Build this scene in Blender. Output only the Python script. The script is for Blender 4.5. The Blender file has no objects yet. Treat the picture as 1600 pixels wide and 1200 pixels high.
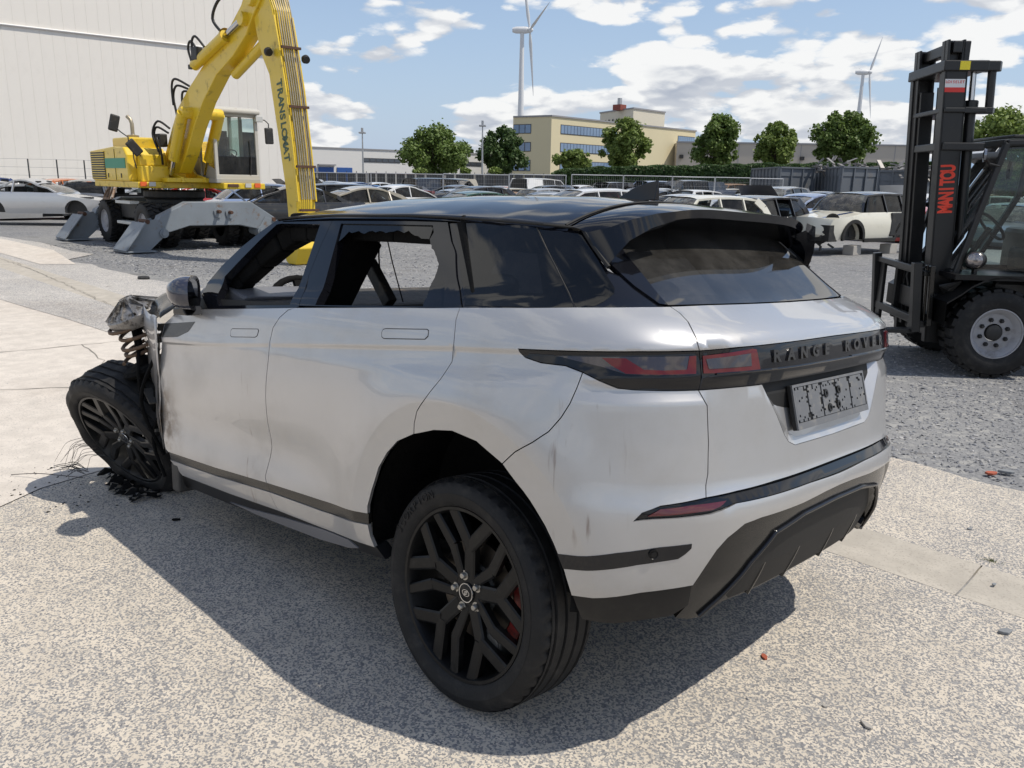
import bpy, bmesh, math, random
from math import sin, cos, pi, radians, sqrt, atan2, hypot
from mathutils import Vector, Matrix, noise
from mathutils.geometry import delaunay_2d_cdt
random.seed(7)
SC = bpy.context.scene
COL = SC.collection

# ------------------------------------------------------------ camera
CAM_POS = Vector((-1.7921, 2.5467, 1.6622)); YAW, PITCH, ROLL, FPX = -0.80533, 0.2395, 0.0176, 1298.68
_d = Vector((cos(YAW)*cos(PITCH), sin(YAW)*cos(PITCH), -sin(PITCH)))
_r = Vector((sin(YAW), -cos(YAW), 0)); _u = _r.cross(_d)
CR = _r*cos(ROLL)+_u*sin(ROLL); CU = -_r*sin(ROLL)+_u*cos(ROLL)
camd = bpy.data.cameras.new('camera'); cam = bpy.data.objects.new('camera', camd); COL.objects.link(cam)
cam.matrix_world = Matrix(((CR.x, CU.x, -_d.x, CAM_POS.x), (CR.y, CU.y, -_d.y, CAM_POS.y), (CR.z, CU.z, -_d.z, CAM_POS.z), (0, 0, 0, 1)))
camd.sensor_width = 36; camd.lens = 36*FPX/1600; camd.clip_start = .05; camd.clip_end = 6000
SC.camera = cam

# ------------------------------------------------------------ sun, sky, exposure
SUN_DIR = Vector((-.473, -.321, 1.0)).normalized()
sl = bpy.data.lights.new('sun', 'SUN'); sl.energy = SUN_E = 3.7; sl.angle = radians(.55); sl.color = (1.0, .93, .82)
so = bpy.data.objects.new('sun', sl); COL.objects.link(so)
so.rotation_euler = (-SUN_DIR).to_track_quat('-Z', 'Y').to_euler(); so.location = (-10, -8, 25)

w = bpy.data.worlds.new('World'); SC.world = w; w.use_nodes = True
nt = w.node_tree; nt.nodes.clear(); N = nt.nodes.new; L = nt.links.new
def wmath(op, a, b=None, c=None, clamp=False):
    n = N('ShaderNodeMath'); n.operation = op; n.use_clamp = clamp
    for i, v in enumerate((a, b, c)):
        if v is None: continue
        if isinstance(v, (int, float)): n.inputs[i].default_value = v
        else: L(v, n.inputs[i])
    return n.outputs[0]
sky = N('ShaderNodeTexSky'); sky.sky_type = 'NISHITA'; sky.sun_disc = False
sky.sun_elevation = math.asin(SUN_DIR.z); sky.sun_rotation = atan2(SUN_DIR.x, SUN_DIR.y)
sky.air_density = 1.0; sky.dust_density = .25; sky.ozone_density = 2.2; sky.altitude = 50
tc = N('ShaderNodeTexCoord')
sep = N('ShaderNodeSeparateXYZ'); L(tc.outputs['Generated'], sep.inputs[0])
zc0 = wmath('MAXIMUM', sep.outputs['Z'], 0.0)
inv = wmath('DIVIDE', 1.0, wmath('ADD', zc0, .30))
def skyvec(dz, off):
    cb = N('ShaderNodeCombineXYZ'); L(wmath('MULTIPLY', sep.outputs['X'], inv), cb.inputs[0]); L(wmath('MULTIPLY', sep.outputs['Y'], inv), cb.inputs[1])
    L(wmath('MULTIPLY', wmath('ADD', wmath('POWER', zc0, .9), dz), 3.0), cb.inputs[2])
    ad = N('ShaderNodeVectorMath'); ad.operation = 'ADD'; L(cb.outputs[0], ad.inputs[0]); ad.inputs[1].default_value = off; return ad.outputs[0]
def cloud_field(dz, off=(9.2, 4.4, 1.7)):
    v = skyvec(dz, off)
    n = N('ShaderNodeTexNoise'); n.inputs['Scale'].default_value = 2.1; n.inputs['Detail'].default_value = 3.0; n.inputs['Roughness'].default_value = .5; L(v, n.inputs['Vector'])
    out = n.outputs['Fac']
    fn = N('ShaderNodeTexNoise'); fn.inputs['Scale'].default_value = 9; fn.inputs['Detail'].default_value = 5; fn.inputs['Roughness'].default_value = .62; L(v, fn.inputs['Vector'])
    mv = N('ShaderNodeMix'); mv.data_type = 'VECTOR'; mv.inputs['Factor'].default_value = .10; L(v, mv.inputs['A']); L(fn.outputs['Color'], mv.inputs['B'])
    for sc_, am in ((6.0, .11), (15.0, .07)):
        vo = N('ShaderNodeTexVoronoi'); vo.inputs['Scale'].default_value = sc_; L(mv.outputs['Result'], vo.inputs['Vector'])
        out = wmath('ADD', out, wmath('MULTIPLY', wmath('SUBTRACT', .48, vo.outputs['Distance']), am*1.6))
    return wmath('ADD', out, wmath('MULTIPLY', wmath('SUBTRACT', fn.outputs['Fac'], .5), .10))
def ramp(src, lo, hi):
    m = N('ShaderNodeMapRange'); m.interpolation_type = 'SMOOTHSTEP'; L(src, m.inputs[0])
    m.inputs[1].default_value = lo; m.inputs[2].default_value = hi; return m.outputs[0]
n0 = cloud_field(0.0); n1 = cloud_field(.032)
zcl = zc0
hz = wmath('MULTIPLY', wmath('POWER', wmath('SUBTRACT', 1.0, zcl), 5.0), .095)        # more cloud towards the horizon
base = wmath('ADD', n0, hz)
dens = ramp(base, .500, .560)
lit = ramp(wmath('SUBTRACT', n0, n1), -.085, .085)                                       # tops bright, flat bases grey
thick = ramp(base, .58, .78)
lit2 = wmath('MULTIPLY_ADD', thick, -.42, wmath('MULTIPLY_ADD', lit, .95, .28), clamp=True)
mc = N('ShaderNodeMix'); mc.data_type = 'RGBA'; L(lit2, mc.inputs['Factor'])
mc.inputs['A'].default_value = (2.6, 2.85, 3.35, 1); mc.inputs['B'].default_value = (5.6, 5.6, 5.55, 1)
ms = N('ShaderNodeMix'); ms.data_type = 'RGBA'; L(wmath('MULTIPLY', dens, .95), ms.inputs['Factor'])
hm = N('ShaderNodeMix'); hm.data_type = 'RGBA'; L(wmath('MULTIPLY', wmath('POWER', wmath('SUBTRACT', 1.0, zcl), 4.0), .95), hm.inputs['Factor'])
tint = N('ShaderNodeMix'); tint.data_type = 'RGBA'; tint.blend_type = 'MULTIPLY'; tint.inputs['Factor'].default_value = 1.0; L(sky.outputs[0], tint.inputs['A']); tint.inputs['B'].default_value = (.92, .86, .82, 1)
L(tint.outputs['Result'], hm.inputs['A']); hm.inputs['B'].default_value = (2.3, 2.95, 4.1, 1)
L(hm.outputs['Result'], ms.inputs['A']); L(mc.outputs['Result'], ms.inputs['B'])
bg = N('ShaderNodeBackground'); bg.inputs['Strength'].default_value = .15
L(ms.outputs['Result'], bg.inputs['Color'])
w.cycles.sampling_method = 'MANUAL'; w.cycles.sample_map_resolution = 512
wo = N('ShaderNodeOutputWorld'); L(bg.outputs[0], wo.inputs[0])
vs = SC.view_settings; vs.view_transform = 'Standard'; vs.look = 'None'; vs.gamma = 1; vs.use_curve_mapping = False
vs.exposure = 0.18
SC.cycles.max_bounces = 8; SC.cycles.transparent_max_bounces = 16; SC.cycles.caustics_reflective = False; SC.cycles.caustics_refractive = False

# ------------------------------------------------------------ frame helpers: X = metres to the camera's right, D = metres ahead, over the ground
DH = Vector((cos(YAW), sin(YAW), 0)); RH = Vector((sin(YAW), -cos(YAW), 0))
def XD(X, D, z=0.0): return Vector((CAM_POS.x, CAM_POS.y, 0)) + RH*X + DH*D + Vector((0, 0, z))
VIEWROT = YAW - pi/2          # rotation of a frame whose local +y looks away from the camera

# ------------------------------------------------------------ materials
MATS = {}
def mk(name):
    m = bpy.data.materials.new(name); m.use_nodes = True; MATS[name] = m
    t = m.node_tree; b = t.nodes['Principled BSDF']; return m, t, b
def nnode(t, kind, **kw):
    n = t.nodes.new(kind)
    for k, v in kw.items():
        if k in n.inputs: n.inputs[k].default_value = v
        else: setattr(n, k, v)
    return n
def mix(t, fac, a, b, blend='MIX'):
    n = t.nodes.new('ShaderNodeMix'); n.data_type = 'RGBA'; n.blend_type = blend
    for key, v in (('Factor', fac), ('A', a), ('B', b)):
        if isinstance(v, (int, float)): n.inputs[key].default_value = v
        elif isinstance(v, tuple): n.inputs[key].default_value = v if len(v) == 4 else (*v, 1)
        else: t.links.new(v, n.inputs[key])
    return n.outputs['Result']
def rng(t, src, lo, hi, a=0.0, b=1.0, smooth=True):
    n = t.nodes.new('ShaderNodeMapRange'); t.links.new(src, n.inputs[0])
    if smooth: n.interpolation_type = 'SMOOTHSTEP'
    n.inputs[1].default_value = lo; n.inputs[2].default_value = hi; n.inputs[3].default_value = a; n.inputs[4].default_value = b
    return n.outputs[0]
def coords(t, kind='Object', scale=None):
    c = t.nodes.new('ShaderNodeTexCoord').outputs[kind]
    if scale:
        m = t.nodes.new('ShaderNodeMapping'); m.inputs['Scale'].default_value = scale; t.links.new(c, m.inputs[0]); c = m.outputs[0]
    return c
def tnoise(t, vec, scale, det=4.0, rough=.55, dist=0.0):
    n = nnode(t, 'ShaderNodeTexNoise', Scale=scale, Detail=det, Roughness=rough, Distortion=dist); t.links.new(vec, n.inputs['Vector']); return n.outputs['Fac']
def bump(t, b, h, strength=.3, dist=.01):
    n = nnode(t, 'ShaderNodeBump', Strength=strength, Distance=dist); t.links.new(h, n.inputs['Height']); t.links.new(n.outputs[0], b.inputs['Normal'])
def simple(name, col, rough=.5, metal=0.0, coat=0.0, var=0.0, vscale=3.0, dirt=None, dirt_lo=.5, dirt_hi=.75, dscale=6.0, bmp=0.0, bscale=40.0, spec=None, emis=None):
    m, t, b = mk(name); b.inputs['Roughness'].default_value = rough; b.inputs['Metallic'].default_value = metal
    b.inputs['Coat Weight'].default_value = coat; b.inputs['Coat Roughness'].default_value = .04
    if spec is not None: b.inputs['Specular IOR Level'].default_value = spec
    c = (*col, 1); out = None
    if var or dirt or bmp: v = coords(t)
    if var:
        out = mix(t, tnoise(t, v, vscale, 5), tuple(x*(1-var) for x in col), tuple(min(1, x*(1+var)) for x in col))
    if dirt:
        f = rng(t, tnoise(t, v, dscale, 8, .65), dirt_lo, dirt_hi)
        out = mix(t, f, out if out is not None else c, dirt)
        r2 = rng(t, f, 0, 1, rough, max(rough, .7)); t.links.new(r2, b.inputs['Roughness'])
        if coat: t.links.new(rng(t, f, 0, .6, coat, .1), b.inputs['Coat Weight'])
    if out is None: b.inputs['Base Color'].default_value = c
    else: t.links.new(out, b.inputs['Base Color'])
    if bmp: bump(t, b, tnoise(t, v, bscale, 5), bmp, .01)
    return m
def glassmat(name, tint, rough=.02, dust=0.0, ior=1.5):
    m = bpy.data.materials.new(name); m.use_nodes = True; MATS[name] = m; t = m.node_tree; t.nodes.clear()
    o = t.nodes.new('ShaderNodeOutputMaterial'); tr = nnode(t, 'ShaderNodeBsdfTransparent'); tr.inputs[0].default_value = (*tint, 1)
    gl = nnode(t, 'ShaderNodeBsdfGlossy'); gl.inputs['Roughness'].default_value = rough; gl.inputs[0].default_value = (1, 1, 1, 1)
    fr = nnode(t, 'ShaderNodeFresnel', IOR=ior); mx = t.nodes.new('ShaderNodeMixShader')
    t.links.new(fr.outputs[0], mx.inputs[0]); t.links.new(tr.outputs[0], mx.inputs[1]); t.links.new(gl.outputs[0], mx.inputs[2])
    last = mx.outputs[0]
    if dust:
        df = nnode(t, 'ShaderNodeBsdfDiffuse'); df.inputs[0].default_value = (.42, .40, .37, 1)
        m2 = t.nodes.new('ShaderNodeMixShader'); v = coords(t)
        t.links.new(rng(t, tnoise(t, v, 5, 8, .7), .35, .85, dust*.25, dust), m2.inputs[0])
        t.links.new(last, m2.inputs[1]); t.links.new(df.outputs[0], m2.inputs[2]); last = m2.outputs[0]
    t.links.new(last, o.inputs[0]); return m

# ------------------------------------------------------------ mesh helpers
class MB:
    def __init__(s): s.v = []; s.f = []
    def add(s, vs, fs):
        o = len(s.v); s.v += [tuple(p) for p in vs]; s.f += [tuple(i+o for i in f) for f in fs]; return s
    def box(s, a, b, M=None):
        (x0, y0, z0), (x1, y1, z1) = a, b
        vs = [Vector(p) for p in ((x0, y0, z0), (x1, y0, z0), (x1, y1, z0), (x0, y1, z0), (x0, y0, z1), (x1, y0, z1), (x1, y1, z1), (x0, y1, z1))]
        if M is not None: vs = [M @ p for p in vs]
        return s.add(vs, [(0, 3, 2, 1), (4, 5, 6, 7), (0, 1, 5, 4), (1, 2, 6, 5), (2, 3, 7, 6), (3, 0, 4, 7)])
    def hose(s, pts, r, n=7, sub=5):
        P = [Vector(p) for p in pts]; out = []
        for i in range(len(P)-1):
            a, b, c, d = P[max(i-1, 0)], P[i], P[i+1], P[min(i+2, len(P)-1)]
            for k in range(sub):
                t = k/sub; out.append(.5*((2*b)+(c-a)*t+(2*a-5*b+4*c-d)*t*t+(3*b-a-3*c+d)*t**3))
        out.append(P[-1]); return s.tube(out, r, n)
    def bar(s, p, q, w, h, up=(0, 0, 1)):
        p, q = Vector(p), Vector(q); d = q-p; l = d.length; d.normalize(); u = Vector(up)
        if abs(d.dot(u)) > .98: u = Vector((1, 0, 0))
        a = d.cross(u).normalized(); c = a.cross(d)
        M = Matrix(((d.x, a.x, c.x, p.x), (d.y, a.y, c.y, p.y), (d.z, a.z, c.z, p.z), (0, 0, 0, 1)))
        return s.box((0, -w/2, -h/2), (l, w/2, h/2), M)
    def tube(s, pts, r, n=10, caps=True, radii=None):
        pts = [Vector(p) for p in pts]; o = len(s.v); prev = None
        for i, p in enumerate(pts):
            d = (pts[min(i+1, len(pts)-1)]-pts[max(i-1, 0)]).normalized()
            if prev is None:
                u = Vector((0, 0, 1)) if abs(d.z) < .9 else Vector((1, 0, 0)); a = d.cross(u).normalized()
            else:
                a = (prev - d*prev.dot(d)).normalized()
            prev = a; c = a.cross(d); rr = radii[i] if radii else r
            for k in range(n):
                t = 2*pi*k/n; s.v.append(tuple(p + a*(rr*cos(t)) + c*(rr*sin(t))))
        for i in range(len(pts)-1):
            for k in range(n):
                k2 = (k+1) % n; s.f.append((o+i*n+k, o+i*n+k2, o+(i+1)*n+k2, o+(i+1)*n+k))
        if caps:
            s.f.append(tuple(o+k for k in range(n))); s.f.append(tuple(o+(len(pts)-1)*n+k for k in reversed(range(n))))
        return s
    def lathe(s, prof, n=32, M=None, close=False):
        # prof: (r, h) pairs, axis = local z
        o = len(s.v)
        for (r, h) in prof:
            for k in range(n):
                t = 2*pi*k/n; p = Vector((r*cos(t), r*sin(t), h)); s.v.append(tuple(M @ p if M is not None else p))
        m = len(prof)
        for i in range(m if close else m-1):
            j = (i+1) % m
            for k in range(n):
                k2 = (k+1) % n; s.f.append((o+i*n+k, o+i*n+k2, o+j*n+k2, o+j*n+k))
        return s
    def prism(s, poly, h0, h1, M=None):
        # poly in local xy, extruded along local z
        n = len(poly); vs = [Vector((x, y, h0)) for x, y in poly]+[Vector((x, y, h1)) for x, y in poly]
        if M is not None: vs = [M @ p for p in vs]
        return s.add(vs, [tuple(reversed(range(n))), tuple(range(n, 2*n))]+[(i, (i+1) % n, n+(i+1) % n, n+i) for i in range(n)])
    def mesh(s, name, smooth=False):
        me = bpy.data.meshes.new(name); me.from_pydata(s.v, [], s.f); me.update()
        bm = bmesh.new(); bm.from_mesh(me); bmesh.ops.recalc_face_normals(bm, faces=bm.faces); bm.to_mesh(me); bm.free()
        if smooth: me.polygons.foreach_set('use_smooth', [True]*len(me.polygons))
        return me
def link(name, me, mat=None, parent=None, loc=None, rot=None, smooth_angle=None, bev=None, label=None):
    o = bpy.data.objects.new(name, me); COL.objects.link(o)
    if mat is not None and (not me.materials): me.materials.append(MATS[mat] if isinstance(mat, str) else mat)
    if parent is not None: o.parent = parent
    if loc is not None: o.location = loc
    if rot is not None: o.rotation_euler = rot
    if smooth_angle is not None and hasattr(me, 'set_sharp_from_angle'):
        me.polygons.foreach_set('use_smooth', [True]*len(me.polygons)); me.set_sharp_from_angle(angle=radians(smooth_angle))
    if bev:
        b = o.modifiers.new('b', 'BEVEL'); b.width = bev; b.segments = 2; b.limit_method = 'ANGLE'; b.angle_limit = radians(40)
    if label: o['label'] = label
    return o
def part(name, mb, mat, parent, **kw): return link(name, mb.mesh(name), mat, parent, **kw)
def thing(name, label, cat, loc=(0, 0, 0), rotz=0.0, group=None):
    o = bpy.data.objects.new(name, None); COL.objects.link(o); o.location = loc; o.rotation_euler = (0, 0, rotz)
    o.empty_display_size = .2; tag(o, label, cat, group); return o
def tag(o, label, cat, group=None, kind=None):
    if label: o['label'] = label
    if cat: o['category'] = cat
    if group: o['group'] = group
    if kind: o['kind'] = kind
    return o
def inpoly(x, y, P):
    c = False; j = len(P)-1
    for i in range(len(P)):
        xi, yi = P[i]; xj, yj = P[j]
        if (yi > y) != (yj > y) and x < (xj-xi)*(y-yi)/(yj-yi)+xi: c = not c
        j = i
    return c
def lerp_table(t, x):
    if x <= t[0][0]: return t[0][1]
    for (a, b), (c, d) in zip(t, t[1:]):
        if x <= c: return b+(d-b)*(x-a)/(c-a)
    return t[-1][1]
def sstep(a, b, x):
    t = max(0.0, min(1.0, (x-a)/(b-a))); return t*t*(3-2*t)
def textmesh(name, body, size, depth, mat, parent=None, align='CENTER', bold=0.0, spacing=1.0):
    cu = bpy.data.curves.new(name, 'FONT'); cu.body = body; cu.size = size; cu.extrude = depth; cu.align_x = align; cu.align_y = 'CENTER'
    cu.offset = bold; cu.space_character = spacing; cu.resolution_u = 3
    o = bpy.data.objects.new(name, cu); COL.objects.link(o); cu.materials.append(MATS[mat])
    if parent is not None: o.parent = parent
    return o

# ============================================================ MATERIALS
def car_paint():
    m, t, b = mk('silver_paint'); v = coords(t)
    b.inputs['Metallic'].default_value = .58; b.inputs['Coat Weight'].default_value = 1; b.inputs['Coat Roughness'].default_value = .02
    s = t.nodes.new('ShaderNodeSeparateXYZ'); t.links.new(v, s.inputs[0])
    def m_(op, a, b_, cl=False):
        n = t.nodes.new('ShaderNodeMath'); n.operation = op; n.use_clamp = cl
        for i, q in enumerate((a, b_)):
            if isinstance(q, (int, float)): n.inputs[i].default_value = q
            else: t.links.new(q, n.inputs[i])
        return n.outputs[0]
    film = rng(t, tnoise(t, v, 3.0, 8, .7), .40, .85, 0, .40)
    low = rng(t, s.outputs[2], .30, .75, .30, 0)                       # road film, heavier towards the sill
    film = m_('ADD', film, m_('MULTIPLY', low, tnoise(t, v, 9, 6, .7)), True)
    col = mix(t, film, (.475, .477, .482), (.35, .325, .29))
    # scorching along the torn front edge of the front door
    edge = rng(t, s.outputs[0], 1.86, 2.12); wob = rng(t, tnoise(t, v, 7, 6, .7), .35, .65)
    burn = m_('MULTIPLY', m_('MULTIPLY', edge, wob), rng(t, s.outputs[2], .98, .45, .25, 1.0), True)
    col = mix(t, burn, col, mix(t, tnoise(t, v, 25, 5), (.30, .20, .10), (.07, .05, .035)))
    # scuffs: long upright streaks on the corner of the bumper and on the doors
    sv = coords(t, 'Object', (1, 1, .12)); st = rng(t, tnoise(t, sv, 38, 3, .55), .575, .70)
    zone = m_('MULTIPLY', rng(t, s.outputs[0], -.62, -.50, 0, 1), rng(t, s.outputs[0], -.36, -.44, 0, 1)); zone = m_('MULTIPLY', m_('MULTIPLY', zone, .75), m_('MULTIPLY', rng(t, s.outputs[2], .98, .85, 0, 1), rng(t, s.outputs[2], .50, .60, 0, 1)))
    zone2 = m_('MULTIPLY', rng(t, s.outputs[0], 1.22, 1.26, 0, 1), rng(t, s.outputs[0], 1.36, 1.30, 0, 1)); zone2 = m_('MULTIPLY', zone2, rng(t, s.outputs[2], .90, .80, 0, 1))
    col = mix(t, m_('MULTIPLY', st, m_('MAXIMUM', zone, m_('MULTIPLY', zone2, .6)), True), col, (.16, .11, .09))
    t.links.new(col, b.inputs['Base Color'])
    t.links.new(rng(t, m_('MAXIMUM', film, burn), 0, .8, .36, .62), b.inputs['Roughness'])
    t.links.new(rng(t, m_('MAXIMUM', film, burn), 0, .8, 1, .15), b.inputs['Coat Weight'])
car_paint()
simple('gloss_black', (.006, .0065, .009), .07, dirt=(.06, .055, .048), dirt_lo=.62, dirt_hi=1.2, dscale=9)
simple('black_plastic', (.009, .009, .0095), .32, var=.2, spec=.3, dirt=(.055, .05, .043), dirt_lo=.5, dirt_hi=1.0, dscale=8)
simple('dark_grey_plastic', (.010, .0098, .009), .20, coat=.15, var=.15, dirt=(.05, .044, .035), dirt_lo=.55, dirt_hi=1.0, dscale=9)
simple('burnt_black', (.007, .007, .007), .85, spec=.12, var=.5, vscale=12, bmp=.6, bscale=30)
simple('charred_grey', (.05, .047, .043), .7, var=.6, vscale=9, bmp=.6, bscale=25, dirt=(.16, .12, .08), dirt_lo=.55, dirt_hi=.75, dscale=10)
simple('rubber', (.012, .012, .0125), .62, var=.25, vscale=15, spec=.3, dirt=(.045, .042, .038), dirt_lo=.45, dirt_hi=.85, dscale=14, bmp=.12, bscale=120)
simple('satin_black_alloy', (.007, .0072, .0075), .34, spec=.25, dirt=(.05, .047, .042), dirt_lo=.5, dirt_hi=1.0, dscale=25)
simple('chrome', (.62, .62, .62), .18, metal=1.0)
simple('nut_steel', (.40, .385, .35), .35, metal=.8)
simple('brake_disc', (.09, .08, .07), .4, metal=.9, var=.3, vscale=20)
simple('caliper_red', (.26, .016, .014), .45, dirt=(.06, .03, .025), dirt_lo=.4, dirt_hi=.7, dscale=30)
simple('caliper_grey', (.07, .068, .062), .5, var=.3)
simple('grey_glass_lens', (.026, .018, .020), .08, coat=1.0, var=.7, vscale=45)
simple('red_lens', (.095, .006, .008), .08, var=.35, vscale=30)
simple('dark_red_lens', (.085, .006, .008), .12, coat=1.0)
simple('seam_black', (.006, .006, .006), .7)
simple('letters_black', (.03, .031, .033), .28, metal=.4, coat=.6)
simple('plate_grey', (.125, .13, .14), .38, var=.1, dirt=(.24, .23, .21), dirt_lo=.5, dirt_hi=.8, dscale=30)
simple('cast_aluminium', (.30, .29, .28), .45, metal=.8, var=.35, vscale=18, dirt=(.04, .035, .03), dirt_lo=.45, dirt_hi=.62, dscale=16, bmp=.4, bscale=40)
simple('rusty_spring', (.12, .075, .045), .7, var=.5, vscale=20, bmp=.3, bscale=60)
simple('mirror_blue_black', (.03, .032, .05), .12, coat=1.0)
simple('mirror_glass', (.25, .26, .28), .05, metal=1.0)
simple('rain_deflector_grey', (.16, .16, .17), .4, var=.1)
glassmat('privacy_glass', (.010, .011, .014), .015, dust=.035)
glassmat('rear_glass', (.035, .036, .038), .02, dust=.12)
glassmat('clear_glass', (.62, .70, .68), .02, dust=.10)
glassmat('cab_glass', (.55, .68, .64), .02, dust=.13)
glassmat('windscreen_glass', (.30, .36, .36), .03, dust=.45)
glassmat('side_window_glass', (.16, .19, .20), .05, dust=.10, ior=1.28)
simple('excavator_yellow', (.72, .50, .022), .42, coat=.35, var=.1, vscale=1.2, dirt=(.14, .095, .035), dirt_lo=.54, dirt_hi=.78, dscale=4)
simple('excavator_green', (.03, .26, .15), .45)
simple('green_lettering', (.05, .10, .055), .5)
simple('outrigger_grey', (.19, .215, .24), .5, var=.25, vscale=2, dirt=(.15, .09, .05), dirt_lo=.56, dirt_hi=.74, dscale=4.5, bmp=.15)
simple('off_white_paint', (.47, .455, .41), .5, dirt=(.25, .18, .11), dirt_lo=.6, dirt_hi=.8, dscale=7)
simple('cab_grey', (.35, .35, .33), .5, dirt=(.2, .15, .09), dirt_lo=.6, dirt_hi=.8)
simple('machine_black', (.018, .018, .018), .55, var=.3, vscale=8, dirt=(.09, .08, .065), dirt_lo=.5, dirt_hi=.85, dscale=9)
simple('forklift_black', (.008, .0082, .0085), .42, coat=.10, var=.2, vscale=6, dirt=(.035, .033, .03), dirt_lo=.55, dirt_hi=1.0, dscale=11)
simple('headlamp_reflector', (.30, .28, .28), .18, metal=.85, var=.6, vscale=40)
simple('hose_black', (.012, .012, .012), .5)
simple('pipe_steel', (.38, .33, .24), .4, metal=.6, var=.3, vscale=5)
simple('rust', (.085, .042, .026), .85, var=.4, vscale=10)
simple('ram_chrome', (.55, .55, .56), .15, metal=1.0)
simple('wheel_grey', (.33, .33, .345), .45, dirt=(.15, .13, .11), dirt_lo=.5, dirt_hi=.8, dscale=6)
simple('lamp_orange', (.75, .12, .02), .3, coat=.6)
simple('lamp_clear', (.5, .5, .48), .15, coat=1.0)
simple('lamp_red', (.5, .01, .015), .25, coat=.8)
simple('label_yellow', (.75, .62, .03), .5)
simple('label_white', (.7, .7, .7), .5)
simple('label_red', (.65, .04, .03), .5)
simple('manitou_red', (.75, .05, .02), .45)
simple('reflector_white', (.55, .55, .52), .5)
simple('galvanised', (.42, .43, .44), .4, metal=.6, var=.1)
simple('turbine_white', (.62, .63, .64), .5)
simple('stone_grey', (.20, .21, .22), .85, var=.3, vscale=1.0)
simple('brick_red', (.35, .09, .05), .9)
simple('moss', (.10, .13, .04), .9)
simple('pale_block', (.36, .34, .31), .9, var=.2)
simple('dark_window', (.045, .055, .07), .08, coat=.6)
simple('blue_window', (.16, .24, .36), .1, coat=.5, var=.3, vscale=.5)
simple('window_frame_dark', (.05, .05, .055), .5)
simple('cream_render', (.60, .53, .35), .8, var=.05, vscale=.2)
simple('cream_render_copy', (.60, .53, .35), .8, var=.05, vscale=.2)  # same cream colour as cream_render, assigned to no part
simple('pale_cream', (.58, .54, .44), .8, var=.05, vscale=.2)
simple('warehouse_white', (.62, .61, .59), .7, var=.04, vscale=.2)
simple('warehouse_beige', (.42, .38, .33), .8, var=.06, vscale=.3)
simple('dock_blue', (.02, .08, .28), .5)
simple('roof_trim', (.25, .25, .26), .6)
simple('chimney_red', (.22, .06, .045), .8)
simple('big_wall_cladding', (.77, .735, .675), .6, var=.025, vscale=.15, dirt=(.58, .55, .49), dirt_lo=.5, dirt_hi=.95, dscale=.6)
simple('pipe_white', (.72, .71, .69), .5)
simple('skip_grey', (.13, .145, .165), .5, var=.12, vscale=.8, dirt=(.19, .17, .15), dirt_lo=.55, dirt_hi=.8, dscale=1.5)
simple('screen_fence_grey', (.045, .047, .05), .6, var=.3, vscale=.8)
simple('trunk_bark', (.09, .07, .05), .9, var=.3)
simple('scrap_metal', (.22, .21, .20), .5, metal=.3, var=.7, vscale=3)

def leaf_material(name, a, b, c=None):
    m, t, bs = mk(name); v = coords(t, 'Object')
    f = tnoise(t, v, .9, 4)
    col = mix(t, rng(t, f, .35, .65), a, b)
    r = t.nodes.new('ShaderNodeObjectInfo')
    g = t.nodes.new('ShaderNodeNewGeometry')
    col2 = mix(t, g.outputs['Random Per Island'], tuple(x*.65 for x in a), tuple(x*1.35 for x in b))
    col = mix(t, .55, col, col2)
    t.links.new(col, bs.inputs['Base Color']); bs.inputs['Roughness'].default_value = .55
    bs.inputs['Specular IOR Level'].default_value = .35
    # light passing through thin leaves
    tr = t.nodes.new('ShaderNodeBsdfTranslucent'); t.links.new(col, tr.inputs[0])
    mx = t.nodes.new('ShaderNodeMixShader'); mx.inputs[0].default_value = .3
    o = t.nodes['Material Output']; t.links.new(bs.outputs[0], mx.inputs[1]); t.links.new(tr.outputs[0], mx.inputs[2]); t.links.new(mx.outputs[0], o.inputs[0])
    return m
leaf_material('leaf_green', (.085, .14, .030), (.145, .21, .05))
leaf_material('leaf_dark', (.045, .09, .026), (.08, .13, .036))
leaf_material('leaf_light', (.125, .185, .038), (.20, .265, .065))
leaf_material('hedge_leaf', (.03, .07, .018), (.07, .12, .035))

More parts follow.
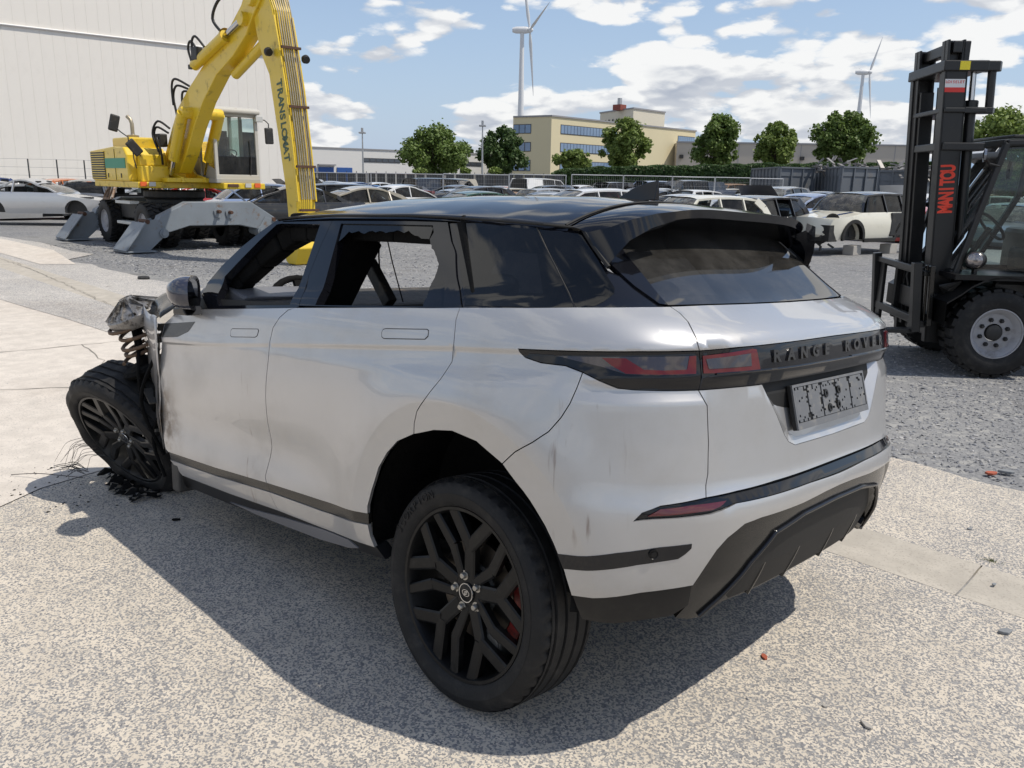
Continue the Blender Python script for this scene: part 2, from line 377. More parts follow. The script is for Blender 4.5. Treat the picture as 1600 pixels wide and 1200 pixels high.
# exposed aggregate: coarse dark chips in a sandy cement
def aggregate(name, cement, chipA, chipB, scale, thr_lo, thr_hi, worn=.0, bmp=.35):
    m, t, b = mk(name); v = coords(t)
    vo = nnode(t, 'ShaderNodeTexVoronoi', Scale=scale); t.links.new(v, vo.inputs['Vector'])
    sp = t.nodes.new('ShaderNodeSeparateColor'); t.links.new(vo.outputs['Color'], sp.inputs[0])
    fine = tnoise(t, v, scale*.9, 3, .6)
    big = tnoise(t, v, .7, 6, .6); mid = tnoise(t, v, 6, 4)
    lvl = t.nodes.new('ShaderNodeMath'); lvl.operation = 'ADD'
    t.links.new(sp.outputs[0], lvl.inputs[0]); t.links.new(rng(t, big, .3, .7, -.16-worn, .16-worn, False), lvl.inputs[1])
    l2 = t.nodes.new('ShaderNodeMath'); l2.operation = 'ADD'; t.links.new(lvl.outputs[0], l2.inputs[0]); t.links.new(rng(t, fine, .35, .65, -.18, .18, False), l2.inputs[1])
    sx_ = t.nodes.new('ShaderNodeSeparateXYZ'); t.links.new(v, sx_.inputs[0])
    l3 = t.nodes.new('ShaderNodeMath'); l3.operation = 'ADD'; t.links.new(l2.outputs[0], l3.inputs[0]); t.links.new(rng(t, sx_.outputs[0], -1.2, 1.6, .10, 0), l3.inputs[1])
    chip = rng(t, l3.outputs[0], thr_lo, thr_hi)
    cc = mix(t, sp.outputs[1], chipA, chipB)
    base = mix(t, rng(t, mid, .3, .7), tuple(x*.90 for x in cement), tuple(x*1.08 for x in cement))
    col = mix(t, chip, base, cc)
    stain = rng(t, tnoise(t, v, .33, 7, .65, .4), .50, .78)
    col = mix(t, stain, col, mix(t, 1.0, col, (.80, .77, .74), 'MULTIPLY'))
    # hairline cracks and a few old oil spots
    wv = nnode(t, 'ShaderNodeTexNoise', Scale=1.6, Detail=6.0, Roughness=.6); t.links.new(v, wv.inputs['Vector'])
    wm_ = t.nodes.new('ShaderNodeMix'); wm_.data_type = 'VECTOR'; wm_.inputs['Factor'].default_value = .16; t.links.new(v, wm_.inputs['A']); t.links.new(wv.outputs['Color'], wm_.inputs['B'])
    ce = nnode(t, 'ShaderNodeTexVoronoi', Scale=.42); ce.feature = 'DISTANCE_TO_EDGE'; t.links.new(wm_.outputs['Result'], ce.inputs['Vector'])
    ck = t.nodes.new('ShaderNodeMath'); ck.operation = 'MULTIPLY'; t.links.new(rng(t, ce.outputs['Distance'], .0012, .0035, 1, 0), ck.inputs[0]); t.links.new(rng(t, tnoise(t, v, .55, 3), .60, .68), ck.inputs[1])
    col = mix(t, ck.outputs[0], col, mix(t, 1.0, col, (.35, .34, .33), 'MULTIPLY'))
    col = mix(t, rng(t, tnoise(t, v, 1.9, 3, .5), .70, .80), col, mix(t, 1.0, col, (.62, .60, .57), 'MULTIPLY'))
    t.links.new(col, b.inputs['Base Color']); b.inputs['Roughness'].default_value = .85; b.inputs['Specular IOR Level'].default_value = .3
    h = t.nodes.new('ShaderNodeMath'); h.operation = 'MULTIPLY_ADD'; t.links.new(fine, h.inputs[0]); h.inputs[1].default_value = .5; t.links.new(chip, h.inputs[2])
    bump(t, b, h.outputs[0], bmp, .004)
    return m
aggregate('aggregate_concrete', (.57, .51, .425), (.17, .17, .178), (.33, .32, .305), 150, .44, .66)
aggregate('worn_aggregate', (.50, .47, .43), (.22, .22, .225), (.34, .33, .32), 90, .40, .66, .02)
aggregate('old_smooth_concrete', (.57, .52, .46), (.36, .33, .30), (.45, .42, .38), 120, .62, .95, .15, .15)
aggregate('channel_concrete', (.43, .395, .34), (.33, .30, .26), (.39, .36, .31), 140, .6, .9, .15, .12)
def gravel_material(name, ca, cb, light, scale):
    m, t, b = mk(name); v = coords(t)
    vo = nnode(t, 'ShaderNodeTexVoronoi', Scale=scale); t.links.new(v, vo.inputs['Vector'])
    vo2 = nnode(t, 'ShaderNodeTexVoronoi', Scale=scale*.37); t.links.new(v, vo2.inputs['Vector'])
    sp = t.nodes.new('ShaderNodeSeparateColor'); t.links.new(vo.outputs['Color'], sp.inputs[0])
    sp2 = t.nodes.new('ShaderNodeSeparateColor'); t.links.new(vo2.outputs['Color'], sp2.inputs[0])
    col = mix(t, sp.outputs[0], ca, cb)
    col = mix(t, rng(t, sp2.outputs[1], .75, .95), col, light)
    big = tnoise(t, v, .25, 7, .62, .3)
    col = mix(t, rng(t, big, .35, .68), col, mix(t, .5, col, light))
    col = mix(t, rng(t, tnoise(t, v, 1.1, 6, .65), .56, .72), col, mix(t, 1.0, col, (.62, .60, .58), 'MULTIPLY'))
    t.links.new(col, b.inputs['Base Color']); b.inputs['Roughness'].default_value = .9; b.inputs['Specular IOR Level'].default_value = .25
    h = t.nodes.new('ShaderNodeMath'); h.operation = 'ADD'; t.links.new(sp.outputs[2], h.inputs[0]); t.links.new(sp2.outputs[0], h.inputs[1])
    bump(t, b, h.outputs[0], .9, .012)
    return m
gravel_material('yard_gravel', (.14, .145, .155), (.25, .25, .255), (.32, .315, .30), 60)
gravel_material('fine_gravel', (.20, .205, .215), (.36, .36, .36), (.44, .43, .41), 55)

# ============================================================ GROUND
def sheet(name, poly, z, mat, grid=None, **kw):
    mb = MB(); mb.add([(x, y, z) for x, y in poly], [tuple(range(len(poly)))])
    o = link(name, mb.mesh(name), mat); o['kind'] = 'structure'; return o
R = 1500
sheet('yard_ground', [(-R, -R), (R, -R), (R, R), (-R, R)], -.014, 'yard_gravel')
ca = lambda x: -1.50-.053*x      # far edge of the drainage channel
cn = lambda x: -1.12-.047*x      # near edge
XJ = 3.0
def ragged(x0, x1, n, f, amp, seed):
    return [(x0+(x1-x0)*i/n, f(x0+(x1-x0)*i/n)+amp*noise.fractal(Vector((i*.37, seed, 0)), 1, 2, 4)) for i in range(n+1)]
# slabs on the near side of the channel: aggregate (x < 3) and older smooth concrete (x > 3)
jl = [(3.06, cn(3.06)+.01), (3.08, .4), (3.05, .94), (2.98, 1.26), (2.84, 1.49), (2.70, 1.75), (2.6, 2.2), (2.5, 14)]
sheet('concrete_slab', [(-14, cn(-14)+.014), (jl[0][0]-.012, cn(3.06)+.014)]+[(x-.012, y) for x, y in jl[1:]]+[(-14, 14)], 0, 'aggregate_concrete')
sheet('old_concrete_slab', [(jl[0][0], cn(3.06)+.006), (40, cn(40)+.006), (40, 14)]+list(reversed(jl[1:])), 0, 'old_smooth_concrete')
sheet('channel_joint', [(-14, cn(-14)-.002), (40, cn(40)-.002), (40, cn(40)+.03), (-14, cn(-14)+.03)], -.006, 'seam_black')
sheet('slab_joint', [(x-.02, y) for x, y in jl]+[(x+.008, y) for x, y in reversed(jl)], -.007, 'seam_black')
# worn strip between channel and smooth slab
sheet('worn_concrete', [(3.4, cn(3.4)+.01)]+[(40, cn(40)+.01), (40, -.3)]+list(reversed(ragged(4.2, 38, 30, lambda x: -.95+.045*(x-4), .10, 3)))+[(3.4, -1.0)], .004, 'worn_aggregate')
# light aggregate strip on the far side of the channel
sheet('far_aggregate_strip', [(-14, ca(-14)-.006), (9, ca(9)-.006)]+ragged(9, -14, 60, lambda x: -2.74-.01*x, .10, 5), 0, 'aggregate_concrete')
sheet('far_concrete_slab', [(9.0, ca(9)-.006), (40, ca(40)-.006)]+ragged(40, 17, 24, lambda x: -4.35+.01*x, .3, 8)+ragged(16, 9.0, 12, lambda x: -3.2, .2, 9), 0, 'worn_aggregate')
sheet('light_concrete_patch', [(15.4, -2.55), (24, -2.9), (32, -3.3), (32, -4.1), (22.3, -3.85), (18.4, -3.75), (15.0, -3.05)], .005, 'old_smooth_concrete')
# channel: shallow dished kerb stones, one piece per metre
ch_mat = 'channel_concrete'
chan = bpy.data.objects.new('drainage_channel', None); COL.objects.link(chan); chan['kind'] = 'structure'
prof = [(0, -.03), (0, .004), (.06, .002), (.14, -.006), (.24, -.0105), (.33, -.0105), (.375, -.008), (.375, -.05), (0, -.05)]
x = -5.28
k = 0
while x < 34:
    Lc = 1.45; x2 = x+Lc
    if k == 3: x2 = x+Lc
    mb = MB(); n = len(prof)
    vs = []
    for xx in (x+.004, x2-.004):
        w_ = cn(xx)-ca(xx)
        for (s, z) in prof: vs.append((xx, ca(xx)+s/.375*w_, z))
    mb.add(vs, [(i, (i+1) % n, n+(i+1) % n, n+i) for i in range(n)]+[tuple(range(n)), tuple(range(2*n-1, n-1, -1))])
    o = part('channel_stone', mb, ch_mat, chan)
    x = x2; k += 1

# ============================================================ WRECKED SUV
def box_smooth(t, x, h=.012):
    return (lerp_table(t, x-1.5*h)+2*lerp_table(t, x-.5*h)+2*lerp_table(t, x+.5*h)+lerp_table(t, x+1.5*h))/6
X0, NS = .15, 3.6
WT = [(0.1, 0.86), (0.22, 0.9), (0.3, 0.925), (0.4, 0.938), (0.5, 0.935), (0.62, 0.94), (0.8, 0.948), (0.955, 0.95), (0.985, 0.94), (1.08, 0.922), (1.15, 0.893), (1.185, 0.868), (1.2, 0.852), (1.5, 0.705), (1.56, 0.66)]
RT = [(0.1, -0.6), (0.2, -0.7), (0.3, -0.745), (0.4, -0.79), (0.5, -0.815), (0.6, -0.828), (0.635, -0.828), (0.665, -0.805), (0.69, -0.797), (0.8, -0.79), (0.92, -0.785), (0.97, -0.79), (1.06, -0.785), (1.09, -0.775), (1.14, -0.7), (1.18, -0.61), (1.21, -0.575), (1.5, -0.23), (1.56, -0.15)]
def S0(u, z):
    if u > 2: p = S0(4-u, z); return Vector((p.x, -p.y, p.z))
    wd = box_smooth(WT, z); a = X0-box_smooth(RT, z)
    if u <= 0: return Vector((X0-u, wd, z))
    t = u*pi/4; c, s = cos(t), sin(t); r = (abs(c)**NS+abs(s)**NS)**(-1/NS)
    return Vector((X0-a*s*r, wd*c*r, z))
def N0(u, z):
    h = .002
    n = (S0(u+h, z)-S0(u-h, z)).cross(S0(u, z+h)-S0(u, z-h))
    return n.normalized()
def crease_z(x): return lerp_table([(-.8, 1.075), (-.27, 1.053), (0, 1.044), (1.06, .984), (1.72, .941), (2.06, .928)], x)
def relief(p):
    x, y, z = p
    if z > 1.17: return 0.0
    d = 0.0
    r = hypot(x, z-.37)
    g = .024*math.exp(-((r-.51)/.13)**2) if r >= .51 else .024-.19*(.51-r)            # haunch, with a lip turned in towards the wheel
    d += g*sstep(.22, .50, z)*sstep(-.74, -.58, x)*sstep(1.03, .86, z)
    cz = crease_z(x)
    if x > -.78: d += -.007*sstep(cz+.003, cz-.012, z)*sstep(cz-.16, cz-.03, z)*sstep(-.78, -.70, x)   # shoulder crease
    if x > .4: d += -.020*math.exp(-((z-.56)/.10)**2)*sstep(.52, 1.0, x)*sstep(2.12, 1.9, x)            # scooped lower doors
    if x < -.35: d += -.016*sstep(.915, .955, z)*sstep(.99, .962, z)*sstep(-.35, -.6, x)
    return d
def S1(u, z, off=0.0):
    p = S0(u, z); return p+N0(u, z)*(relief(p)+off)
def N1(u, z, off=0.0):
    h = .003
    return ((S1(u+h, z)-S1(u-h, z)).cross(S1(u, z+h)-S1(u, z-h))).normalized()
CV = {
  'doorfront': [(-1.7659, 1.0783), (-1.8342, 1.0401), (-1.8829, 1.0169), (-1.8919, 0.9505), (-1.9262, 0.8566), (-1.9677, 0.7098), (-1.9861, 0.5205), (-1.94, 0.4), (-1.9141, 0.3896)],
  'trim': [(-1.8774, 1.0154), (-1.5696, 1.0386), (-1.6245, 0.9902), (-1.7245, 0.9618), (-1.8835, 0.951)],
  'belt': [(-1.7659, 1.0783), (-1.4847, 1.0988), (-1.0671, 1.1165), (-0.7846, 1.1291), (-0.2363, 1.1495), (0.2142, 1.1624), (0.8164, 1.1749), (1.0595, 1.1766), (1.1801, 1.1765)],
  'split': [(-0.7846, 1.1291), (-0.8237, 1.118), (-0.8665, 1.0883), (-0.9024, 1.0471), (-0.9112, 0.9899), (-0.921, 0.9137), (-0.9464, 0.7705), (-0.9575, 0.6649), (-0.9634, 0.5584), (-0.9877, 0.4745), (-0.9988, 0.4327), (-0.9855, 0.4084)],
  'splitlow': [(-0.9695, 0.3733), (-0.9433, 0.3346), (-0.92, 0.3036)],
  'rdoor': [(0.2142, 1.1624), (0.2079, 1.1471), (0.1998, 1.126), (0.2074, 1.053), (0.2018, 0.9998), (0.1669, 0.9444), (0.0986, 0.8842), (0.032, 0.8357), (0.0007, 0.7934), (-0.012, 0.754)],
  'archf': [(-0.012, 0.754), (-0.0972, 0.718), (-0.156, 0.6696), (-0.2071, 0.6099), (-0.255, 0.5194), (-0.2786, 0.4599), (-0.2803, 0.4309)],
  'archf2': [(-0.2803, 0.4309), (-0.2841, 0.3918)],
  'archf3': [(-0.2841, 0.3918), (-0.282, 0.3469), (-0.2678, 0.3093)],
  'archr': [(-0.012, 0.754), (0.1175, 0.7806), (0.2326, 0.7907), (0.3662, 0.7739), (0.4866, 0.7211)],
  'archr2': [(0.4866, 0.7211), (0.5622, 0.651), (0.603, 0.6051), (0.6405, 0.5631), (0.6732, 0.5163), (0.6925, 0.4866)],
  'archr3': [(0.6925, 0.4866), (0.7201, 0.4464)],
  'archr4': [(0.7201, 0.4464), (0.7616, 0.3682)],
  'archr5': [(0.7616, 0.3682), (0.7857, 0.3265), (0.8103, 0.2874)],
  'striptop': [(-1.9141, 0.3896), (-1.4369, 0.3943), (-0.9855, 0.4084), (-0.5866, 0.4163), (-0.2803, 0.4309)],
  'stripbot': [(-1.9088, 0.35), (-1.45, 0.356), (-0.9695, 0.3733), (-0.593, 0.3748), (-0.2841, 0.3918)],
  'sillbot': [(-1.8041, 0.2904), (-1.3326, 0.2927), (-0.9101, 0.3002), (-0.612, 0.3034), (-0.2678, 0.3093)],
  'skirtbot': [(-1.8621, 0.2266), (-1.3774, 0.2277), (-0.9226, 0.2354), (-0.4321, 0.2585), (-0.2286, 0.2674)],
  'lens': [(-1.3659, 0.244), (-1.1723, 0.2529), (-0.8975, 0.2775), (-0.5925, 0.2975), (-0.4298, 0.2984), (-0.3791, 0.2778), (-0.4477, 0.2597), (-0.6467, 0.2431), (-0.9312, 0.2377), (-1.1396, 0.2361)],
  'fuel': [(0.7785, 1.0039), (0.7661, 0.9631), (0.7512, 0.9171), (0.723, 0.8775), (0.6837, 0.8368), (0.6281, 0.8026), (0.556, 0.7671), (0.4866, 0.7211)],
  'lamptop': [(0.5358, 1.0548), (0.7523, 1.0585), (0.9554, 1.0628), (1.1513, 1.0639)],
  'lamptip': [(0.5358, 1.0548), (0.5381, 1.0486), (0.5628, 1.0339), (0.6273, 1.0225), (0.7173, 1.0191), (0.7785, 1.0039)],
  'lampbotA': [(0.7785, 1.0039), (0.838, 0.9833), (0.8959, 0.9666), (0.9511, 0.9609), (1.0466, 0.9583), (1.1688, 0.9559)],
  'shutA': [(1.1801, 1.1765), (1.1866, 1.1591), (1.1771, 1.1373), (1.152, 1.0976), (1.1513, 1.0639)],
  'shutB': [(1.1513, 1.0639), (1.157, 1.0264), (1.1688, 0.9559)],
  'shutC': [(1.1688, 0.9559), (1.1932, 0.9143), (1.1979, 0.8136), (1.1924, 0.7267), (1.1726, 0.6621)],
  'fogtop': [(0.9249, 0.6076), (0.9511, 0.6291), (1.0142, 0.6473), (1.1726, 0.6621)],
  'fogbot': [(0.9249, 0.6076), (0.98, 0.613), (1.0614, 0.6151), (1.1713, 0.6204), (1.2097, 0.6266), (1.2751, 0.6403)],
  'fogred': [(0.9665, 0.6189), (1.0104, 0.6391), (1.1116, 0.6471), (1.2464, 0.6502), (1.2158, 0.6373), (1.1819, 0.6301), (1.1251, 0.6263), (1.0275, 0.6211)],
  'band': [(0.6925, 0.4866), (0.7632, 0.4952), (0.8822, 0.5176), (1.0066, 0.5324), (1.1141, 0.5381), (1.1139, 0.5244), (1.0948, 0.5086), (1.0739, 0.4963), (0.9469, 0.4835), (0.7883, 0.4553), (0.7201, 0.4464)],
  'silvbot': [(0.7616, 0.3682), (0.8335, 0.3742), (0.977, 0.399), (1.1517, 0.4086), (1.1811, 0.4645), (1.2087, 0.5098), (1.2453, 0.5417), (1.3119, 0.5748), (1.3902, 0.5825)],
  'lowbot': [(0.8103, 0.2874), (0.8692, 0.2832), (0.9262, 0.2831), (1.0082, 0.2964)],
  'lensL': [(0.6823, 1.0444), (0.8182, 1.0464), (0.9556, 1.0494), (1.1396, 1.0507), (1.1421, 1.0021), (1.0195, 1.0015), (0.9166, 1.0032), (0.8393, 1.0207)],
  'lensLin': [(0.9243, 1.0456), (1.0156, 1.0454), (1.109, 1.0462), (1.1048, 1.0174), (1.0384, 1.0158), (0.9645, 1.0166)],
  'lensLred': [(0.8367, 1.0444), (0.9125, 1.0446), (0.9704, 1.0158), (1.0285, 1.0133), (1.1093, 1.0148), (1.1153, 1.0503), (1.1385, 1.0507), (1.1409, 1.003), (1.0194, 1.0024), (0.9165, 1.0041), (0.8689, 1.025)],
  'lensR': [(1.1623, 1.0501), (1.2634, 1.0554), (1.3659, 1.0617), (1.3849, 1.0591), (1.4073, 0.9992), (1.2668, 1.0007), (1.1681, 1.003)],
  'lensRin': [(1.1742, 1.0413), (1.2635, 1.0451), (1.3554, 1.0499), (1.3606, 1.0152), (1.2657, 1.0146), (1.1857, 1.0144)],
  'lampbotB': [(1.1688, 0.9559), (1.3018, 0.956), (1.4402, 0.9547)],
  'handleR': [(-0.2025, 1.0772), (-0.1896, 1.08), (0.0242, 1.089), (0.0369, 1.0855), (0.0392, 1.0697), (0.0232, 1.0601), (-0.1918, 1.0494), (-0.2033, 1.054), (-0.2068, 1.0685)],
  'handleF': [(-1.2328, 1.0166), (-1.224, 1.025), (-1.0153, 1.0348), (-1.0087, 1.0288), (-1.014, 1.0107), (-1.0274, 1.0036), (-1.2204, 0.9934), (-1.2302, 0.9981)],
  'gutter': [(-1.2185, 1.4862), (-1.0508, 1.4865), (-0.7911, 1.4826), (-0.5088, 1.4712), (-0.302, 1.4628), (-0.1041, 1.4494), (0.4006, 1.4286), (0.7715, 1.4128), (0.9835, 1.4011)],
  'apillar': [(-1.6158, 1.215), (-1.5477, 1.2901), (-1.4437, 1.3691), (-1.3244, 1.4369), (-1.2185, 1.4862)],
  'fopen': [(-1.4506, 1.1096), (-1.4545, 1.1564), (-1.4423, 1.2174), (-1.3715, 1.2902), (-1.2814, 1.3833), (-1.2027, 1.4527), (-1.1718, 1.4667), (-0.8701, 1.4538), (-0.8365, 1.1309)],
  'Bgap': [(-0.7893, 1.48), (-0.8037, 1.3725), (-0.8055, 1.2486), (-0.7664, 1.1357)],
  'ropen': [(-0.7217, 1.4512), (-0.4349, 1.4391), (-0.1639, 1.4267), (-0.0689, 1.3035), (0.0782, 1.1633), (-0.6585, 1.1394)],
  'Cgap': [(-0.1002, 1.4482), (-0.0397, 1.3722), (0.0879, 1.2587), (0.2165, 1.1663)],
  'qglass': [(-0.09, 1.4414), (0.3993, 1.4204), (0.7189, 1.4081), (0.9733, 1.3951), (0.9957, 1.3161), (1.0075, 1.2338), (0.993, 1.2179), (0.9312, 1.1935), (0.8972, 1.1848), (0.8154, 1.1774), (0.2254, 1.1664)],
  'qline': [(0.7194, 1.4091), (0.7749, 1.2896), (0.8141, 1.1774)],
  'jag': [(-0.1622, 1.4266), (-0.1522, 1.4176), (-0.1616, 1.3811), (-0.1334, 1.3547), (-0.1025, 1.3289), (-0.0689, 1.3035), (-0.066, 1.2868), (-0.0658, 1.2577), (-0.0703, 1.237), (-0.0686, 1.2122), (-0.0647, 1.1919), (-0.0585, 1.1718), (-0.0502, 1.16), (0.0782, 1.1633), (-0.0197, 1.2377), (-0.0689, 1.3035)],
  'dgap': [(1.0176, 1.4728), (0.9845, 1.4414), (0.9778, 1.4171), (0.9835, 1.4011), (0.9988, 1.3389), (1.0171, 1.2845)],
  'rglass': [(1.1862, 1.1807), (1.1685, 1.2299), (1.1562, 1.2867), (1.1457, 1.334)],
  'spo': [(1.013, 1.3708), (1.0171, 1.2845), (1.0614, 1.3088), (1.1515, 1.3573), (1.3141, 1.4019), (1.5083, 1.4447), (1.7706, 1.4836)],
}

def rev(c): return list(reversed(c))
def mir(c): return [(4-u, z) for u, z in c]
def densify(P, step=.03):
    out = []
    for i in range(len(P)):
        a, b = P[i], P[(i+1) % len(P)]
        n = max(1, int(hypot(b[0]-a[0], b[1]-a[1])/step))
        for k in range(n): out.append((a[0]+(b[0]-a[0])*k/n, a[1]+(b[1]-a[1])*k/n))
    return out
def dedupe(P, e=1e-4):
    out = []
    for p in P:
        if not out or hypot(p[0]-out[-1][0], p[1]-out[-1][1]) > e: out.append(p)
    if hypot(out[0][0]-out[-1][0], out[0][1]-out[-1][1]) < e: out.pop()
    return out
def area(P): return sum(P[i][0]*P[(i+1) % len(P)][1]-P[(i+1) % len(P)][0]*P[i][1] for i in range(len(P)))/2
def shrink(P, g):
    if g == 0: return P
    s = 1 if area(P) > 0 else -1; n = len(P); out = []
    for i in range(n):
        a, b, c = P[i-1], P[i], P[(i+1) % n]
        n1 = Vector((-(b[1]-a[1]), b[0]-a[0])).normalized()*s; n2 = Vector((-(c[1]-b[1]), c[0]-b[0])).normalized()*s
        m = n1+n2
        if m.length < .3: m = n1
        m = m.normalized(); k = 1/max(.5, m.dot(n1)); out.append((b[0]+m.x*g*k, b[1]+m.y*g*k))
    return out
def skin(name, poly, mat, parent, holes=(), gap=.0018, grid=.03, skirt=.014, off=0.0, smooth=True, mb=None, surf=None, nrm=None, label=None, step=.03, feats=None):
    surf = surf or S1; nrm = nrm or N1
    P = densify(shrink(dedupe(poly), gap), step); H = [densify(shrink(dedupe(h), -gap), step) for h in holes]
    V = list(P); E = [(i, (i+1) % len(P)) for i in range(len(P))]
    for h in H:
        o = len(V); V += h; E += [(o+i, o+(i+1) % len(h)) for i in range(len(h))]
    nb = len(V); xs = [p[0] for p in P]; zs = [p[1] for p in P]
    bnd = [Vector(p) for p in V]; cell = {}
    for q in bnd: cell.setdefault((int(q.x//grid), int(q.y//grid)), []).append(q)
    # extra rows of points along the creases so the relief is followed exactly
    if surf is S1 and grid >= .025:
        fl_ = []
        for dz_ in (.014, .004, -.001, -.006, -.016, -.032):
            fl_.append([(-2.05+.025*k, crease_z(S0(-2.05+.025*k, 1.05).x)+dz_) for k in range(130)])
        for z_ in (.915, .93, .945, .957, .965, .98): fl_.append([(.02*k, z_) for k in range(25, 60)])
        for rr_ in (.480, .498, .5065, .5100, .5135, .522):
            row_ = []; fl_.append(row_)
            for k in range(110):
                a_ = radians(-10)+radians(200)*k/109; xx, zz = rr_*cos(a_), .37+rr_*sin(a_)
                if xx >= X0: row_.append((X0-xx, zz))
                else:
                    lo_, hi_ = 0.0, 1.4
                    for _ in range(30):
                        m_ = (lo_+hi_)/2
                        if S0(m_, zz).x > xx: lo_ = m_
                        else: hi_ = m_
                    row_.append((lo_, zz))
        newpts = []
        for line in fl_:
            last = None
            for (x_, z_) in line:
                q = Vector((x_, z_)); cx, cz = int(x_//grid), int(z_//grid)
                if inpoly(x_, z_, P) and not any(inpoly(x_, z_, h) for h in H) and all((q-o).length > .008 for i in (-1, 0, 1) for j in (-1, 0, 1) for o in cell.get((cx+i, cz+j), ())):
                    V.append((x_, z_)); newpts.append(q)
                    if last is not None: E.append((last, len(V)-1))
                    last = len(V)-1
                else: last = None
        for q in newpts: cell.setdefault((int(q.x//grid), int(q.y//grid)), []).append(q)
    x = min(xs)+grid*.37
    while x < max(xs):
        z = min(zs)+grid*.41
        while z < max(zs):
            if inpoly(x, z, P) and not any(inpoly(x, z, h) for h in H):
                q = Vector((x, z)); cx, cz = int(x//grid), int(z//grid)
                if all((q-o).length > grid*.45 for i in (-1, 0, 1) for j in (-1, 0, 1) for o in cell.get((cx+i, cz+j), ())): V.append((x, z))
            z += grid
        x += grid
    vs, es, fs, ov, oe, of = delaunay_2d_cdt([Vector(v) for v in V], E, [], 0, 1e-6)
    tris = []
    for f in fs:
        cx = sum(vs[i].x for i in f)/len(f); cz = sum(vs[i].y for i in f)/len(f)
        if inpoly(cx, cz, P) and not any(inpoly(cx, cz, h) for h in H): tris.append(tuple(f))
    pts = [surf(v.x, v.y, off) for v in vs]; nn = [nrm(v.x, v.y, off) for v in vs]
    F = []
    for f in tris:
        a, b, c = (pts[i] for i in f[:3])
        F.append(f if (b-a).cross(c-a).dot(nn[f[0]]) > 0 else tuple(reversed(f)))
    verts = [tuple(p) for p in pts]; norms = [tuple(n) for n in nn]
    if skirt:
        cnt = {}
        for f in F:
            for i in range(3):
                a, b = f[i], f[(i+1) % 3]; cnt[(a, b)] = 1
        for (a, b) in [e for e in cnt if (e[1], e[0]) not in cnt]:
            pa, pb = pts[a], pts[b]; e = (pb-pa)
            if e.length < 1e-7: continue
            m = (nn[a]+nn[b]).normalized(); side = e.cross(m).normalized(); o = len(verts)
            verts += [tuple(pa), tuple(pb), tuple(pb-m*skirt), tuple(pa-m*skirt)]; norms += [tuple(side)]*4
            F.append((o+1, o, o+3, o+2))
    me = bpy.data.meshes.new(name); me.from_pydata(verts, [], F); me.update()
    me.polygons.foreach_set('use_smooth', [True]*len(me.polygons))
    if smooth: me.normals_split_custom_set_from_vertices(norms)
    return link(name, me, mat, parent, label=label)

car = thing('wrecked_suv', 'silver SUV with black roof, smashed side windows and its front end missing, on the concrete', 'car')
BODY = Matrix.Translation((0, 0, .372+0.07140)) @ Matrix.Rotation(0.07944, 4, 'Y') @ Matrix.Rotation(0.06197, 4, 'X') @ Matrix.Translation((0, 0, -.372))
car.matrix_world = BODY; BINV = BODY.inverted()
def mirror_part(o):
    c = o.copy(); COL.objects.link(c); c.parent = o.parent; c.scale = (1, -1, 1); return c
C = CV
def sub(c, a, b): return c[a:b]
# ---- doors and side panels, left side
sp_i = C['belt'].index(min(C['belt'], key=lambda p: hypot(p[0]-C['split'][0][0], p[1]-C['split'][0][1])))
rd_i = C['belt'].index(min(C['belt'], key=lambda p: hypot(p[0]-C['rdoor'][0][0], p[1]-C['rdoor'][0][1])))
bt = C['belt']; st = C['striptop']; sb = C['stripbot']; sl_ = C['sillbot']; sk = C['skirtbot']
fd = skin('front_door', bt[:sp_i]+C['split']+rev(st[:2])+rev(C['doorfront']), 'silver_paint', car)
rdr = skin('rear_door', bt[sp_i:rd_i]+C['rdoor']+C['archf'][1:]+rev(st[2:-1])+rev(C['split'][:-1]), 'silver_paint', car)
qp = skin('quarter_panel', bt[rd_i:]+C['shutA'][1:]+rev(C['lamptop'])+C['lamptip'][1:]+C['fuel'][1:]+rev(C['archr'])[1:]+rev(C['rdoor'])[1:-1], 'silver_paint', car)
ds = [skin('door_strip', st[:3]+rev(sb[:3]), 'dark_grey_plastic', car, gap=.0005, off=-.004),
      skin('door_strip', st[2:]+rev(sb[2:]), 'dark_grey_plastic', car, gap=.0005, off=-.004)]
si = [skin('sill_panel', sb[:3]+C['splitlow'][1:]+rev(sl_[:2]), 'silver_paint', car, gap=.0008, label='lower silver edge of the front door'),
      skin('sill_panel', sb[2:]+C['archf3'][1:]+rev(sl_[3:-1])+rev(C['splitlow']), 'silver_paint', car, gap=.0008, label='lower silver edge of the rear door')]
skt = skin('side_skirt', sl_+rev(sk), 'black_plastic', car, gap=.0005, off=-.006, skirt=.05)
lns = skin('skirt_insert', C['lens'], 'rain_deflector_grey', car, gap=0, off=-.0005, skirt=.006)
trm = skin('door_trim', C['trim'], 'dark_grey_plastic', car, gap=0, off=.0012, skirt=.003, step=.01)
hl = []
for key, dr in (('handleF', fd), ('handleR', rdr)):
    P = C[key]; big = shrink(dedupe(P), -.0022)
    rim_ = skin('handle_gap', big, 'seam_black', dr, holes=[P], gap=0, off=.0008, skirt=.002, step=.01, grid=.02)
    ins = skin('door_handle', P, 'silver_paint', dr, gap=.0006, off=.0012, skirt=.003, step=.012, grid=.02)
    hl += [rim_, ins]
right = [fd, rdr, qp, skt, trm]+ds+si
for o in right:
    c = mirror_part(o)
    for ch in [h for h in hl if h.parent == o]:
        k = ch.copy(); COL.objects.link(k); k.parent = c
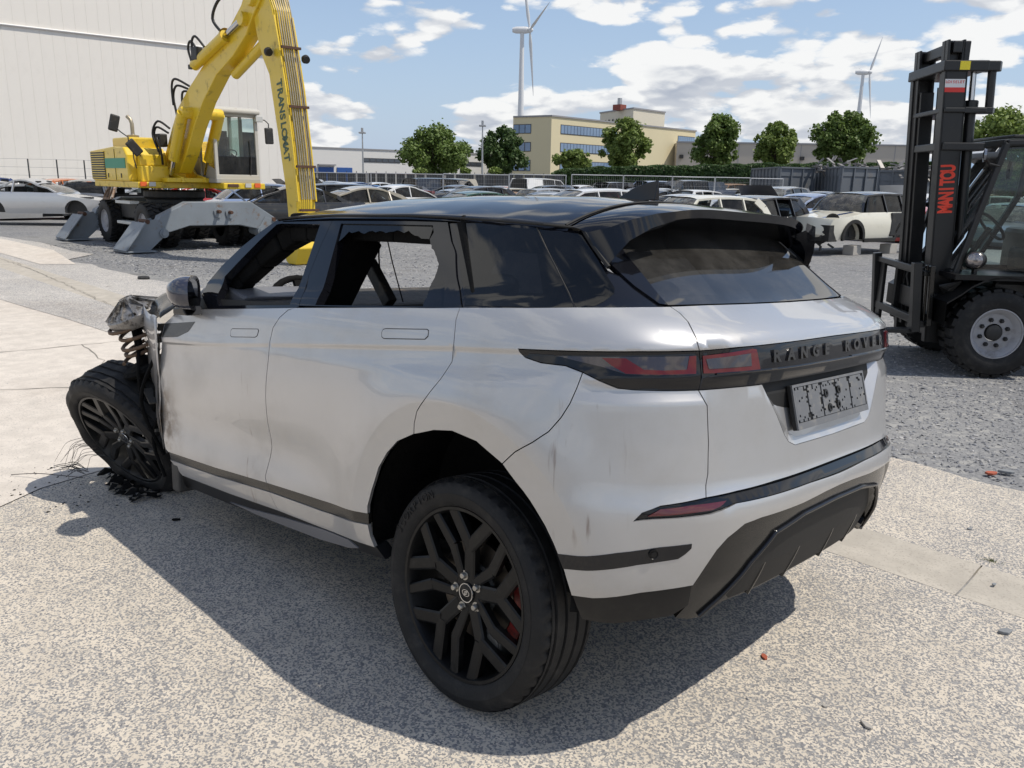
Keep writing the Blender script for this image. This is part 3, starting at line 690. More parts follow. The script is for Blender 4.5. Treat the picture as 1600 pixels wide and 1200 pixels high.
# ---- rear bumper (one moulding wrapping both corners)
arL = C['archr2'][1:]
bump_left = rev(C['fuel'])+C['lampbotA'][1:]+C['shutC'][1:]+rev(C['fogtop'])[1:]+C['fogbot'][1:]
topmid = [(1.72, .640), (1.9, .636), (2, .635)]
bl = bump_left+topmid
sbt = C['silvbot']; botmid = [(1.66, .585), (1.85, .592), (2, .594)]
left_low = arL+C['archr3'][1:]+C['archr4'][1:]
bmp = bl+mir(rev(bl))[1:]+mir(left_low)+mir(sbt)+mir(botmid)+rev(botmid)[1:]+rev(sbt)+rev(left_low)
skin('rear_bumper', bmp, 'silver_paint', car, gap=.0016, holes=[])
# ---- black band across the bumper corner with parking sensor
bnd = skin('bumper_band', C['band'], 'gloss_black', car, gap=0, off=.0015, skirt=.004, step=.015); mirror_part(bnd)
def disc_on(name, u, z, r, mat, parent, off=.003, thick=.004, ring=None):
    p = S1(u, z, off); n = N1(u, z); M = Matrix.Translation(p) @ n.to_track_quat('Z', 'Y').to_matrix().to_4x4()
    mb = MB(); mb.lathe([(0, thick), (r*.55, thick), (r*.6, thick*.4), (r*.85, thick*.4), (r, thick), (r, -.004)] if ring else [(0, thick), (r*.9, thick), (r, thick*.6), (r, -.004)], 20, M)
    return part(name, mb, mat, parent, smooth_angle=40)
sens = C['band'][3]
disc_on('parking_sensor', C['band'][3][0]-.015, C['band'][3][1]-.018, .013, 'black_plastic', bnd, ring=True)
# ---- lower black valance, both corners and centre
lb = [(C['archr4'][-1])]+C['archr5'][1:]+C['lowbot'][1:]+[(1.12, .305), (1.17, .335)]
cornerpoly = rev(sbt[:4])+lb
vc = skin('bumper_corner_trim', cornerpoly, 'black_plastic', car, gap=.001, off=-.006, skirt=.05, label='lower black corner of the rear bumper'); mirror_part(vc)
val_top = [sbt[3], sbt[4], sbt[5], sbt[6], sbt[7], sbt[8]]+botmid
val_bot = [(1.17, .335), (1.14, .29), (1.2, .275), (1.5, .27), (1.8, .265), (2, .265)]
vp = val_top+mir(rev(val_top))[1:]+mir(val_bot)+rev(val_bot)[1:]
def S_val(u, z, off=0.0):
    # the valance falls back in two steps towards the diffuser
    p = S0(u, z); uu = abs(u-2); n = N0(u, z)
    d = -.010
    edge = lerp_table([(0, .535), (.30, .53), (.50, .505), (.60, .43), (.70, .33), (.75, .26)], uu)   # bent trim line
    d -= .035*sstep(edge+.004, edge-.02, z)
    return p+n*(d+off)
def N_val(u, z, off=0.0):
    h = .004
    return ((S_val(u+h, z)-S_val(u-h, z)).cross(S_val(u, z+h)-S_val(u, z-h))).normalized()
skin('diffuser', vp, 'dark_grey_plastic', car, gap=.001, surf=S_val, nrm=N_val, grid=.012, skirt=.06, step=.012)
for c_ in (-.44, -.16, .16, .44):
    sg = 1 if c_ > 0 else -1; base_l, tip_l, base_r, tip_r = [], [], [], []
    for k in range(10):
        z = .485-.205*k/9; u = 2+c_+sg*(.5-z)*.12; hgt = .020*sin(pi*min(1, (k/9)**.8*.62))
        for L_, du_, o_ in ((base_l, -.011, -.004), (tip_l, -.004, hgt), (tip_r, .004, hgt), (base_r, .011, -.004)): L_.append(tuple(S_val(u+du_, z, o_)))
    mb = MB(); mb.add(base_l+tip_l+tip_r+base_r, [(k, k+1, 11+k, 10+k) for k in range(9)]+[(10+k, 11+k, 21+k, 20+k) for k in range(9)]+[(20+k, 21+k, 31+k, 30+k) for k in range(9)]+[(9, 39, 29, 19)])
    part('diffuser_fin', mb, 'dark_grey_plastic', car, smooth_angle=50)
tl = [(2-uu, zz) for uu, zz in ((.765, .285), (.70, .34), (.605, .44), (.50, .517), (.30, .543), (0, .548))]
tl = tl+mir(rev(tl))[1:]
mb = MB(); mb.tube([S_val(u, z, .004) for u, z in densify(tl, .02)[:-3]], .007, 8)
part('diffuser_trim', mb, 'gloss_black', car, smooth_angle=60)
ex = skin('lower_grille', [(1.175, .325), (1.33, .34), (1.36, .32), (1.30, .29), (1.19, .285)], 'gloss_black', car, gap=0, off=-.002, surf=lambda u, z, o=0: S0(u, z)+N0(u, z)*(-.012+o), nrm=lambda u, z, o=0: N0(u, z), skirt=.02)
mirror_part(ex)
# ---- fog lamp surround + black gap under the tailgate
ft, fb = C['fogtop'], C['fogbot']
fs_top = ft+[(1.4, .668), (1.7, .668), (2, .668)]
fs_bot = fb+topmid
fp = fs_top+mir(rev(fs_top))[1:]+mir(fs_bot)[1:]+rev(fs_bot)[1:-1]
sur = skin('tailgate_step', fp, 'gloss_black', car, gap=.001, off=-.010, skirt=.03)
fr = skin('fog_lamp', C['fogred'], 'dark_red_lens', car, gap=0, off=-.005, skirt=.004, step=.01, grid=.015); mirror_part(fr)
# ---- tail lamp band
lt = C['lamptop']; lA = C['lampbotA']
side_s = C['lamptip']+lA[1:]+rev(C['shutB'])[1:]+rev(lt)[1:-1]
bandL = skin('lamp_surround', side_s, 'gloss_black', car, gap=.0012, off=.001, step=.02); bandR = mirror_part(bandL)
tB = [C['shutB'][0], (1.3, 1.068), (1.5, 1.070), (2, 1.072)]
bB = [C['shutB'][2]]+C['lampbotB'][1:]+[(1.5, .957), (2, .955)]
tg_band = skin('tailgate_band', tB+mir(rev(tB))[1:]+mir(bB)+rev(bB)[1:], 'gloss_black', car, gap=.0012, off=.001)
for tags, par in (('L', (bandL, bandR)),):
    for pr_, sgn in ((bandL, 1), (bandR, -1)):
        tlp = skin('tail_lamp', C['lensL'], 'grey_glass_lens', pr_, gap=0, off=.004, skirt=.004, step=.012, grid=.02)
        redp = skin('red_strip', C['lensLred'], 'red_lens', pr_, gap=0, off=.0052, skirt=.003, step=.01, grid=.015)
for flip in (False, True):
    f_ = mir if flip else (lambda c: c)
    skin('tail_lamp', f_(C['lensR']), 'red_lens', tg_band, gap=0, off=.004, skirt=.004, step=.012, grid=.02)
    skin('lamp_window', f_(C['lensRin']), 'grey_glass_lens', tg_band, gap=0, off=.0052, skirt=.003, step=.012, grid=.02)
# ledge line under the lamps and lettering
bld = [(1.215, 1.0), (1.4, 1.0), (1.6, .998), (2, .997)]
mb = MB(); mb.tube([S1(u, z, .003) for u, z in densify(bld+mir(rev(bld))[1:], .03)[:-30]], .0035, 6); part('band_ledge', mb, 'gloss_black', tg_band)
def letters(txt, half, z, h, depth, mat, parent):
    # one mesh per letter, standing on the curved band
    n = len(txt)
    for i, ch in enumerate(txt):
        if ch == ' ': continue
        y = half-2*half*i/(n-1)
        lo, hi = 1.0, 3.0
        for _ in range(40):
            m = (lo+hi)/2
            if S0(m, z).y > y: lo = m
            else: hi = m
        u = (lo+hi)/2; p = S1(u, z, .001); nrm_ = N0(u, z); ez = Vector((0, 0, 1)); ex_ = ez.cross(nrm_).normalized(); ez = nrm_.cross(ex_)
        cu = bpy.data.curves.new('letter', 'FONT'); cu.body = ch; cu.size = h*1.38; cu.extrude = depth; cu.align_x = 'CENTER'; cu.align_y = 'CENTER'; cu.offset = .002
        tmp = bpy.data.objects.new('letter', cu); COL.objects.link(tmp)
        me = bpy.data.meshes.new_from_object(tmp); bpy.data.objects.remove(tmp)
        o = link('letter', me, mat, parent)
        o.matrix_basis = Matrix(((ex_.x, ez.x, nrm_.x, p.x), (ex_.y, ez.y, nrm_.y, p.y), (ex_.z, ez.z, nrm_.z, p.z), (0, 0, 0, 1))) @ Matrix.Scale(1.25, 4, (1, 0, 0))
letters('RANGE ROVER', .385, 1.034, .034, .005, 'letters_black', tg_band)
# ---- tailgate
tgu_l = C['shutA']; 
tu = rev(tgu_l)+[(1.35, 1.178), (1.7, 1.176), (2, 1.175)]
tu_b = [(1.3, 1.068), (1.5, 1.070), (2, 1.072)]
skin('tailgate', tu+mir(rev(tu))[1:]+mir(tu_b)+rev(tu_b)[1:], 'silver_paint', car, gap=.0016, label='upper silver part of the tailgate under the rear window')
tgb = [C['shutC'][-1], (1.3, .668), (1.5, .672), (2, .672)]
bBt = rev(bB)  # from centre to the left shut line
outline = [C['shutC'][0]]+C['shutC'][1:]+tgb[1:]
lowp = outline+mir(rev(outline))[1:]
# plate recess: outline in (u, z)
def u_of(y, z):
    lo, hi = .9, 3.1
    for _ in range(40):
        m = (lo+hi)/2
        if S0(m, z).y > y: lo = m
        else: hi = m
    return (lo+hi)/2
rc = [(.425, .955), (.415, .925), (.365, .86), (.325, .80), (.300, .775), (.262, .760), (0, .757)]
rc = rc+[(-y, z) for y, z in rev(rc)[1:]]
rcu = [(u_of(y, z), z) for y, z in rc]
topL = [(u, z) for u, z in bB]           # shut line -> centre along the band bottom
# polygon: band bottom left to recess corner, around the recess, on to the right, then down and along the bottom edge
kL = [p for p in topL if p[0] < rcu[0][0]-.01]
poly = kL+rcu+mir(rev(kL))+mir(C['shutC'][1:])+mir(tgb[1:])+rev(tgb[1:-1])+rev(C['shutC'])[0:-1]
tgl = skin('tailgate', poly, 'silver_paint', car, gap=.0016, skirt=.004, label='lower silver part of the tailgate with the plate recess')
# recess walls and floor
fl = []
for (y, z), (u, zz) in zip(rc, rcu):
    k = .80
    y2 = y*.90 if abs(y) > .2 else y; z2 = z+.018 if z < .9 else z
    if z2 > .93: z2 = .96
    xx = lerp_table([(.75, -.786), (.80, -.772), (.96, -.735)], z2)
    fl.append(Vector((xx, y2, z2)))
mb = MB(); n = len(rc)
top = [S1(u, z) for u, z in rcu]
mb.add(top+fl, [(i, i+1, n+i+1, n+i) for i in range(n-1)])
cz_ = Vector((sum(p.x for p in fl)/n, 0, .93))
mb.add([(-.742, 0, .94)]+fl, [(0, i+1, i+2) for i in range(n-1)]+[(0, n, 1)])
part('plate_recess', mb, 'silver_paint', car, smooth_angle=35)
# plate holder, tilted with the recess floor
pl = MB(); PW, PH = .265, .068
pM = Matrix.Translation((-.772, .002, .868)) @ Matrix.Rotation(radians(12.5), 4, 'Y')
#   local x = outward (-x of the car), y, z
pl.box((-.010, -PW, -PH), (.004, PW, PH), pM)
plate = part('plate_holder', pl, 'seam_black', car, bev=.003)
fr_ = MB()
for (y0, y1, z0, z1) in ((-PW, PW, PH-.008, PH), (-PW, PW, -PH, -PH+.02), (-PW, -PW+.008, -PH+.02, PH-.008), (PW-.008, PW, -PH+.02, PH-.008)):
    fr_.box((-.016, y0, z0), (-.0102, y1, z1), pM)
part('holder_rim', fr_, 'plate_grey', plate)
rr = random.Random(5); cells = MB(); ny, nz = 52, 14
seps = (11, 22, 33, 43)
for i in range(ny):
    for j in range(nz):
        y0 = -PW+.012+i*(2*PW-.024)/ny; y1 = y0+(2*PW-.024)/ny; z0 = -PH+.022+j*(2*PH-.032)/nz; z1 = z0+(2*PH-.032)/nz
        if i in seps and rr.random() < .92: continue
        edge_ = j in (0, 1, nz-2, nz-1) and rr.random() < .16; vert_ = (i-1 in seps or i+1 in seps) and rr.random() < .22
        if edge_ or vert_ or rr.random() < .035: continue
        cells.box((-.0145, y0-.0002, z0-.0002), (-.0102, y1+.0002, z1+.0002), pM)
part('holder_lattice', cells, 'plate_grey', plate)
for (y, z) in ((.045, .022), (-.05, .024), (.03, -.025), (-.035, -.022)):
    rings = MB(); rings.lathe([(.006, .0), (.006, .004), (.013, .004), (.013, 0)], 14, pM @ Matrix.Translation((-.0146, y, z)) @ Matrix.Rotation(-pi/2, 4, 'Y')); part('holder_ring', rings, 'black_plastic', plate)
# ---- dark structure behind the gaps
under = []
ugrid = [-1.89+.06*i for i in range(0, 33)]
def solidskin(name, u0, u1, z0, z1, off, mat, arch=True, du=.06, dz=.05):
    mb = MB(); nu = int((u1-u0)/du)+1; nz = int((z1-z0)/dz)+1
    idx = {}
    for i in range(nu+1):
        for j in range(nz+1):
            u = u0+(u1-u0)*i/nu; z = z0+(z1-z0)*j/nz; idx[i, j] = len(mb.v); mb.v.append(tuple(S1(u, z, off)))
    for i in range(nu):
        for j in range(nz):
            q = S1(u0+(u1-u0)*(i+.5)/nu, z0+(z1-z0)*(j+.5)/nz)
            if arch and hypot(q.x, q.z-.37) < .475: continue
            mb.f.append((idx[i, j], idx[i+1, j], idx[i+1, j+1], idx[i, j+1]))
    me = bpy.data.meshes.new(name); me.from_pydata(mb.v, [], mb.f); me.update()
    return link(name, me, mat, car)
ib = solidskin('inner_body', -1.86, 2.0, .30, 1.155, -.028, 'seam_black'); mirror_part(ib)
# ---- wheel arch liner
mb = MB(); nA = 40
prof_a = [radians(-8)+radians(196)*i/nA for i in range(nA+1)]
for yy, rr_ in ((.925, .432), (.90, .455), (.86, .47), (.60, .47), (.56, .40)):
    for a in prof_a: mb.v.append((rr_*cos(a), yy-(.035 if cos(a) < -.6 and yy > .85 else 0)-(.02 if cos(a) < -.9 and yy > .85 else 0), .37+rr_*sin(a)))
for k in range(4):
    for i in range(nA): mb.f.append((k*(nA+1)+i, k*(nA+1)+i+1, (k+1)*(nA+1)+i+1, (k+1)*(nA+1)+i))
o_ = len(mb.v); mb.v.append((0, .56, .37))
for i in range(nA): mb.f.append((4*(nA+1)+i, 4*(nA+1)+i+1, o_))
al = part('arch_liner', mb, 'burnt_black', car, smooth_angle=50); mirror_part(al)
# ---- glasshouse
go = C['gutter']
def off_z(z): return 0
# outline of the front door frame: A pillar edge, gutter, B gap, belt
ap = C['apillar']
ff = [C['belt'][0], (-1.62, 1.14)]+ap+go[1:2]+C['Bgap'][1:]+[C['belt'][3]]+[C['belt'][2], C['belt'][1]]
ff = [C['belt'][1], (-1.60, 1.16)]+ap+[go[1]]+[C['Bgap'][0]]+C['Bgap'][1:]+[C['belt'][3], C['belt'][2]]
FO = [(u, max(z, 1.125)) for u, z in C['fopen']]
FO = [(u, z) if not 1 <= k <= 5 else (u+.34*(min(ap, key=lambda q: hypot(q[0]-u, q[1]-z))[0]-u), z+.34*(min(ap, key=lambda q: hypot(q[0]-u, q[1]-z))[1]-z)) for k, (u, z) in enumerate(FO)]
FO[0] = (-1.40, 1.118); FO[1] = (-1.445, 1.15); FO[-1] = (FO[-1][0], 1.14)
frm = skin('front_door_frame', ff, 'gloss_black', car, holes=[FO], off=-.006, skirt=.035, gap=.001, step=.02)
rf = [C['Bgap'][0]]+[go[3], go[4]]+C['Cgap']+[(C['rdoor'][0][0], 1.163), (-.136, 1.152)]+[(C['Bgap'][-1][0], 1.138)]+rev(C['Bgap'])[1:-1]
RO = C['ropen']
RO = [RO[0], RO[1], RO[2], RO[3], (RO[4][0], 1.166), (RO[5][0], 1.146)]
rfr = skin('rear_door_frame', rf, 'gloss_black', car, holes=[RO], off=-.006, skirt=.035, gap=.001, step=.02)
# remaining jagged glass of the rear door
jg = C['jag']
jr = [p for p in jg]
rj = random.Random(3)
def roughen(P, amp, rnd, sub=4):
    out = []
    for a, b in zip(P, P[1:]):
        for k in range(sub):
            t = k/sub; out.append((a[0]+(b[0]-a[0])*t+rnd.uniform(-amp, amp), a[1]+(b[1]-a[1])*t+rnd.uniform(-amp, amp)))
    out.append(P[-1]); return out
inner = [(RO[2][0]-.02, RO[2][1])]+[(u, min(z, RO[2][1]-.005)) for u, z in jg[1:13]]
inner[-1] = (inner[-1][0], 1.16)
shard = roughen(inner, .003, rj)+[(RO[4][0]+.01, 1.162), (RO[3][0]+.012, RO[3][1]), (RO[2][0]+.012, RO[2][1]+.004)]
sh = skin('broken_glass', shard, 'gloss_black', car, off=-.012, skirt=.004, gap=0, step=.01, label='jagged tinted glass left in the rear door')
topj = []
n_ = 26
for i in range(n_+1):
    t = i/n_; u = RO[0][0]+(RO[2][0]-RO[0][0])*t; z = RO[0][1]+(RO[2][1]-RO[0][1])*t
    dep = .015+.02*abs(noise.noise(Vector((t*9, 1, 0))))+(.045*sstep(.14, 0, t))+rj.uniform(0, .012)+.02*sstep(.8, .9, t)
    topj.append((u, z-dep))
skin('broken_glass', topj+[(RO[2][0], RO[2][1]+.006), (RO[0][0], RO[0][1]+.006)], 'privacy_glass', car, off=-.012, skirt=.003, gap=0, step=.01, label='row of glass splinters along the top of the rear door window')
lf = [(RO[0][0]-.002, RO[0][1]-.01), (RO[0][0]+.075, RO[0][1]-.03), (RO[0][0]+.05, RO[0][1]-.07), (RO[0][0]+.02, RO[0][1]-.09), (RO[0][0]+.02, RO[0][1]-.15), (RO[5][0]-.005, RO[0][1]-.22)]
# rear quarter glass, intact privacy glass
qg = [(C['Cgap'][0][0]+.004, go[5][1]-.004)]+[(u, z-.001) for u, z in C['qglass'][1:-1]]+[(C['rdoor'][0][0]+.012, 1.172)]
qgo = skin('quarter_glass', qg, 'privacy_glass', car, off=-.010, skirt=.005, gap=.002, nrm=lambda u, z, o=0: N0(.10+.38*(u+.0), z))
qf = [(C['Cgap'][0][0]+.002, go[5][1])]+[go[6], go[7], go[8]]+C['dgap'][4:]+[(1.08, 1.26), (1.150, 1.2), C['belt'][-1], (1.0, 1.180), (.855, 1.176), (C['rdoor'][0][0]+.004, 1.166)]+rev(C['Cgap'])[1:-1]
qfr = skin('pillar_panel', qf, 'gloss_black', car, off=-.011, skirt=.02, gap=.001, holes=[shrink(dedupe(qg), .008)])
mb = MB(); mb.tube([S0(u, z)+N0(u, z)*-.007 for u, z in densify(C['qline'], .03)[:len(densify(C['qline'][:], .03))//2+1]], .004, 6)
# thin seam of the rear side glass
ql = C['qline']; qpts = []
for a, b in zip(ql, ql[1:]):
    for k in range(6): qpts.append((a[0]+(b[0]-a[0])*k/6, a[1]+(b[1]-a[1])*k/6))
qpts.append(ql[-1])
mb = MB(); mb.tube([S0(u, z)+N0(u, z)*-.0095 for u, z in qpts], .0028, 6); qs = part('glass_seam', mb, 'black_plastic', qgo)
# D pillar corner panel beside the rear window
dp = [C['dgap'][5], C['spo'][2], (1.06, 1.33), C['rglass'][3], C['rglass'][2], C['rglass'][1], C['rglass'][0], C['belt'][-1], (1.150, 1.2), (1.08, 1.26)]
dp = [(C['dgap'][4][0], 1.345), (1.02, 1.42), (1.10, 1.42)]+[(C['rglass'][3][0]-.004, 1.40), (C['rglass'][3][0]-.004, C['rglass'][3][1])]+rev(C['rglass'][1:3])+[(C['rglass'][0][0]-.004, 1.183), (1.152, 1.186), (1.09, 1.235)]
dpo = skin('corner_panel', dp, 'gloss_black', car, off=-.004, skirt=.02, gap=.001)
for o in (frm, rfr, qgo, qfr, dpo): mirror_part(o)
# rear window
rg = [(C['rglass'][0][0]+.002, 1.184), C['rglass'][1], C['rglass'][2], C['rglass'][3], (C['rglass'][3][0]+.01, 1.44), (1.4, 1.455), (2, 1.46)]
rgb = [(1.35, 1.184), (1.7, 1.182), (2, 1.181)]
rgo = skin('rear_window', rg+mir(rev(rg))[1:]+mir(rgb)+rev(rgb)[1:], 'rear_glass', car, off=-.008, skirt=.006, gap=.002, nrm=lambda u, z, o=0: N0(2+(u-2)*.6, z))
# ---- roof
GT = [(-.27, 1.40), (0, 1.43), (.25, 1.45), (.45, 1.463), (.66, 1.472), (.94, 1.483), (1.2, 1.487), (1.37, 1.487)]
YT = [(-.27, .640), (-.16, .695), (0, .728), (.25, .735), (1.37, .715)]
HT = [(-.27, .100), (0, .108), (.45, .106), (.9, .100), (1.2, .080), (1.37, .055)]
def roof_pt(x, v):
    y = v*lerp_table(YT, x); return Vector((x, y, lerp_table(GT, x)+lerp_table(HT, x)*(1-abs(v)**2.7)-.012*(abs(v) > .999)))
mb = MB(); nx, nv = 44, 48
for i in range(nx+1):
    x = -.225+(1.37+.225)*i/nx
    for j in range(nv+1):
        v = -1+2*j/nv; v = math.copysign(1-(1-abs(v))**1.35, v); p = roof_pt(x, v)
        # rounded front corners of the roof
        if x > 1.15: p.x -= .045*abs(v)**5*(x-1.15)/.22
        mb.v.append(tuple(p))
for i in range(nx):
    for j in range(nv): a = i*(nv+1)+j; mb.f.append((a, a+1, a+nv+2, a+nv+1))
rfo = part('roof', mb, 'gloss_black', car, smooth_angle=60)
# windscreen: a shattered opening is left, only its frame
ws = [(1.37, .66, 1.50), (1.47, .71, 1.45), (1.59, .745, 1.375), (1.70, .785, 1.295), (1.77, .815, 1.225), (1.86, .86, 1.12)]
for s in (1, -1):
    mb = MB(); P_ = [Vector((x-.05, (y-.06)*s, z-.05)) for x, y, z in ws]
    for a, b in zip(P_, P_[1:]): mb.bar(a, b, .10, .11)
    part('windscreen_pillar', mb, 'burnt_black', car, smooth_angle=50, bev=.012)
mb = MB(); mb.bar((1.31, -.66, 1.462), (1.31, .66, 1.462), .09, .10); part('roof_header', mb, 'burnt_black', car, bev=.015)
# ---- spoiler
def roof_z_at(x, y):
    v = min(1, abs(y)/lerp_table(YT, x)); return lerp_table(GT, x)+lerp_table(HT, x)*(1-v**2.7)
mb = MB(); nv = 40; rows = []
def xb(t): return -.465+.172*abs(t)**6
def zb(t): return 1.468-.092*abs(t)**4.5
for (kind, f) in (('A', 0), ('A2', .35), ('A3', .7), ('B', 1), ('C', 1), ('D', 0)):
    row = []
    for j in range(nv+1):
        t = -1+2*j/nv; t = math.copysign(1-(1-abs(t))**1.2, t)
        yA = t*.655; pA = Vector((-.235, yA, roof_z_at(-.235, yA)+.001)); pB = Vector((xb(t), t*.632, zb(t)))
        if kind in ('A', 'A2', 'A3', 'B'):
            p = pA.lerp(pB, f); p.z += .006*sin(pi*f)
        elif kind == 'C': p = pB+Vector((.012, 0, -.026))
        else: p = Vector((-.30, t*.60, 1.385+.02*(1-abs(t)**3)))
        row.append(len(mb.v)); mb.v.append(tuple(p))
    rows.append(row)
for a, b in zip(rows, rows[1:]):
    for j in range(nv): mb.f.append((a[j], a[j+1], b[j+1], b[j]))
spl = part('roof_spoiler', mb, 'gloss_black', car, smooth_angle=35)
for s in (1, -1):
    outer = [(-.285, .645, 1.383), (-.33, .652, 1.335), (-.372, .660, 1.285)]
    topl = [(-.285, .645, 1.388), (-.36, .636, 1.400), (-.42, .595, 1.425), (-.458, .53, 1.442), (-.464, .44, 1.452)]
    inn = [(-.372, .662, 1.283), (-.392, .648, 1.312), (-.420, .612, 1.362), (-.452, .545, 1.400), (-.460, .44, 1.425)]
    back = [(-.365, .640, 1.285), (-.375, .628, 1.312), (-.39, .595, 1.352), (-.40, .53, 1.385), (-.405, .44, 1.405)]
    mb = MB(); n = 5
    mb.add([(x, y*s, z) for x, y, z in topl+inn+back], [(i, i+1, n+i+1, n+i) for i in range(n-1)]+[(n+i, n+i+1, 2*n+i+1, 2*n+i) for i in range(n-1)]+[(0, n, 2*n), ])
    part('spoiler_end', mb, 'gloss_black', car, smooth_angle=50)
# shark-fin aerial
mb = MB(); fin = [(.105, 0.0), (.07, .024), (.015, .047), (-.045, .063), (-.092, .069), (-.089, .03), (-.085, 0)]
secs = []
for (x, h), hw in zip(fin, (.006, .022, .03, .03, .014, .028, .03)):
    secs.append((x, h))
for s in (-1, 1):
    for (x, h), hw in zip(fin, (.004, .008, .010, .008, .003, .010, .016)): mb.v.append((x-.005, s*hw*(1), 1.532+h))
base_ = [(.13, 0), (-.088, 0)]
n = 7
for i in range(n-1): mb.f.append((i, i+1, n+i+1, n+i))
mb.f.append(tuple(range(n))); mb.f.append(tuple(reversed(range(n, 2*n))))
for s in (-1, 1):
    pass
part('roof_aerial', mb, 'gloss_black', car, bev=.003, smooth_angle=50)
# roof seam in front of the spoiler
mb = MB(); pts = []
for k in range(25):
    t = k/24; y = .658-1.316*t; v = y/lerp_table(YT, -.205); pts.append(Vector((-.215, y, roof_z_at(-.215, y)+.0015)))
mb.tube(pts, .0042, 6); part('roof_seam', mb, 'seam_black', car)
mb = MB(); mb.tube([S0(u, z)+N0(u, z)*-.001 for u, z in densify(go+[C['dgap'][5]], .05)[:30] if True][:26], .004, 6) if False else mb.tube([S0(u, z)+N0(u, z)*.001 for u, z in go], .0045, 6)
gs = part('gutter_seal', mb, 'seam_black', car); mirror_part(gs)
mb = MB(); mb.tube([S0(u, z)+N0(u, z)*.001 for u, z in C['dgap'][3:]], .007, 6); gs = part('pillar_seal', mb, 'seam_black', car); mirror_part(gs)
# ---- door mirror, left (and right)
def mirror_unit(s):
    FM = Matrix.Translation((1.70, .985*s, 1.168)) @ Matrix.Rotation(radians(52)*s, 4, 'Z') @ Matrix.Scale(.98, 4) @ Matrix.Translation((-1.86, -1.015*s, -1.135))
    mb = MB()
    # rounded shell: superellipsoid swept; local axes: x forward, y out, z up
    cx, cy, cz = 1.86, 1.015, 1.135
    n1, n2 = 14, 24
    for i in range(n1+1):
        a = -pi/2+pi*i/n1*.5*1.0 + 0
    rows = []
    for i in range(n1+1):
        t = i/n1
        rad = sqrt(max(0, 1-(1-t)**2.4)); x = cx+.10*(1-t)*1.15-.045
        row = []
        for k in range(n2):
            b = 2*pi*k/n2; cb, sb_ = cos(b), sin(b)
            yy = math.copysign(abs(cb)**.75, cb)*.118*rad; zz = math.copysign(abs(sb_)**.75, sb_)*.078*rad
            row.append(len(mb.v)); mb.v.append((x, (cy+yy)*s, cz+zz+.006*(1-t)))
        rows.append(row)
    for a, b in zip(rows, rows[1:]):
        for k in range(n2): mb.f.append((a[k], a[(k+1) % n2], b[(k+1) % n2], b[k]))
    mb.v = [tuple(FM @ Vector(v)) for v in mb.v]
    shell = part('door_mirror', mb, 'mirror_blue_black', car, smooth_angle=60)
    mb = MB(); vs = []
    for k in range(n2):
        b = 2*pi*k/n2; cb, sb_ = cos(b), sin(b); vs.append((cx-.040, (cy+math.copysign(abs(cb)**.75, cb)*.100)*s, cz+math.copysign(abs(sb_)**.75, sb_)*.064))
    mb.add([FM @ Vector(v) for v in vs], [tuple(range(n2))]); part('mirror_glass', mb, 'mirror_glass', shell)
    mb = MB(); n2 = 24; v1 = []; v2 = []
    for k in range(n2):
        b = 2*pi*k/n2; cb, sb_ = cos(b), sin(b)
        v1.append((cx-.047, (cy+math.copysign(abs(cb)**.75, cb)*.118)*s, cz+math.copysign(abs(sb_)**.75, sb_)*.078)); v2.append((cx-.041, (cy+math.copysign(abs(cb)**.75, cb)*.099)*s, cz+math.copysign(abs(sb_)**.75, sb_)*.063))
    mb.add([FM @ Vector(v) for v in v1+v2], [(k, (k+1) % n2, n2+(k+1) % n2, n2+k) for k in range(n2)]); part('mirror_rim', mb, 'gloss_black', shell)
    mb = MB(); mb.prism([(1.66, -.03), (1.80, -.03), (1.80, .0), (1.70, .01)], 0, .09, Matrix(((1, 0, 0, 0), (0, 0, s, .905*s), (0, 1, 0, 1.10), (0, 0, 0, 1))))
    part('mirror_foot', mb, 'black_plastic', shell, bev=.008)
mirror_unit(1); mirror_unit(-1)

# ---- interior, burnt out
mb = MB(); mb.box((-.50, -.80, .33), (1.95, .80, .36)); part('cabin_floor', mb, 'burnt_black', car)
mb = MB(); mb.prism([(2.0, .28), (2.0, 1.04), (1.93, 1.06), (1.90, .28)], -.82, .82, Matrix(((1, 0, 0, 0), (0, 0, 1, 0), (0, 1, 0, 0), (0, 0, 0, 1))))
part('bulkhead', mb, 'charred_grey', car, bev=.01)
YM = Matrix(((1, 0, 0, 0), (0, 0, 1, 0), (0, 1, 0, 0), (0, 0, 0, 1)))
mb = MB(); mb.prism([(1.40, .80), (1.36, .98), (1.40, 1.10), (1.62, 1.175), (1.90, 1.165), (1.96, .8)], -.78, .78, YM); part('dashboard', mb, 'charred_grey', car, bev=.02)
mb = MB(); mb.prism([(1.52, 1.12), (1.50, 1.15), (1.66, 1.19), (1.90, 1.185), (1.98, 1.15), (1.98, 1.10)], .30, .80, YM); part('dashboard_cover', mb, 'rain_deflector_grey', car, bev=.012, label='warped grey lump of burnt dashboard')
sw = MB(); c_ = Vector((1.66, .40, 1.06)); ax = Vector((-.90, 0, .42)).normalized(); a_ = Vector((0, 1, 0)); b_ = ax.cross(a_)
sw.tube([c_+a_*(.185*cos(t*pi/14))+b_*(.185*sin(t*pi/14)) for t in range(29)], .017, 8)
sw.bar(c_-a_*.18, c_+a_*.18, .05, .02, up=ax); sw.bar(c_, c_-b_*.18, .04, .02, up=ax); sw.tube([c_, c_-ax*.25], .035, 8)
part('steering_wheel', sw, 'burnt_black', car, smooth_angle=50)
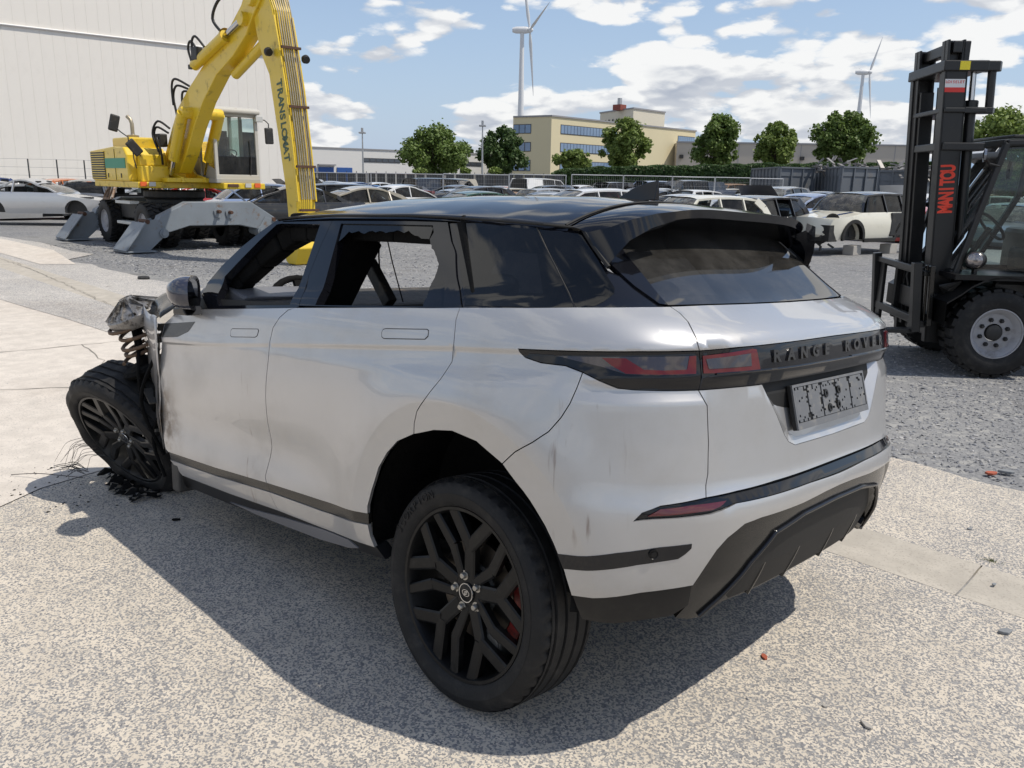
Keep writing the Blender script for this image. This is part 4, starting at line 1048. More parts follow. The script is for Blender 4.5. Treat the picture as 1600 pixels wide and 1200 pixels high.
def seat(x, y, w_, lean=.28, hh=.52, name='front_seat'):
    mb = MB(); mb.prism([(x+.25, .50), (x+.27, .60), (x-.22, .58), (x-.25, .46)], y-w_/2, y+w_/2, YM)
    q = Matrix.Translation((x-.24, 0, .55)) @ Matrix.Rotation(-lean, 4, 'Y')
    mb.box((-.06, y-w_/2, 0), (.05, y+w_/2, hh-.06), q); mb.box((-.055, y-w_/2+.07, hh-.08), (.045, y+w_/2-.07, hh), q)
    if x < 1: mb.box((-.04, y-.12, hh+.05), (.04, y+.12, hh+.14), q)
    mb.box((-.01, y-.06, hh-.02), (.01, y-.045, hh+.08), q); mb.box((-.01, y+.045, hh-.02), (.01, y+.06, hh+.07), q)
    return part(name, mb, 'burnt_black', car, bev=.025)
seat(.98, -.38, .50, .30, .58); seat(1.08, .38, .52, .42, .62)
mb = MB(); q = Matrix.Translation((-.10, 0, .55)) @ Matrix.Rotation(-.38, 4, 'Y'); mb.box((-.07, -.66, 0), (.06, .66, .56), q); mb.box((.0, -.66, -.02), (.5, .66, .08)); mb.v = mb.v
for y in (-.42, .42): mb.box((-.04, y-.13, .58), (.04, y+.13, .74), q)
part('rear_seat', mb, 'burnt_black', car, bev=.03)
mb = MB(); mb.box((-.62, -.66, .98), (-.12, .66, 1.0)); part('parcel_shelf', mb, 'burnt_black', car)
# headliner
mb = MB(); nx, nv = 20, 16
for i in range(nx+1):
    x = -.22+(1.34+.22)*i/nx
    for j in range(nv+1):
        v = -1+2*j/nv; p = roof_pt(x, v*.96); sag = .03+.02*abs(noise.noise(Vector((x*4, v*4, 0)))); mb.v.append((p.x, p.y, p.z-sag-.01*(abs(v) > .9)))
for i in range(nx):
    for j in range(nv): a = i*(nv+1)+j; mb.f.append((a, a+1, a+nv+2, a+nv+1))
part('headlining', mb, 'burnt_black', car)
for s in (1, -1):   # roof rails and B/C pillars inside
    mb = MB(); 
    P_ = [Vector((x, s*(lerp_table(YT, x)-.105), lerp_table(GT, x)-.045)) for x in (-.2, 0, .25, .6, .9, 1.2, 1.33)]
    for a, b in zip(P_, P_[1:]): mb.bar(a, b, .12, .10)
    mb.bar((.93, s*.585, 1.42), (1.0, s*.74, 1.10), .10, .17, up=(0, 1, 0)); mb.bar((.22, s*.70, 1.42), (.02, s*.83, 1.14), .12, .05, up=(0, 1, 0))
    mb.bar((1.0, s*.78, 1.12), (1.02, s*.80, .35), .12, .20, up=(0, 1, 0))
    part('inner_pillar', mb, 'burnt_black', car, bev=.012)
# loose wires and a charred strut seen through the rear door
mb = MB(); mb.tube([(1.19, .30, 1.45), (1.20, .30, 1.33), (1.19, .30, 1.22), (1.19, .30, 1.15)], .004, 5); part('hanging_wire', mb, 'burnt_black', car)
mb = MB(); mb.tube([(1.15, .30, 1.45), (1.10, .30, 1.30), (1.03, .30, 1.13)], .003, 5); part('hanging_wire', mb, 'burnt_black', car)
mb = MB(); mb.bar((1.275, .30, 1.305), (1.12, .30, 1.12), .05, .055); part('burnt_headrest_post', mb, 'charred_grey', car, bev=.006)

# ---- wheels
def tyre_mb(R, r_in, wd, nseg=144, flat=None):
    # axis = local z, outer face at +; tread grooves and shoulder blocks are cut into the profile
    hw = wd/2
    prof = [(r_in-.004, hw-.022, 0), (r_in+.006, hw-.006, 0), (r_in+.022, hw+.002, 0), (r_in+.045, hw+.007, 0), (R-.050, hw+.006, 0), (R-.030, hw+.001, 0), (R-.016, hw-.008, 0),
            (R-.007, hw-.022, 1), (R-.003, hw-.038, 1)]
    ys = []
    g = [.058, .026, -.010, -.045, -.072]
    y = hw-.046
    for c in (.072, .026, -.026, -.072):
        prof += [(R-.001, c+.016, 0), (R, c+.007, 0), (R-.008, c+.0045, 0), (R-.008, c-.0045, 0), (R, c-.007, 0)]
    prof += [(R-.003, -hw+.038, 1), (R-.007, -hw+.022, 1), (R-.016, -hw+.008, 0), (R-.05, -hw-.004, 0), (r_in+.01, -hw, 0), (r_in-.004, -hw+.022, 0)]
    mb = MB()
    for i, (r, h, blk) in enumerate(prof):
        for k in range(nseg):
            rr_ = r-(.008 if blk and k % 3 == 0 else 0); t = 2*pi*k/nseg; mb.v.append((rr_*cos(t), rr_*sin(t), h))
    m = len(prof)
    for i in range(m-1):
        for k in range(nseg): k2 = (k+1) % nseg; mb.f.append((i*nseg+k, i*nseg+k2, (i+1)*nseg+k2, (i+1)*nseg+k))
    return mb
def rim_parts(parent, Rr, wd, fh, phase=0.0, mat='satin_black_alloy'):
    # fh: height of the rim's outer face along the axis
    mb = MB(); mb.lathe([(Rr+.002, fh-.004), (Rr, fh+.002), (Rr-.010, fh+.001), (Rr-.016, fh-.010), (Rr-.022, fh-.06), (Rr-.045, fh-.10), (Rr-.045, fh-wd+.02), (Rr, fh-wd)], 72)
    rim = part('rim', mb, mat, parent, smooth_angle=45)
    base = phase
    def P(a, r, h): return Vector((r*Rr*cos(a), r*Rr*sin(a), h))
    def arm(mb, a0, r0, a1, r1, w0, w1, h0, h1, th=.028):
        p, q = P(a0, r0, h0), P(a1, r1, h1); d = (q-p); d2 = Vector((d.x, d.y, 0)).normalized(); s = Vector((-d2.y, d2.x, 0))
        vs = []
        for (c, wv) in ((p, w0), (q, w1)):
            vs += [c-s*wv*.5-Vector((0, 0, .004)), c-s*wv*.36, c+s*wv*.36, c+s*wv*.5-Vector((0, 0, .004)), c+s*wv*.42-Vector((0, 0, th)), c-s*wv*.42-Vector((0, 0, th))]
        mb.add(vs, [tuple(range(5, -1, -1)), tuple(range(6, 12))]+[(i, (i+1) % 6, 6+(i+1) % 6, 6+i) for i in range(6)])
    hubh, mid, edge = fh-.030, fh-.014, fh-.004
    for g in range(5):
        b = base+g*2*pi/5; mb = MB()
        arm(mb, b+radians(2), .20, b+radians(0), .60, .052, .050, hubh, mid)           # stem of the Y
        arm(mb, b, .565, b-radians(18), .975, .046, .046, mid, edge); arm(mb, b, .565, b+radians(18), .975, .046, .046, mid, edge)
        part('spoke', mb, mat, rim, smooth_angle=25)
        mb = MB()
        arm(mb, b+radians(42), .16, b+radians(29), .57, .030, .040, hubh, mid); arm(mb, b+radians(29), .56, b+radians(37), .975, .040, .036, mid, edge)
        part('spoke', mb, mat, rim, smooth_angle=25)
    mb = MB(); mb.lathe([(0, hubh-.001), (.068, hubh-.001), (.078, hubh-.010), (.082, hubh-.05), (0, hubh-.05)], 40); part('hub', mb, mat, rim, smooth_angle=40)
    mb = MB(); mb.lathe([(0, hubh+.006), (.028, hubh+.006), (.033, hubh+.003), (.034, hubh-.004)], 32); cap = part('centre_cap', mb, mat, rim, smooth_angle=40)
    mb = MB(); mb.lathe([(.029, hubh+.0065), (.0315, hubh+.0068), (.0325, hubh+.004)], 36); part('cap_ring', mb, 'chrome', rim)
    # oval emblem on the cap
    mb = MB(); o = len(mb.v)
    for rr_ in (1.0, .86):
        for k in range(28): t = 2*pi*k/28; mb.v.append((.017*rr_*cos(t), .011*rr_*sin(t), hubh+.0068))
    for k in range(28): k2 = (k+1) % 28; mb.f.append((k, k2, 28+k2, 28+k))
    mb.box((-.010, -.001, hubh+.006), (.010, .001, hubh+.0069), Matrix.Rotation(.5, 4, 'Z')); mb.box((-.007, .003, hubh+.006), (.010, .005, hubh+.0069), Matrix.Rotation(.5, 4, 'Z')); mb.box((-.010, -.005, hubh+.006), (.007, -.003, hubh+.0069), Matrix.Rotation(.5, 4, 'Z'))
    part('cap_emblem', mb, 'chrome', rim)
    for g in range(5):
        a = base+radians(21)+g*2*pi/5; c = Vector((.056*cos(a), .056*sin(a), hubh)); mb = MB()
        mb.lathe([(.0165, -.001), (.0165, .001), (.0105, .0012), (.0105, .010), (.008, .014), (0, .014)], 6 if False else 12, Matrix.Translation(c)); part('wheel_nut', mb, 'nut_steel' if g % 1 == 0 else mat, rim, smooth_angle=35)
    return rim
WR, RR, WW = .377, .283, .245
def axis_matrix(centre, n, roll=0.0):
    n = Vector(n).normalized(); q = n.to_track_quat('Z', 'Y').to_matrix().to_4x4(); return Matrix.Translation(centre) @ q @ Matrix.Rotation(roll, 4, 'Z')
def build_wheel(centre, n, name='wheel', phase=0.0, flatten=None, burnt=False, lab=None):
    # centre = world position of the rim's face centre, n = outward axis
    n = Vector(n).normalized()
    # choose the local frame so that local y is near world up
    up = Vector((0, 0, 1)); yv = (up-n*up.dot(n)).normalized(); xv = yv.cross(n)
    Mw = Matrix(((xv.x, yv.x, n.x, centre[0]), (xv.y, yv.y, n.y, centre[1]), (xv.z, yv.z, n.z, centre[2]), (0, 0, 0, 1)))
    e = bpy.data.objects.new(name, None); COL.objects.link(e); e.parent = car; e.matrix_basis = BINV @ Mw
    if lab: e['label'] = lab
    mb = tyre_mb(WR, RR, WW)
    out = []
    for v in mb.v:
        p = Vector((v[0], v[1], v[2]-WW/2+.012))
        if burnt:
            a = atan2(p.y, p.x); rr_ = hypot(p.x, p.y); k = (rr_-RR)/(WR-RR)
            sagf = .014*noise.noise(Vector((cos(a)*2.2, sin(a)*2.2, p.z*9)))+.010*noise.noise(Vector((cos(a)*7, sin(a)*7, p.z*20)))
            p += Vector((cos(a), sin(a), 0))*sagf*k
            if p.z > -.03: p.z += k*.02*noise.noise(Vector((cos(a)*3, sin(a)*3, 4)))
        wv = Mw @ p
        if wv.z < .004:
            over = .004-wv.z; wv.z = .004; side = Vector((n.x, n.y, 0)).normalized(); loc = p.z+WW/2
            wv += side*(over*.35*(1 if p.z > -WW/2 else -1))
        out.append(tuple(Mw.inverted() @ wv))
    mb.v = out
    ty = part('tyre', mb, 'rubber', e, smooth_angle=32)
    rim_parts(e, RR, WW-.02, .0, phase)
    return e, Mw, ty
nw = Vector((sin(.0156), cos(.0156)*cos(.107), sin(.107))).normalized()
wl, MwL, tyL = build_wheel((0, .904, .372), nw, phase=radians(88), lab='rear left wheel with a black split-spoke rim')
mb = MB(); mb.lathe([(.05, -.075), (.165, -.075), (.165, -.095), (.05, -.095)], 48, close=True); part('brake_disc', mb, 'brake_disc', wl, smooth_angle=40)
mb = MB(); mb.lathe([(0, -.055), (.07, -.055), (.09, -.07), (.09, -.10), (0, -.10)], 32); part('wheel_bearing', mb, 'caliper_grey', wl, smooth_angle=40)
mb = MB()
arc = []
for k in range(9):
    a = radians(-30+k*8); arc.append((.165*cos(a), .165*sin(a)))
for k in range(8, -1, -1):
    a = radians(-30+k*8); arc.append((.215*cos(a), .215*sin(a)))
mb.prism(arc, -.13, -.075); part('brake_caliper', mb, 'caliper_red', wl, bev=.006)
mb = MB(); mb.box((.08, -.17, -.10), (.16, -.09, -.04)); mb.tube([(.12, -.13, -.06), (.12, -.13, -.035)], .035, 16); part('caliper_body', mb, 'caliper_grey', wl, bev=.008)
# faint raised lettering on the side wall
wr, _, _ = build_wheel((0, -.93, .372), Vector((0, -1, .0)), phase=0.3, lab='rear right wheel')
# front left wheel, torn loose, tyre burst
nf = Vector((-.208, .888, -.409)).normalized()
wf, MwF, tyF = build_wheel((2.58, .965, .300), nf, phase=radians(40), burnt=True, lab='torn-off front wheel with its burnt tyre')
def sidewall_text(txt, R_, ang, parent, size):
    n = len(txt)
    for i, ch in enumerate(txt):
        a = ang-(i-(n-1)/2)*size*1.05/R_
        cu = bpy.data.curves.new('letter', 'FONT'); cu.body = ch; cu.size = size*1.3; cu.extrude = .0012; cu.align_x = 'CENTER'; cu.align_y = 'CENTER'
        tmp = bpy.data.objects.new('letter', cu); COL.objects.link(tmp); me = bpy.data.meshes.new_from_object(tmp); bpy.data.objects.remove(tmp)
        o = link('letter', me, 'rubber', parent); o.matrix_basis = Matrix.Translation((R_*cos(a), R_*sin(a), .0205)) @ Matrix.Rotation(a-pi/2, 4, 'Z')
sidewall_text('SCORPION', .330, radians(138), tyL, .030)
# ripped rubber, wire bead and suspension remains at the front
mb = MB(); rs = random.Random(11)
nn1, nn2 = 30, 7
for i in range(nn1+1):
    for j in range(nn2+1):
        s_, t_ = i/nn1, j/nn2; x = 2.95-.56*s_; y = .97-.16*t_-.02*sin(s_*9)+.05*s_; q = Vector((s_*7, t_*3, 1))
        h_ = .012+(.085*abs(noise.noise(q*1.3))+.05*abs(noise.noise(q*3.1)))*sin(pi*min(1, t_*1.1+.05))*(1-.5*s_); mb.v.append((x+.03*noise.noise(q*2.2), y+.05*noise.noise(q*2.9+Vector((5, 0, 0))), h_))
for i in range(nn1):
    for j in range(nn2):
        if noise.noise(Vector((i*.6, j*.9, 3))) > -.02: a = i*(nn2+1)+j; mb.f.append((a, a+1, a+nn2+2, a+nn2+1))
M_ = BINV
mb.v = [tuple(M_ @ Vector(v)) for v in mb.v]
part('torn_rubber', mb, 'burnt_black', car)
mb = MB()
for k in range(13):
    t_ = rs.random(); a = Vector((3.04-.32*t_, 1.0, .23-.04*t_)); e = Vector((3.36-.40*t_+rs.uniform(-.06, .06), 1.04+rs.uniform(-.04, .05), .01+.10*rs.random()*(t_ > .4)))
    mb.hose([M_ @ a, M_ @ (a.lerp(e, .35)+Vector((.03, .02, .02))), M_ @ (a.lerp(e, .7)+Vector((.02, .01, .01))), M_ @ e], .0012, 4)
for k in range(12):
    a = Vector((2.86+rs.uniform(-.06, .1), 1.06, .05+rs.uniform(0, .05))); e = a+Vector((rs.uniform(.02, .22), rs.uniform(.02, .14), rs.uniform(-.03, .05))); e.z = max(e.z, .01); mb.hose([M_ @ a, M_ @ (a.lerp(e, .5)+Vector((0, 0, .02))), M_ @ e], .0018, 4)
mb.hose([M_ @ Vector(p_) for p_ in ((2.85, 1.08, .05), (3.0, 1.16, .045), (3.15, 1.22, .03), (3.3, 1.31, .006))], .0022, 4)
part('steel_cord', mb, 'charred_grey', car)
for k, (a, b, c) in enumerate((((2.44, .86, .92), (2.30, .95, .70), (2.36, .90, .48)), ((2.40, .82, .88), (2.24, .90, .60), (2.42, .88, .36)), ((2.20, .88, .84), (2.27, .96, .58), (2.20, .90, .30)), ((2.16, .86, .60), (2.24, .93, .40), (2.16, .92, .20)))):
    mb = MB(); mb.hose([M_ @ Vector(a), M_ @ Vector(b), M_ @ Vector(c)], .009, 6); part('torn_hose', mb, 'burnt_black', car, smooth_angle=60)
mb = MB()
for k in range(26):
    c = Vector((2.15+rs.uniform(-.08, .15), .80+rs.uniform(-.12, .12), rs.uniform(.25, .95))); d_ = Vector((rs.gauss(0, 1), rs.gauss(0, .5), rs.gauss(0, 1))).normalized()*rs.uniform(.03, .11); mb.bar(M_ @ c, M_ @ (c+d_), rs.uniform(.01, .05), rs.uniform(.004, .02))
o = part('torn_brackets', mb, 'charred_grey', car); o['kind'] = 'stuff'
# strut top, coil spring and damper (positions in the world frame)
ST = Vector((2.47, .90, 1.035)); SB = Vector((2.40, .88, .53))
def wpart(name, mb, mat, **kw):
    mb.v = [tuple(M_ @ Vector(v)) for v in mb.v]; return part(name, mb, mat, car, **kw)
ax_ = Vector((.12, .38, .92)).normalized()
Mt = axis_matrix(ST, ax_)
mb = MB(); mb.lathe([(0, .02), (.022, .022), (.024, .03), (.034, .03), (.036, .0), (.07, -.012), (.118, -.03), (.138, -.055), (.134, -.085), (.115, -.115), (.07, -.12), (0, -.12)], 28, Mt)
for k in range(12):
    a = 2*pi*k/12; mb.bar(Mt @ Vector((.03*cos(a), .03*sin(a), .012)), Mt @ Vector((.132*cos(a), .132*sin(a), -.048)), .008, .03, up=ax_)
for a in (): 
    c = Mt @ Vector((.125*cos(a), .125*sin(a), -.03)); mb.lathe([(0, .018), (.022, .016), (.03, .0), (.03, -.05), (0, -.05)], 12, axis_matrix(c, ax_))
mb.v = [tuple(Vector(v)+Vector((.0016, .0016, .0016))*noise.noise(Vector(v)*45)) for v in mb.v]
wpart('strut_mount', mb, 'cast_aluminium', smooth_angle=35)
mb = MB(); cp = []
for k in range(91):
    t = k/90; a = t*2*pi*5.2; rr_ = .088+.014*sin(a*.37); c = ST.lerp(SB+Vector((0, 0, .20)), t)+Vector((.012*sin(t*9), .02*sin(t*7), -.10*(1-t)+.04))
    e1 = Vector((1, 0, -.13)).normalized(); e2 = ax_.cross(e1)
    cp.append(c+e1*rr_*cos(a)+e2*rr_*sin(a))
mb.tube(cp, .0095, 8); wpart('coil_spring', mb, 'rusty_spring', smooth_angle=60)
mb = MB(); mb.lathe([(0, .0), (.10, .002), (.115, -.015), (.10, -.035), (0, -.04)], 24, axis_matrix(SB+Vector((0, 0, .20)), ax_)); wpart('spring_seat', mb, 'burnt_black', smooth_angle=40)
mb = MB(); mb.tube([SB+Vector((0, 0, .24)), SB+Vector((.02, -.02, -.05)), Vector((2.50, .84, .30))], .034, 12); mb.tube([ST, SB+Vector((0, 0, .2))], .02, 8); wpart('damper', mb, 'burnt_black', smooth_angle=60)
# crumpled remains of the wing and inner panels in front of the door
def crumple(name, pts, mat, thick=.003, sub=5, amp=.012, seed=0, label=None):
    # pts: 4 corners in the world frame (bilinear sheet with dents)
    mb = MB(); A, B, C_, D = map(Vector, pts)
    for i in range(sub+1):
        for j in range(sub+1):
            s, t = i/sub, j/sub; p = (A*(1-s)+B*s)*(1-t)+(D*(1-s)+C_*s)*t
            p += Vector((noise.noise(p*7+Vector((seed, 0, 0))), noise.noise(p*7+Vector((0, seed, 5))), noise.noise(p*7+Vector((3, 0, seed)))))*amp; mb.v.append(tuple(p))
    for i in range(sub):
        for j in range(sub): a = i*(sub+1)+j; mb.f.append((a, a+1, a+sub+2, a+sub+1))
    mb.v = [tuple(M_ @ Vector(v)) for v in mb.v]
    o = part(name, mb, mat, car, smooth_angle=60, label=label); m = o.modifiers.new('s', 'SOLIDIFY'); m.thickness = thick; return o
crumple('wing_remnant', [(2.46, .85, 1.03), (2.09, .93, 1.02), (2.125, .935, .36), (2.20, .91, .40)], 'silver_paint', amp=.022, sub=8, seed=2, label='torn pale strip of the front wing beside the door')
crumple('wing_remnant', [(2.32, .72, 1.13), (1.98, .86, 1.09), (2.02, .93, 1.02), (2.40, .82, 1.05)], 'dark_grey_plastic', amp=.035, sub=7, seed=5)
crumple('wing_remnant', [(2.38, .60, 1.12), (2.20, .64, 1.13), (2.14, .78, 1.09), (2.30, .78, 1.09)], 'silver_paint', amp=.01, seed=7)
mb = MB(); mb.tube([(2.075, .945, .95), (2.115, .94, .8), (2.15, .938, .60), (2.14, .936, .48), (2.09, .93, .38)], .005, 6); mb.v = [tuple(v) for v in mb.v]; part('door_edge', mb, 'charred_grey', car)
mb = MB(); mb.box((1.99, -.75, .30), (2.30, -.35, .62)); mb.box((2.0, .30, .26), (2.36, .62, .50)); mb.box((1.99, -.35, .30), (2.12, .35, .95)); mb.tube([(2.0, .55, .30), (2.5, .70, .26), (2.58, .80, .27)], .035, 8)
part('front_subframe', mb, 'charred_grey', car, bev=.02)
mb = MB(); mb.box((1.98, .80, .20), (2.06, .93, .34)); mb.box((2.02, .82, .24), (2.12, .90, .30)); part('sill_end', mb, 'charred_grey', car, bev=.01)
# underbody
mb = MB(); mb.box((-.62, -.62, .30), (1.98, .62, .34)); mb.box((-.15, -.75, .24), (.15, .75, .36)); part('underbody', mb, 'burnt_black', car)

# ============================================================ EXCAVATOR (local x = boom direction, y = its left, z = up)
XZ = Matrix(((1, 0, 0, 0), (0, 0, -1, 0), (0, 1, 0, 0), (0, 0, 0, 1)))      # local (x, y, h) -> (x, -h, y): prism in the x-z plane
def xz_prism(mb, poly, y0, y1): return mb.prism(poly, -y1, -y0, XZ)
def yz_prism(mb, poly, x0, x1): return mb.prism(poly, x0, x1, Matrix(((0, 0, 1, 0), (1, 0, 0, 0), (0, 1, 0, 0), (0, 0, 0, 1))))
exc = thing('excavator', 'yellow wheeled excavator with a raised boom and grey outrigger blades beside the pale hall', 'excavator', (18.920, -6.813, 0), atan2(.05243, -.99862))
# undercarriage
mb = MB(); mb.box((-2.3, -.45, .55), (2.1, .45, .95)); mb.box((-1.6, -.9, .45), (-1.2, .9, .75)); mb.box((1.0, -.9, .45), (1.4, .9, .75)); mb.lathe([(0, 1.30), (.72, 1.30), (.72, 1.12), (.66, 1.10), (.66, .95), (0, .95)], 28)
part('chassis', mb, 'machine_black', exc, bev=.03)
mb = MB(); mb.box((-.9, -1.0, .62), (.8, -.45, 1.0)); mb.box((-.9, .45, .62), (.8, 1.0, 1.0)); part('chassis_box', mb, 'machine_black', exc, bev=.03)
mb = MB(); mb.box((-.55, -1.24, .98), (.45, -1.02, 1.05)); st1 = part('step', mb, 'reflector_white', exc, bev=.01)
mb = MB(); mb.box((-.55, -1.24, .50), (.45, -1.02, .57)); part('step', mb, 'reflector_white', exc, bev=.01)
def lug_wheel(parent, x, y, r, wd, side, mat='rubber'):
    e = bpy.data.objects.new('wheel', None); COL.objects.link(e); e.parent = parent; e.location = (x, y, r)
    M = Matrix.Rotation(-side*pi/2, 4, 'X'); hw = wd/2
    mb = MB(); mb.lathe([(r*.54, hw*.9), (r*.62, hw), (r*.88, hw), (r*.95, hw*.88), (r*.95, -hw*.88), (r*.88, -hw), (r*.6, -hw), (r*.54, -hw*.9)], 40, M)
    for k in range(22):
        a = 2*pi*k/22
        for s in (1, -1):
            a2 = a+(pi/22 if s < 0 else 0); q = M @ Matrix.Rotation(a2, 4, 'Z') @ Matrix.Translation((r*.965, 0, s*hw*.48)) @ Matrix.Rotation(s*.45, 4, 'X')
            mb.box((-.035*r, -.055*r, -hw*.50), (.036*r, .055*r, hw*.50), q)
    part('tyre', mb, mat, e, smooth_angle=30)
    mb = MB(); mb.lathe([(r*.55, hw*.85), (r*.53, hw*.9), (r*.50, hw*.6), (r*.30, hw*.45), (r*.26, hw*.75), (0, hw*.78)], 28, M); part('rim', mb, 'wheel_grey' if mat != 'x' else mat, e, smooth_angle=40)
    return e
for x in (-1.4, 1.2):
    for s in (-1, 1):
        for yy in (.72, 1.12): lug_wheel(exc, x, s*yy, .52, .30, s)
# outriggers: box beam across each end with a hinged blade foot on either side
for x0, nm in ((2.0, 1), (-2.35, -1)):
    mb = MB(); yz_prism(mb, [(-1.25, .62), (-1.18, .78), (-.55, 1.08), (.95, 1.08), (1.62, .66), (1.62, .48), (1.1, .44), (.66, .54), (-.55, .55), (-1.0, .42), (-1.22, .42)], x0-.16, x0+.16)
    bm_ = part('outrigger_beam', mb, 'outrigger_grey', exc, bev=.015)
    for (y, z) in ((.12, .86), (.40, .84)):
        mb = MB(); yz_prism(mb, [(y-.09+.02, z-.13), (y+.05, z-.15), (y+.09, z+.02), (y, z+.10), (y-.10, z+.02)], x0+.16, x0+.19); part('pin_plate', mb, 'outrigger_grey', bm_, bev=.006)
        mb = MB(); mb.lathe([(0, .32), (.035, .32), (.04, .30), (.04, .15)], 12, Matrix.Translation((x0, y, z)) @ Matrix.Rotation(pi/2, 4, 'Y')); part('pin', mb, 'rust', bm_)
    for s in (-1, 1):
        mb = MB(); py = s*1.18
        yz_prism(mb, [(s*1.05, .38), (s*1.28, .72), (s*1.55, .66), (s*2.06, .05), (s*1.98, .02), (s*1.50, .02), (s*1.18, .30)], x0-.20, x0-.17); yz_prism(mb, [(s*1.05, .38), (s*1.28, .72), (s*1.55, .66), (s*2.06, .05), (s*1.98, .02), (s*1.50, .02), (s*1.18, .30)], x0+.17, x0+.20)
        mb.bar((x0, s*1.60, .64), (x0, s*2.07, .05), .80, .03, up=(0, s, 1)); mb.bar((x0, s*1.42, .03), (x0, s*2.06, .03), .80, .03)
        ft_ = part('blade_foot', mb, 'outrigger_grey', exc, bev=.006)
        mb = MB(); mb.lathe([(0, .27), (.06, .27), (.06, .24), (.10, .24), (.11, -.24), (.06, -.25)], 16, Matrix.Translation((x0, s*1.16, .40)) @ Matrix.Rotation(pi/2, 4, 'Y')); part('hinge_pin', mb, 'outrigger_grey', ft_, smooth_angle=40)
        mb = MB(); mb.lathe([(0, .23), (.05, .23), (.05, -.23), (0, -.23)], 12, Matrix.Translation((x0, s*1.50, .66)) @ Matrix.Rotation(pi/2, 4, 'Y')); part('hinge_pin', mb, 'rust', ft_, smooth_angle=40)
# upper structure
mb = MB(); mb.box((-2.0, -1.22, 1.36), (1.05, 1.22, 1.50)); mb.box((1.05, .45, 1.36), (1.85, 1.5, 1.50)); deck = part('deck', mb, 'excavator_yellow', exc, bev=.02)
mb = MB(); xz_prism(mb, [(-2.05, 1.50), (-2.12, 1.62), (-2.10, 2.22), (-.45, 2.30), (.30, 2.28), (.48, 2.10), (.56, 1.50)], -1.24, -.30); hood = part('engine_cover', mb, 'excavator_yellow', exc, bev=.04)
mb = MB(); xz_prism(mb, [(-2.05, 1.50), (-2.12, 1.62), (-2.10, 2.20), (-.5, 2.24), (-.3, 1.50)], -.30, 1.20); part('engine_cover', mb, 'excavator_yellow', exc, bev=.04, label='rear part of the yellow engine cover')
mb = MB(); mb.prism([(-1.1, -1.0), (.05, -1.0), (.20, -.35), (-1.1, -.35)], 2.24, 2.52); part('hood_box', mb, 'excavator_yellow', exc, bev=.04)
mb = MB(); mb.box((.56, -1.05, 1.5), (.86, -.42, 1.86)); mb.box((.50, -1.0, 1.86), (.68, -.42, 2.12)); part('front_step_box', mb, 'excavator_yellow', exc, bev=.02)
mb = MB(); mb.box((-.98, -1.252, 1.80), (.40, -1.2401, 2.03)); part('green_stripe', mb, 'excavator_green', hood)
for (t_, x_, z_) in (('TW', .60, 1.93),):
    pass
mb = MB(); mb.box((-2.05, -1.246, 1.54), (-1.0, -1.2401, 2.20)); part('louvre_frame', mb, 'machine_black', hood)
for k in range(12):
    mb = MB(); mb.box((-2.02, -1.268, 1.565+.056*k), (-1.02, -1.243, 1.585+.056*k), ); part('louvre', mb, 'excavator_yellow', hood)
for xx in (-.85, .05): mb = MB(); mb.box((xx, -1.25, 1.58), (xx+.05, -1.243, 1.68)); part('cover_latch', mb, 'machine_black', hood)
for xx in (-.30,): mb = MB(); mb.box((xx, -1.249, 1.52), (xx+.012, -1.241, 2.24)); part('cover_seam', mb, 'machine_black', hood)
for (y0, z0, m_) in ((-1.18, 1.40, 'lamp_orange'), (-.98, 1.40, 'lamp_clear'), (.98, 1.40, 'lamp_clear'), (1.22, 1.40, 'lamp_orange'), (.55, 1.41, 'rust')):
    xx = 1.05 if y0 < 0 else 1.85
    mb = MB(); mb.box((xx, y0, z0), (xx+.03, y0+(.26 if m_ == 'rust' else .15), z0+(.07 if m_ == 'rust' else .10))); part('front_lamp', mb, m_, deck, bev=.005)
mb = MB(); mb.lathe([(.13, 2.50), (.14, 2.58), (.05, 2.60), (.045, 2.62)], 16, Matrix.Translation((-.45, -.72, 0)), ); mb.tube([(-.45, -.72, 2.58), (-.45, -.72, 2.85), (-.48, -.74, 2.95), (-.56, -.78, 3.02)], .045, 12); part('exhaust', mb, 'pipe_steel', exc, smooth_angle=50)
mb = MB()
for y in (-.30, .24): xz_prism(mb, [(.20, 1.50), (.20, 1.80), (.36, 1.98), (.75, 1.70), (1.25, 1.62), (1.30, 1.50)], y, y+.06)
mb.box((.9, -.62, 1.50), (1.25, .42, 1.60)); part('boom_bracket', mb, 'excavator_yellow', exc, bev=.01)
# mirrors
def ex_mirror(pts, c, rot):
    mb = MB(); mb.tube(pts, .014, 6); o = part('mirror_arm', mb, 'machine_black', exc); mb = MB(); mb.box((-.03, -.11, -.19), (.03, .11, .19), Matrix.Translation(c) @ rot); part('mirror', mb, 'machine_black', o, bev=.03)
ex_mirror([(.30, -1.1, 2.3), (.32, -1.1, 2.50), (.15, -1.2, 2.62), (.05, -1.25, 2.70)], (.0, -1.28, 2.82), Matrix.Rotation(-.25, 4, 'X'))
ex_mirror([(.70, -1.1, 1.80), (.72, -1.15, 2.0), (.70, -1.15, 2.15)], (.72, -1.12, 2.26), Matrix.Rotation(.7, 4, 'X'))
ex_mirror([(1.70, 1.5, 3.0), (1.75, 1.62, 2.98), (1.78, 1.70, 2.90), (1.78, 1.70, 2.75)], (1.78, 1.70, 2.62), Matrix.Rotation(.03, 4, 'X'))
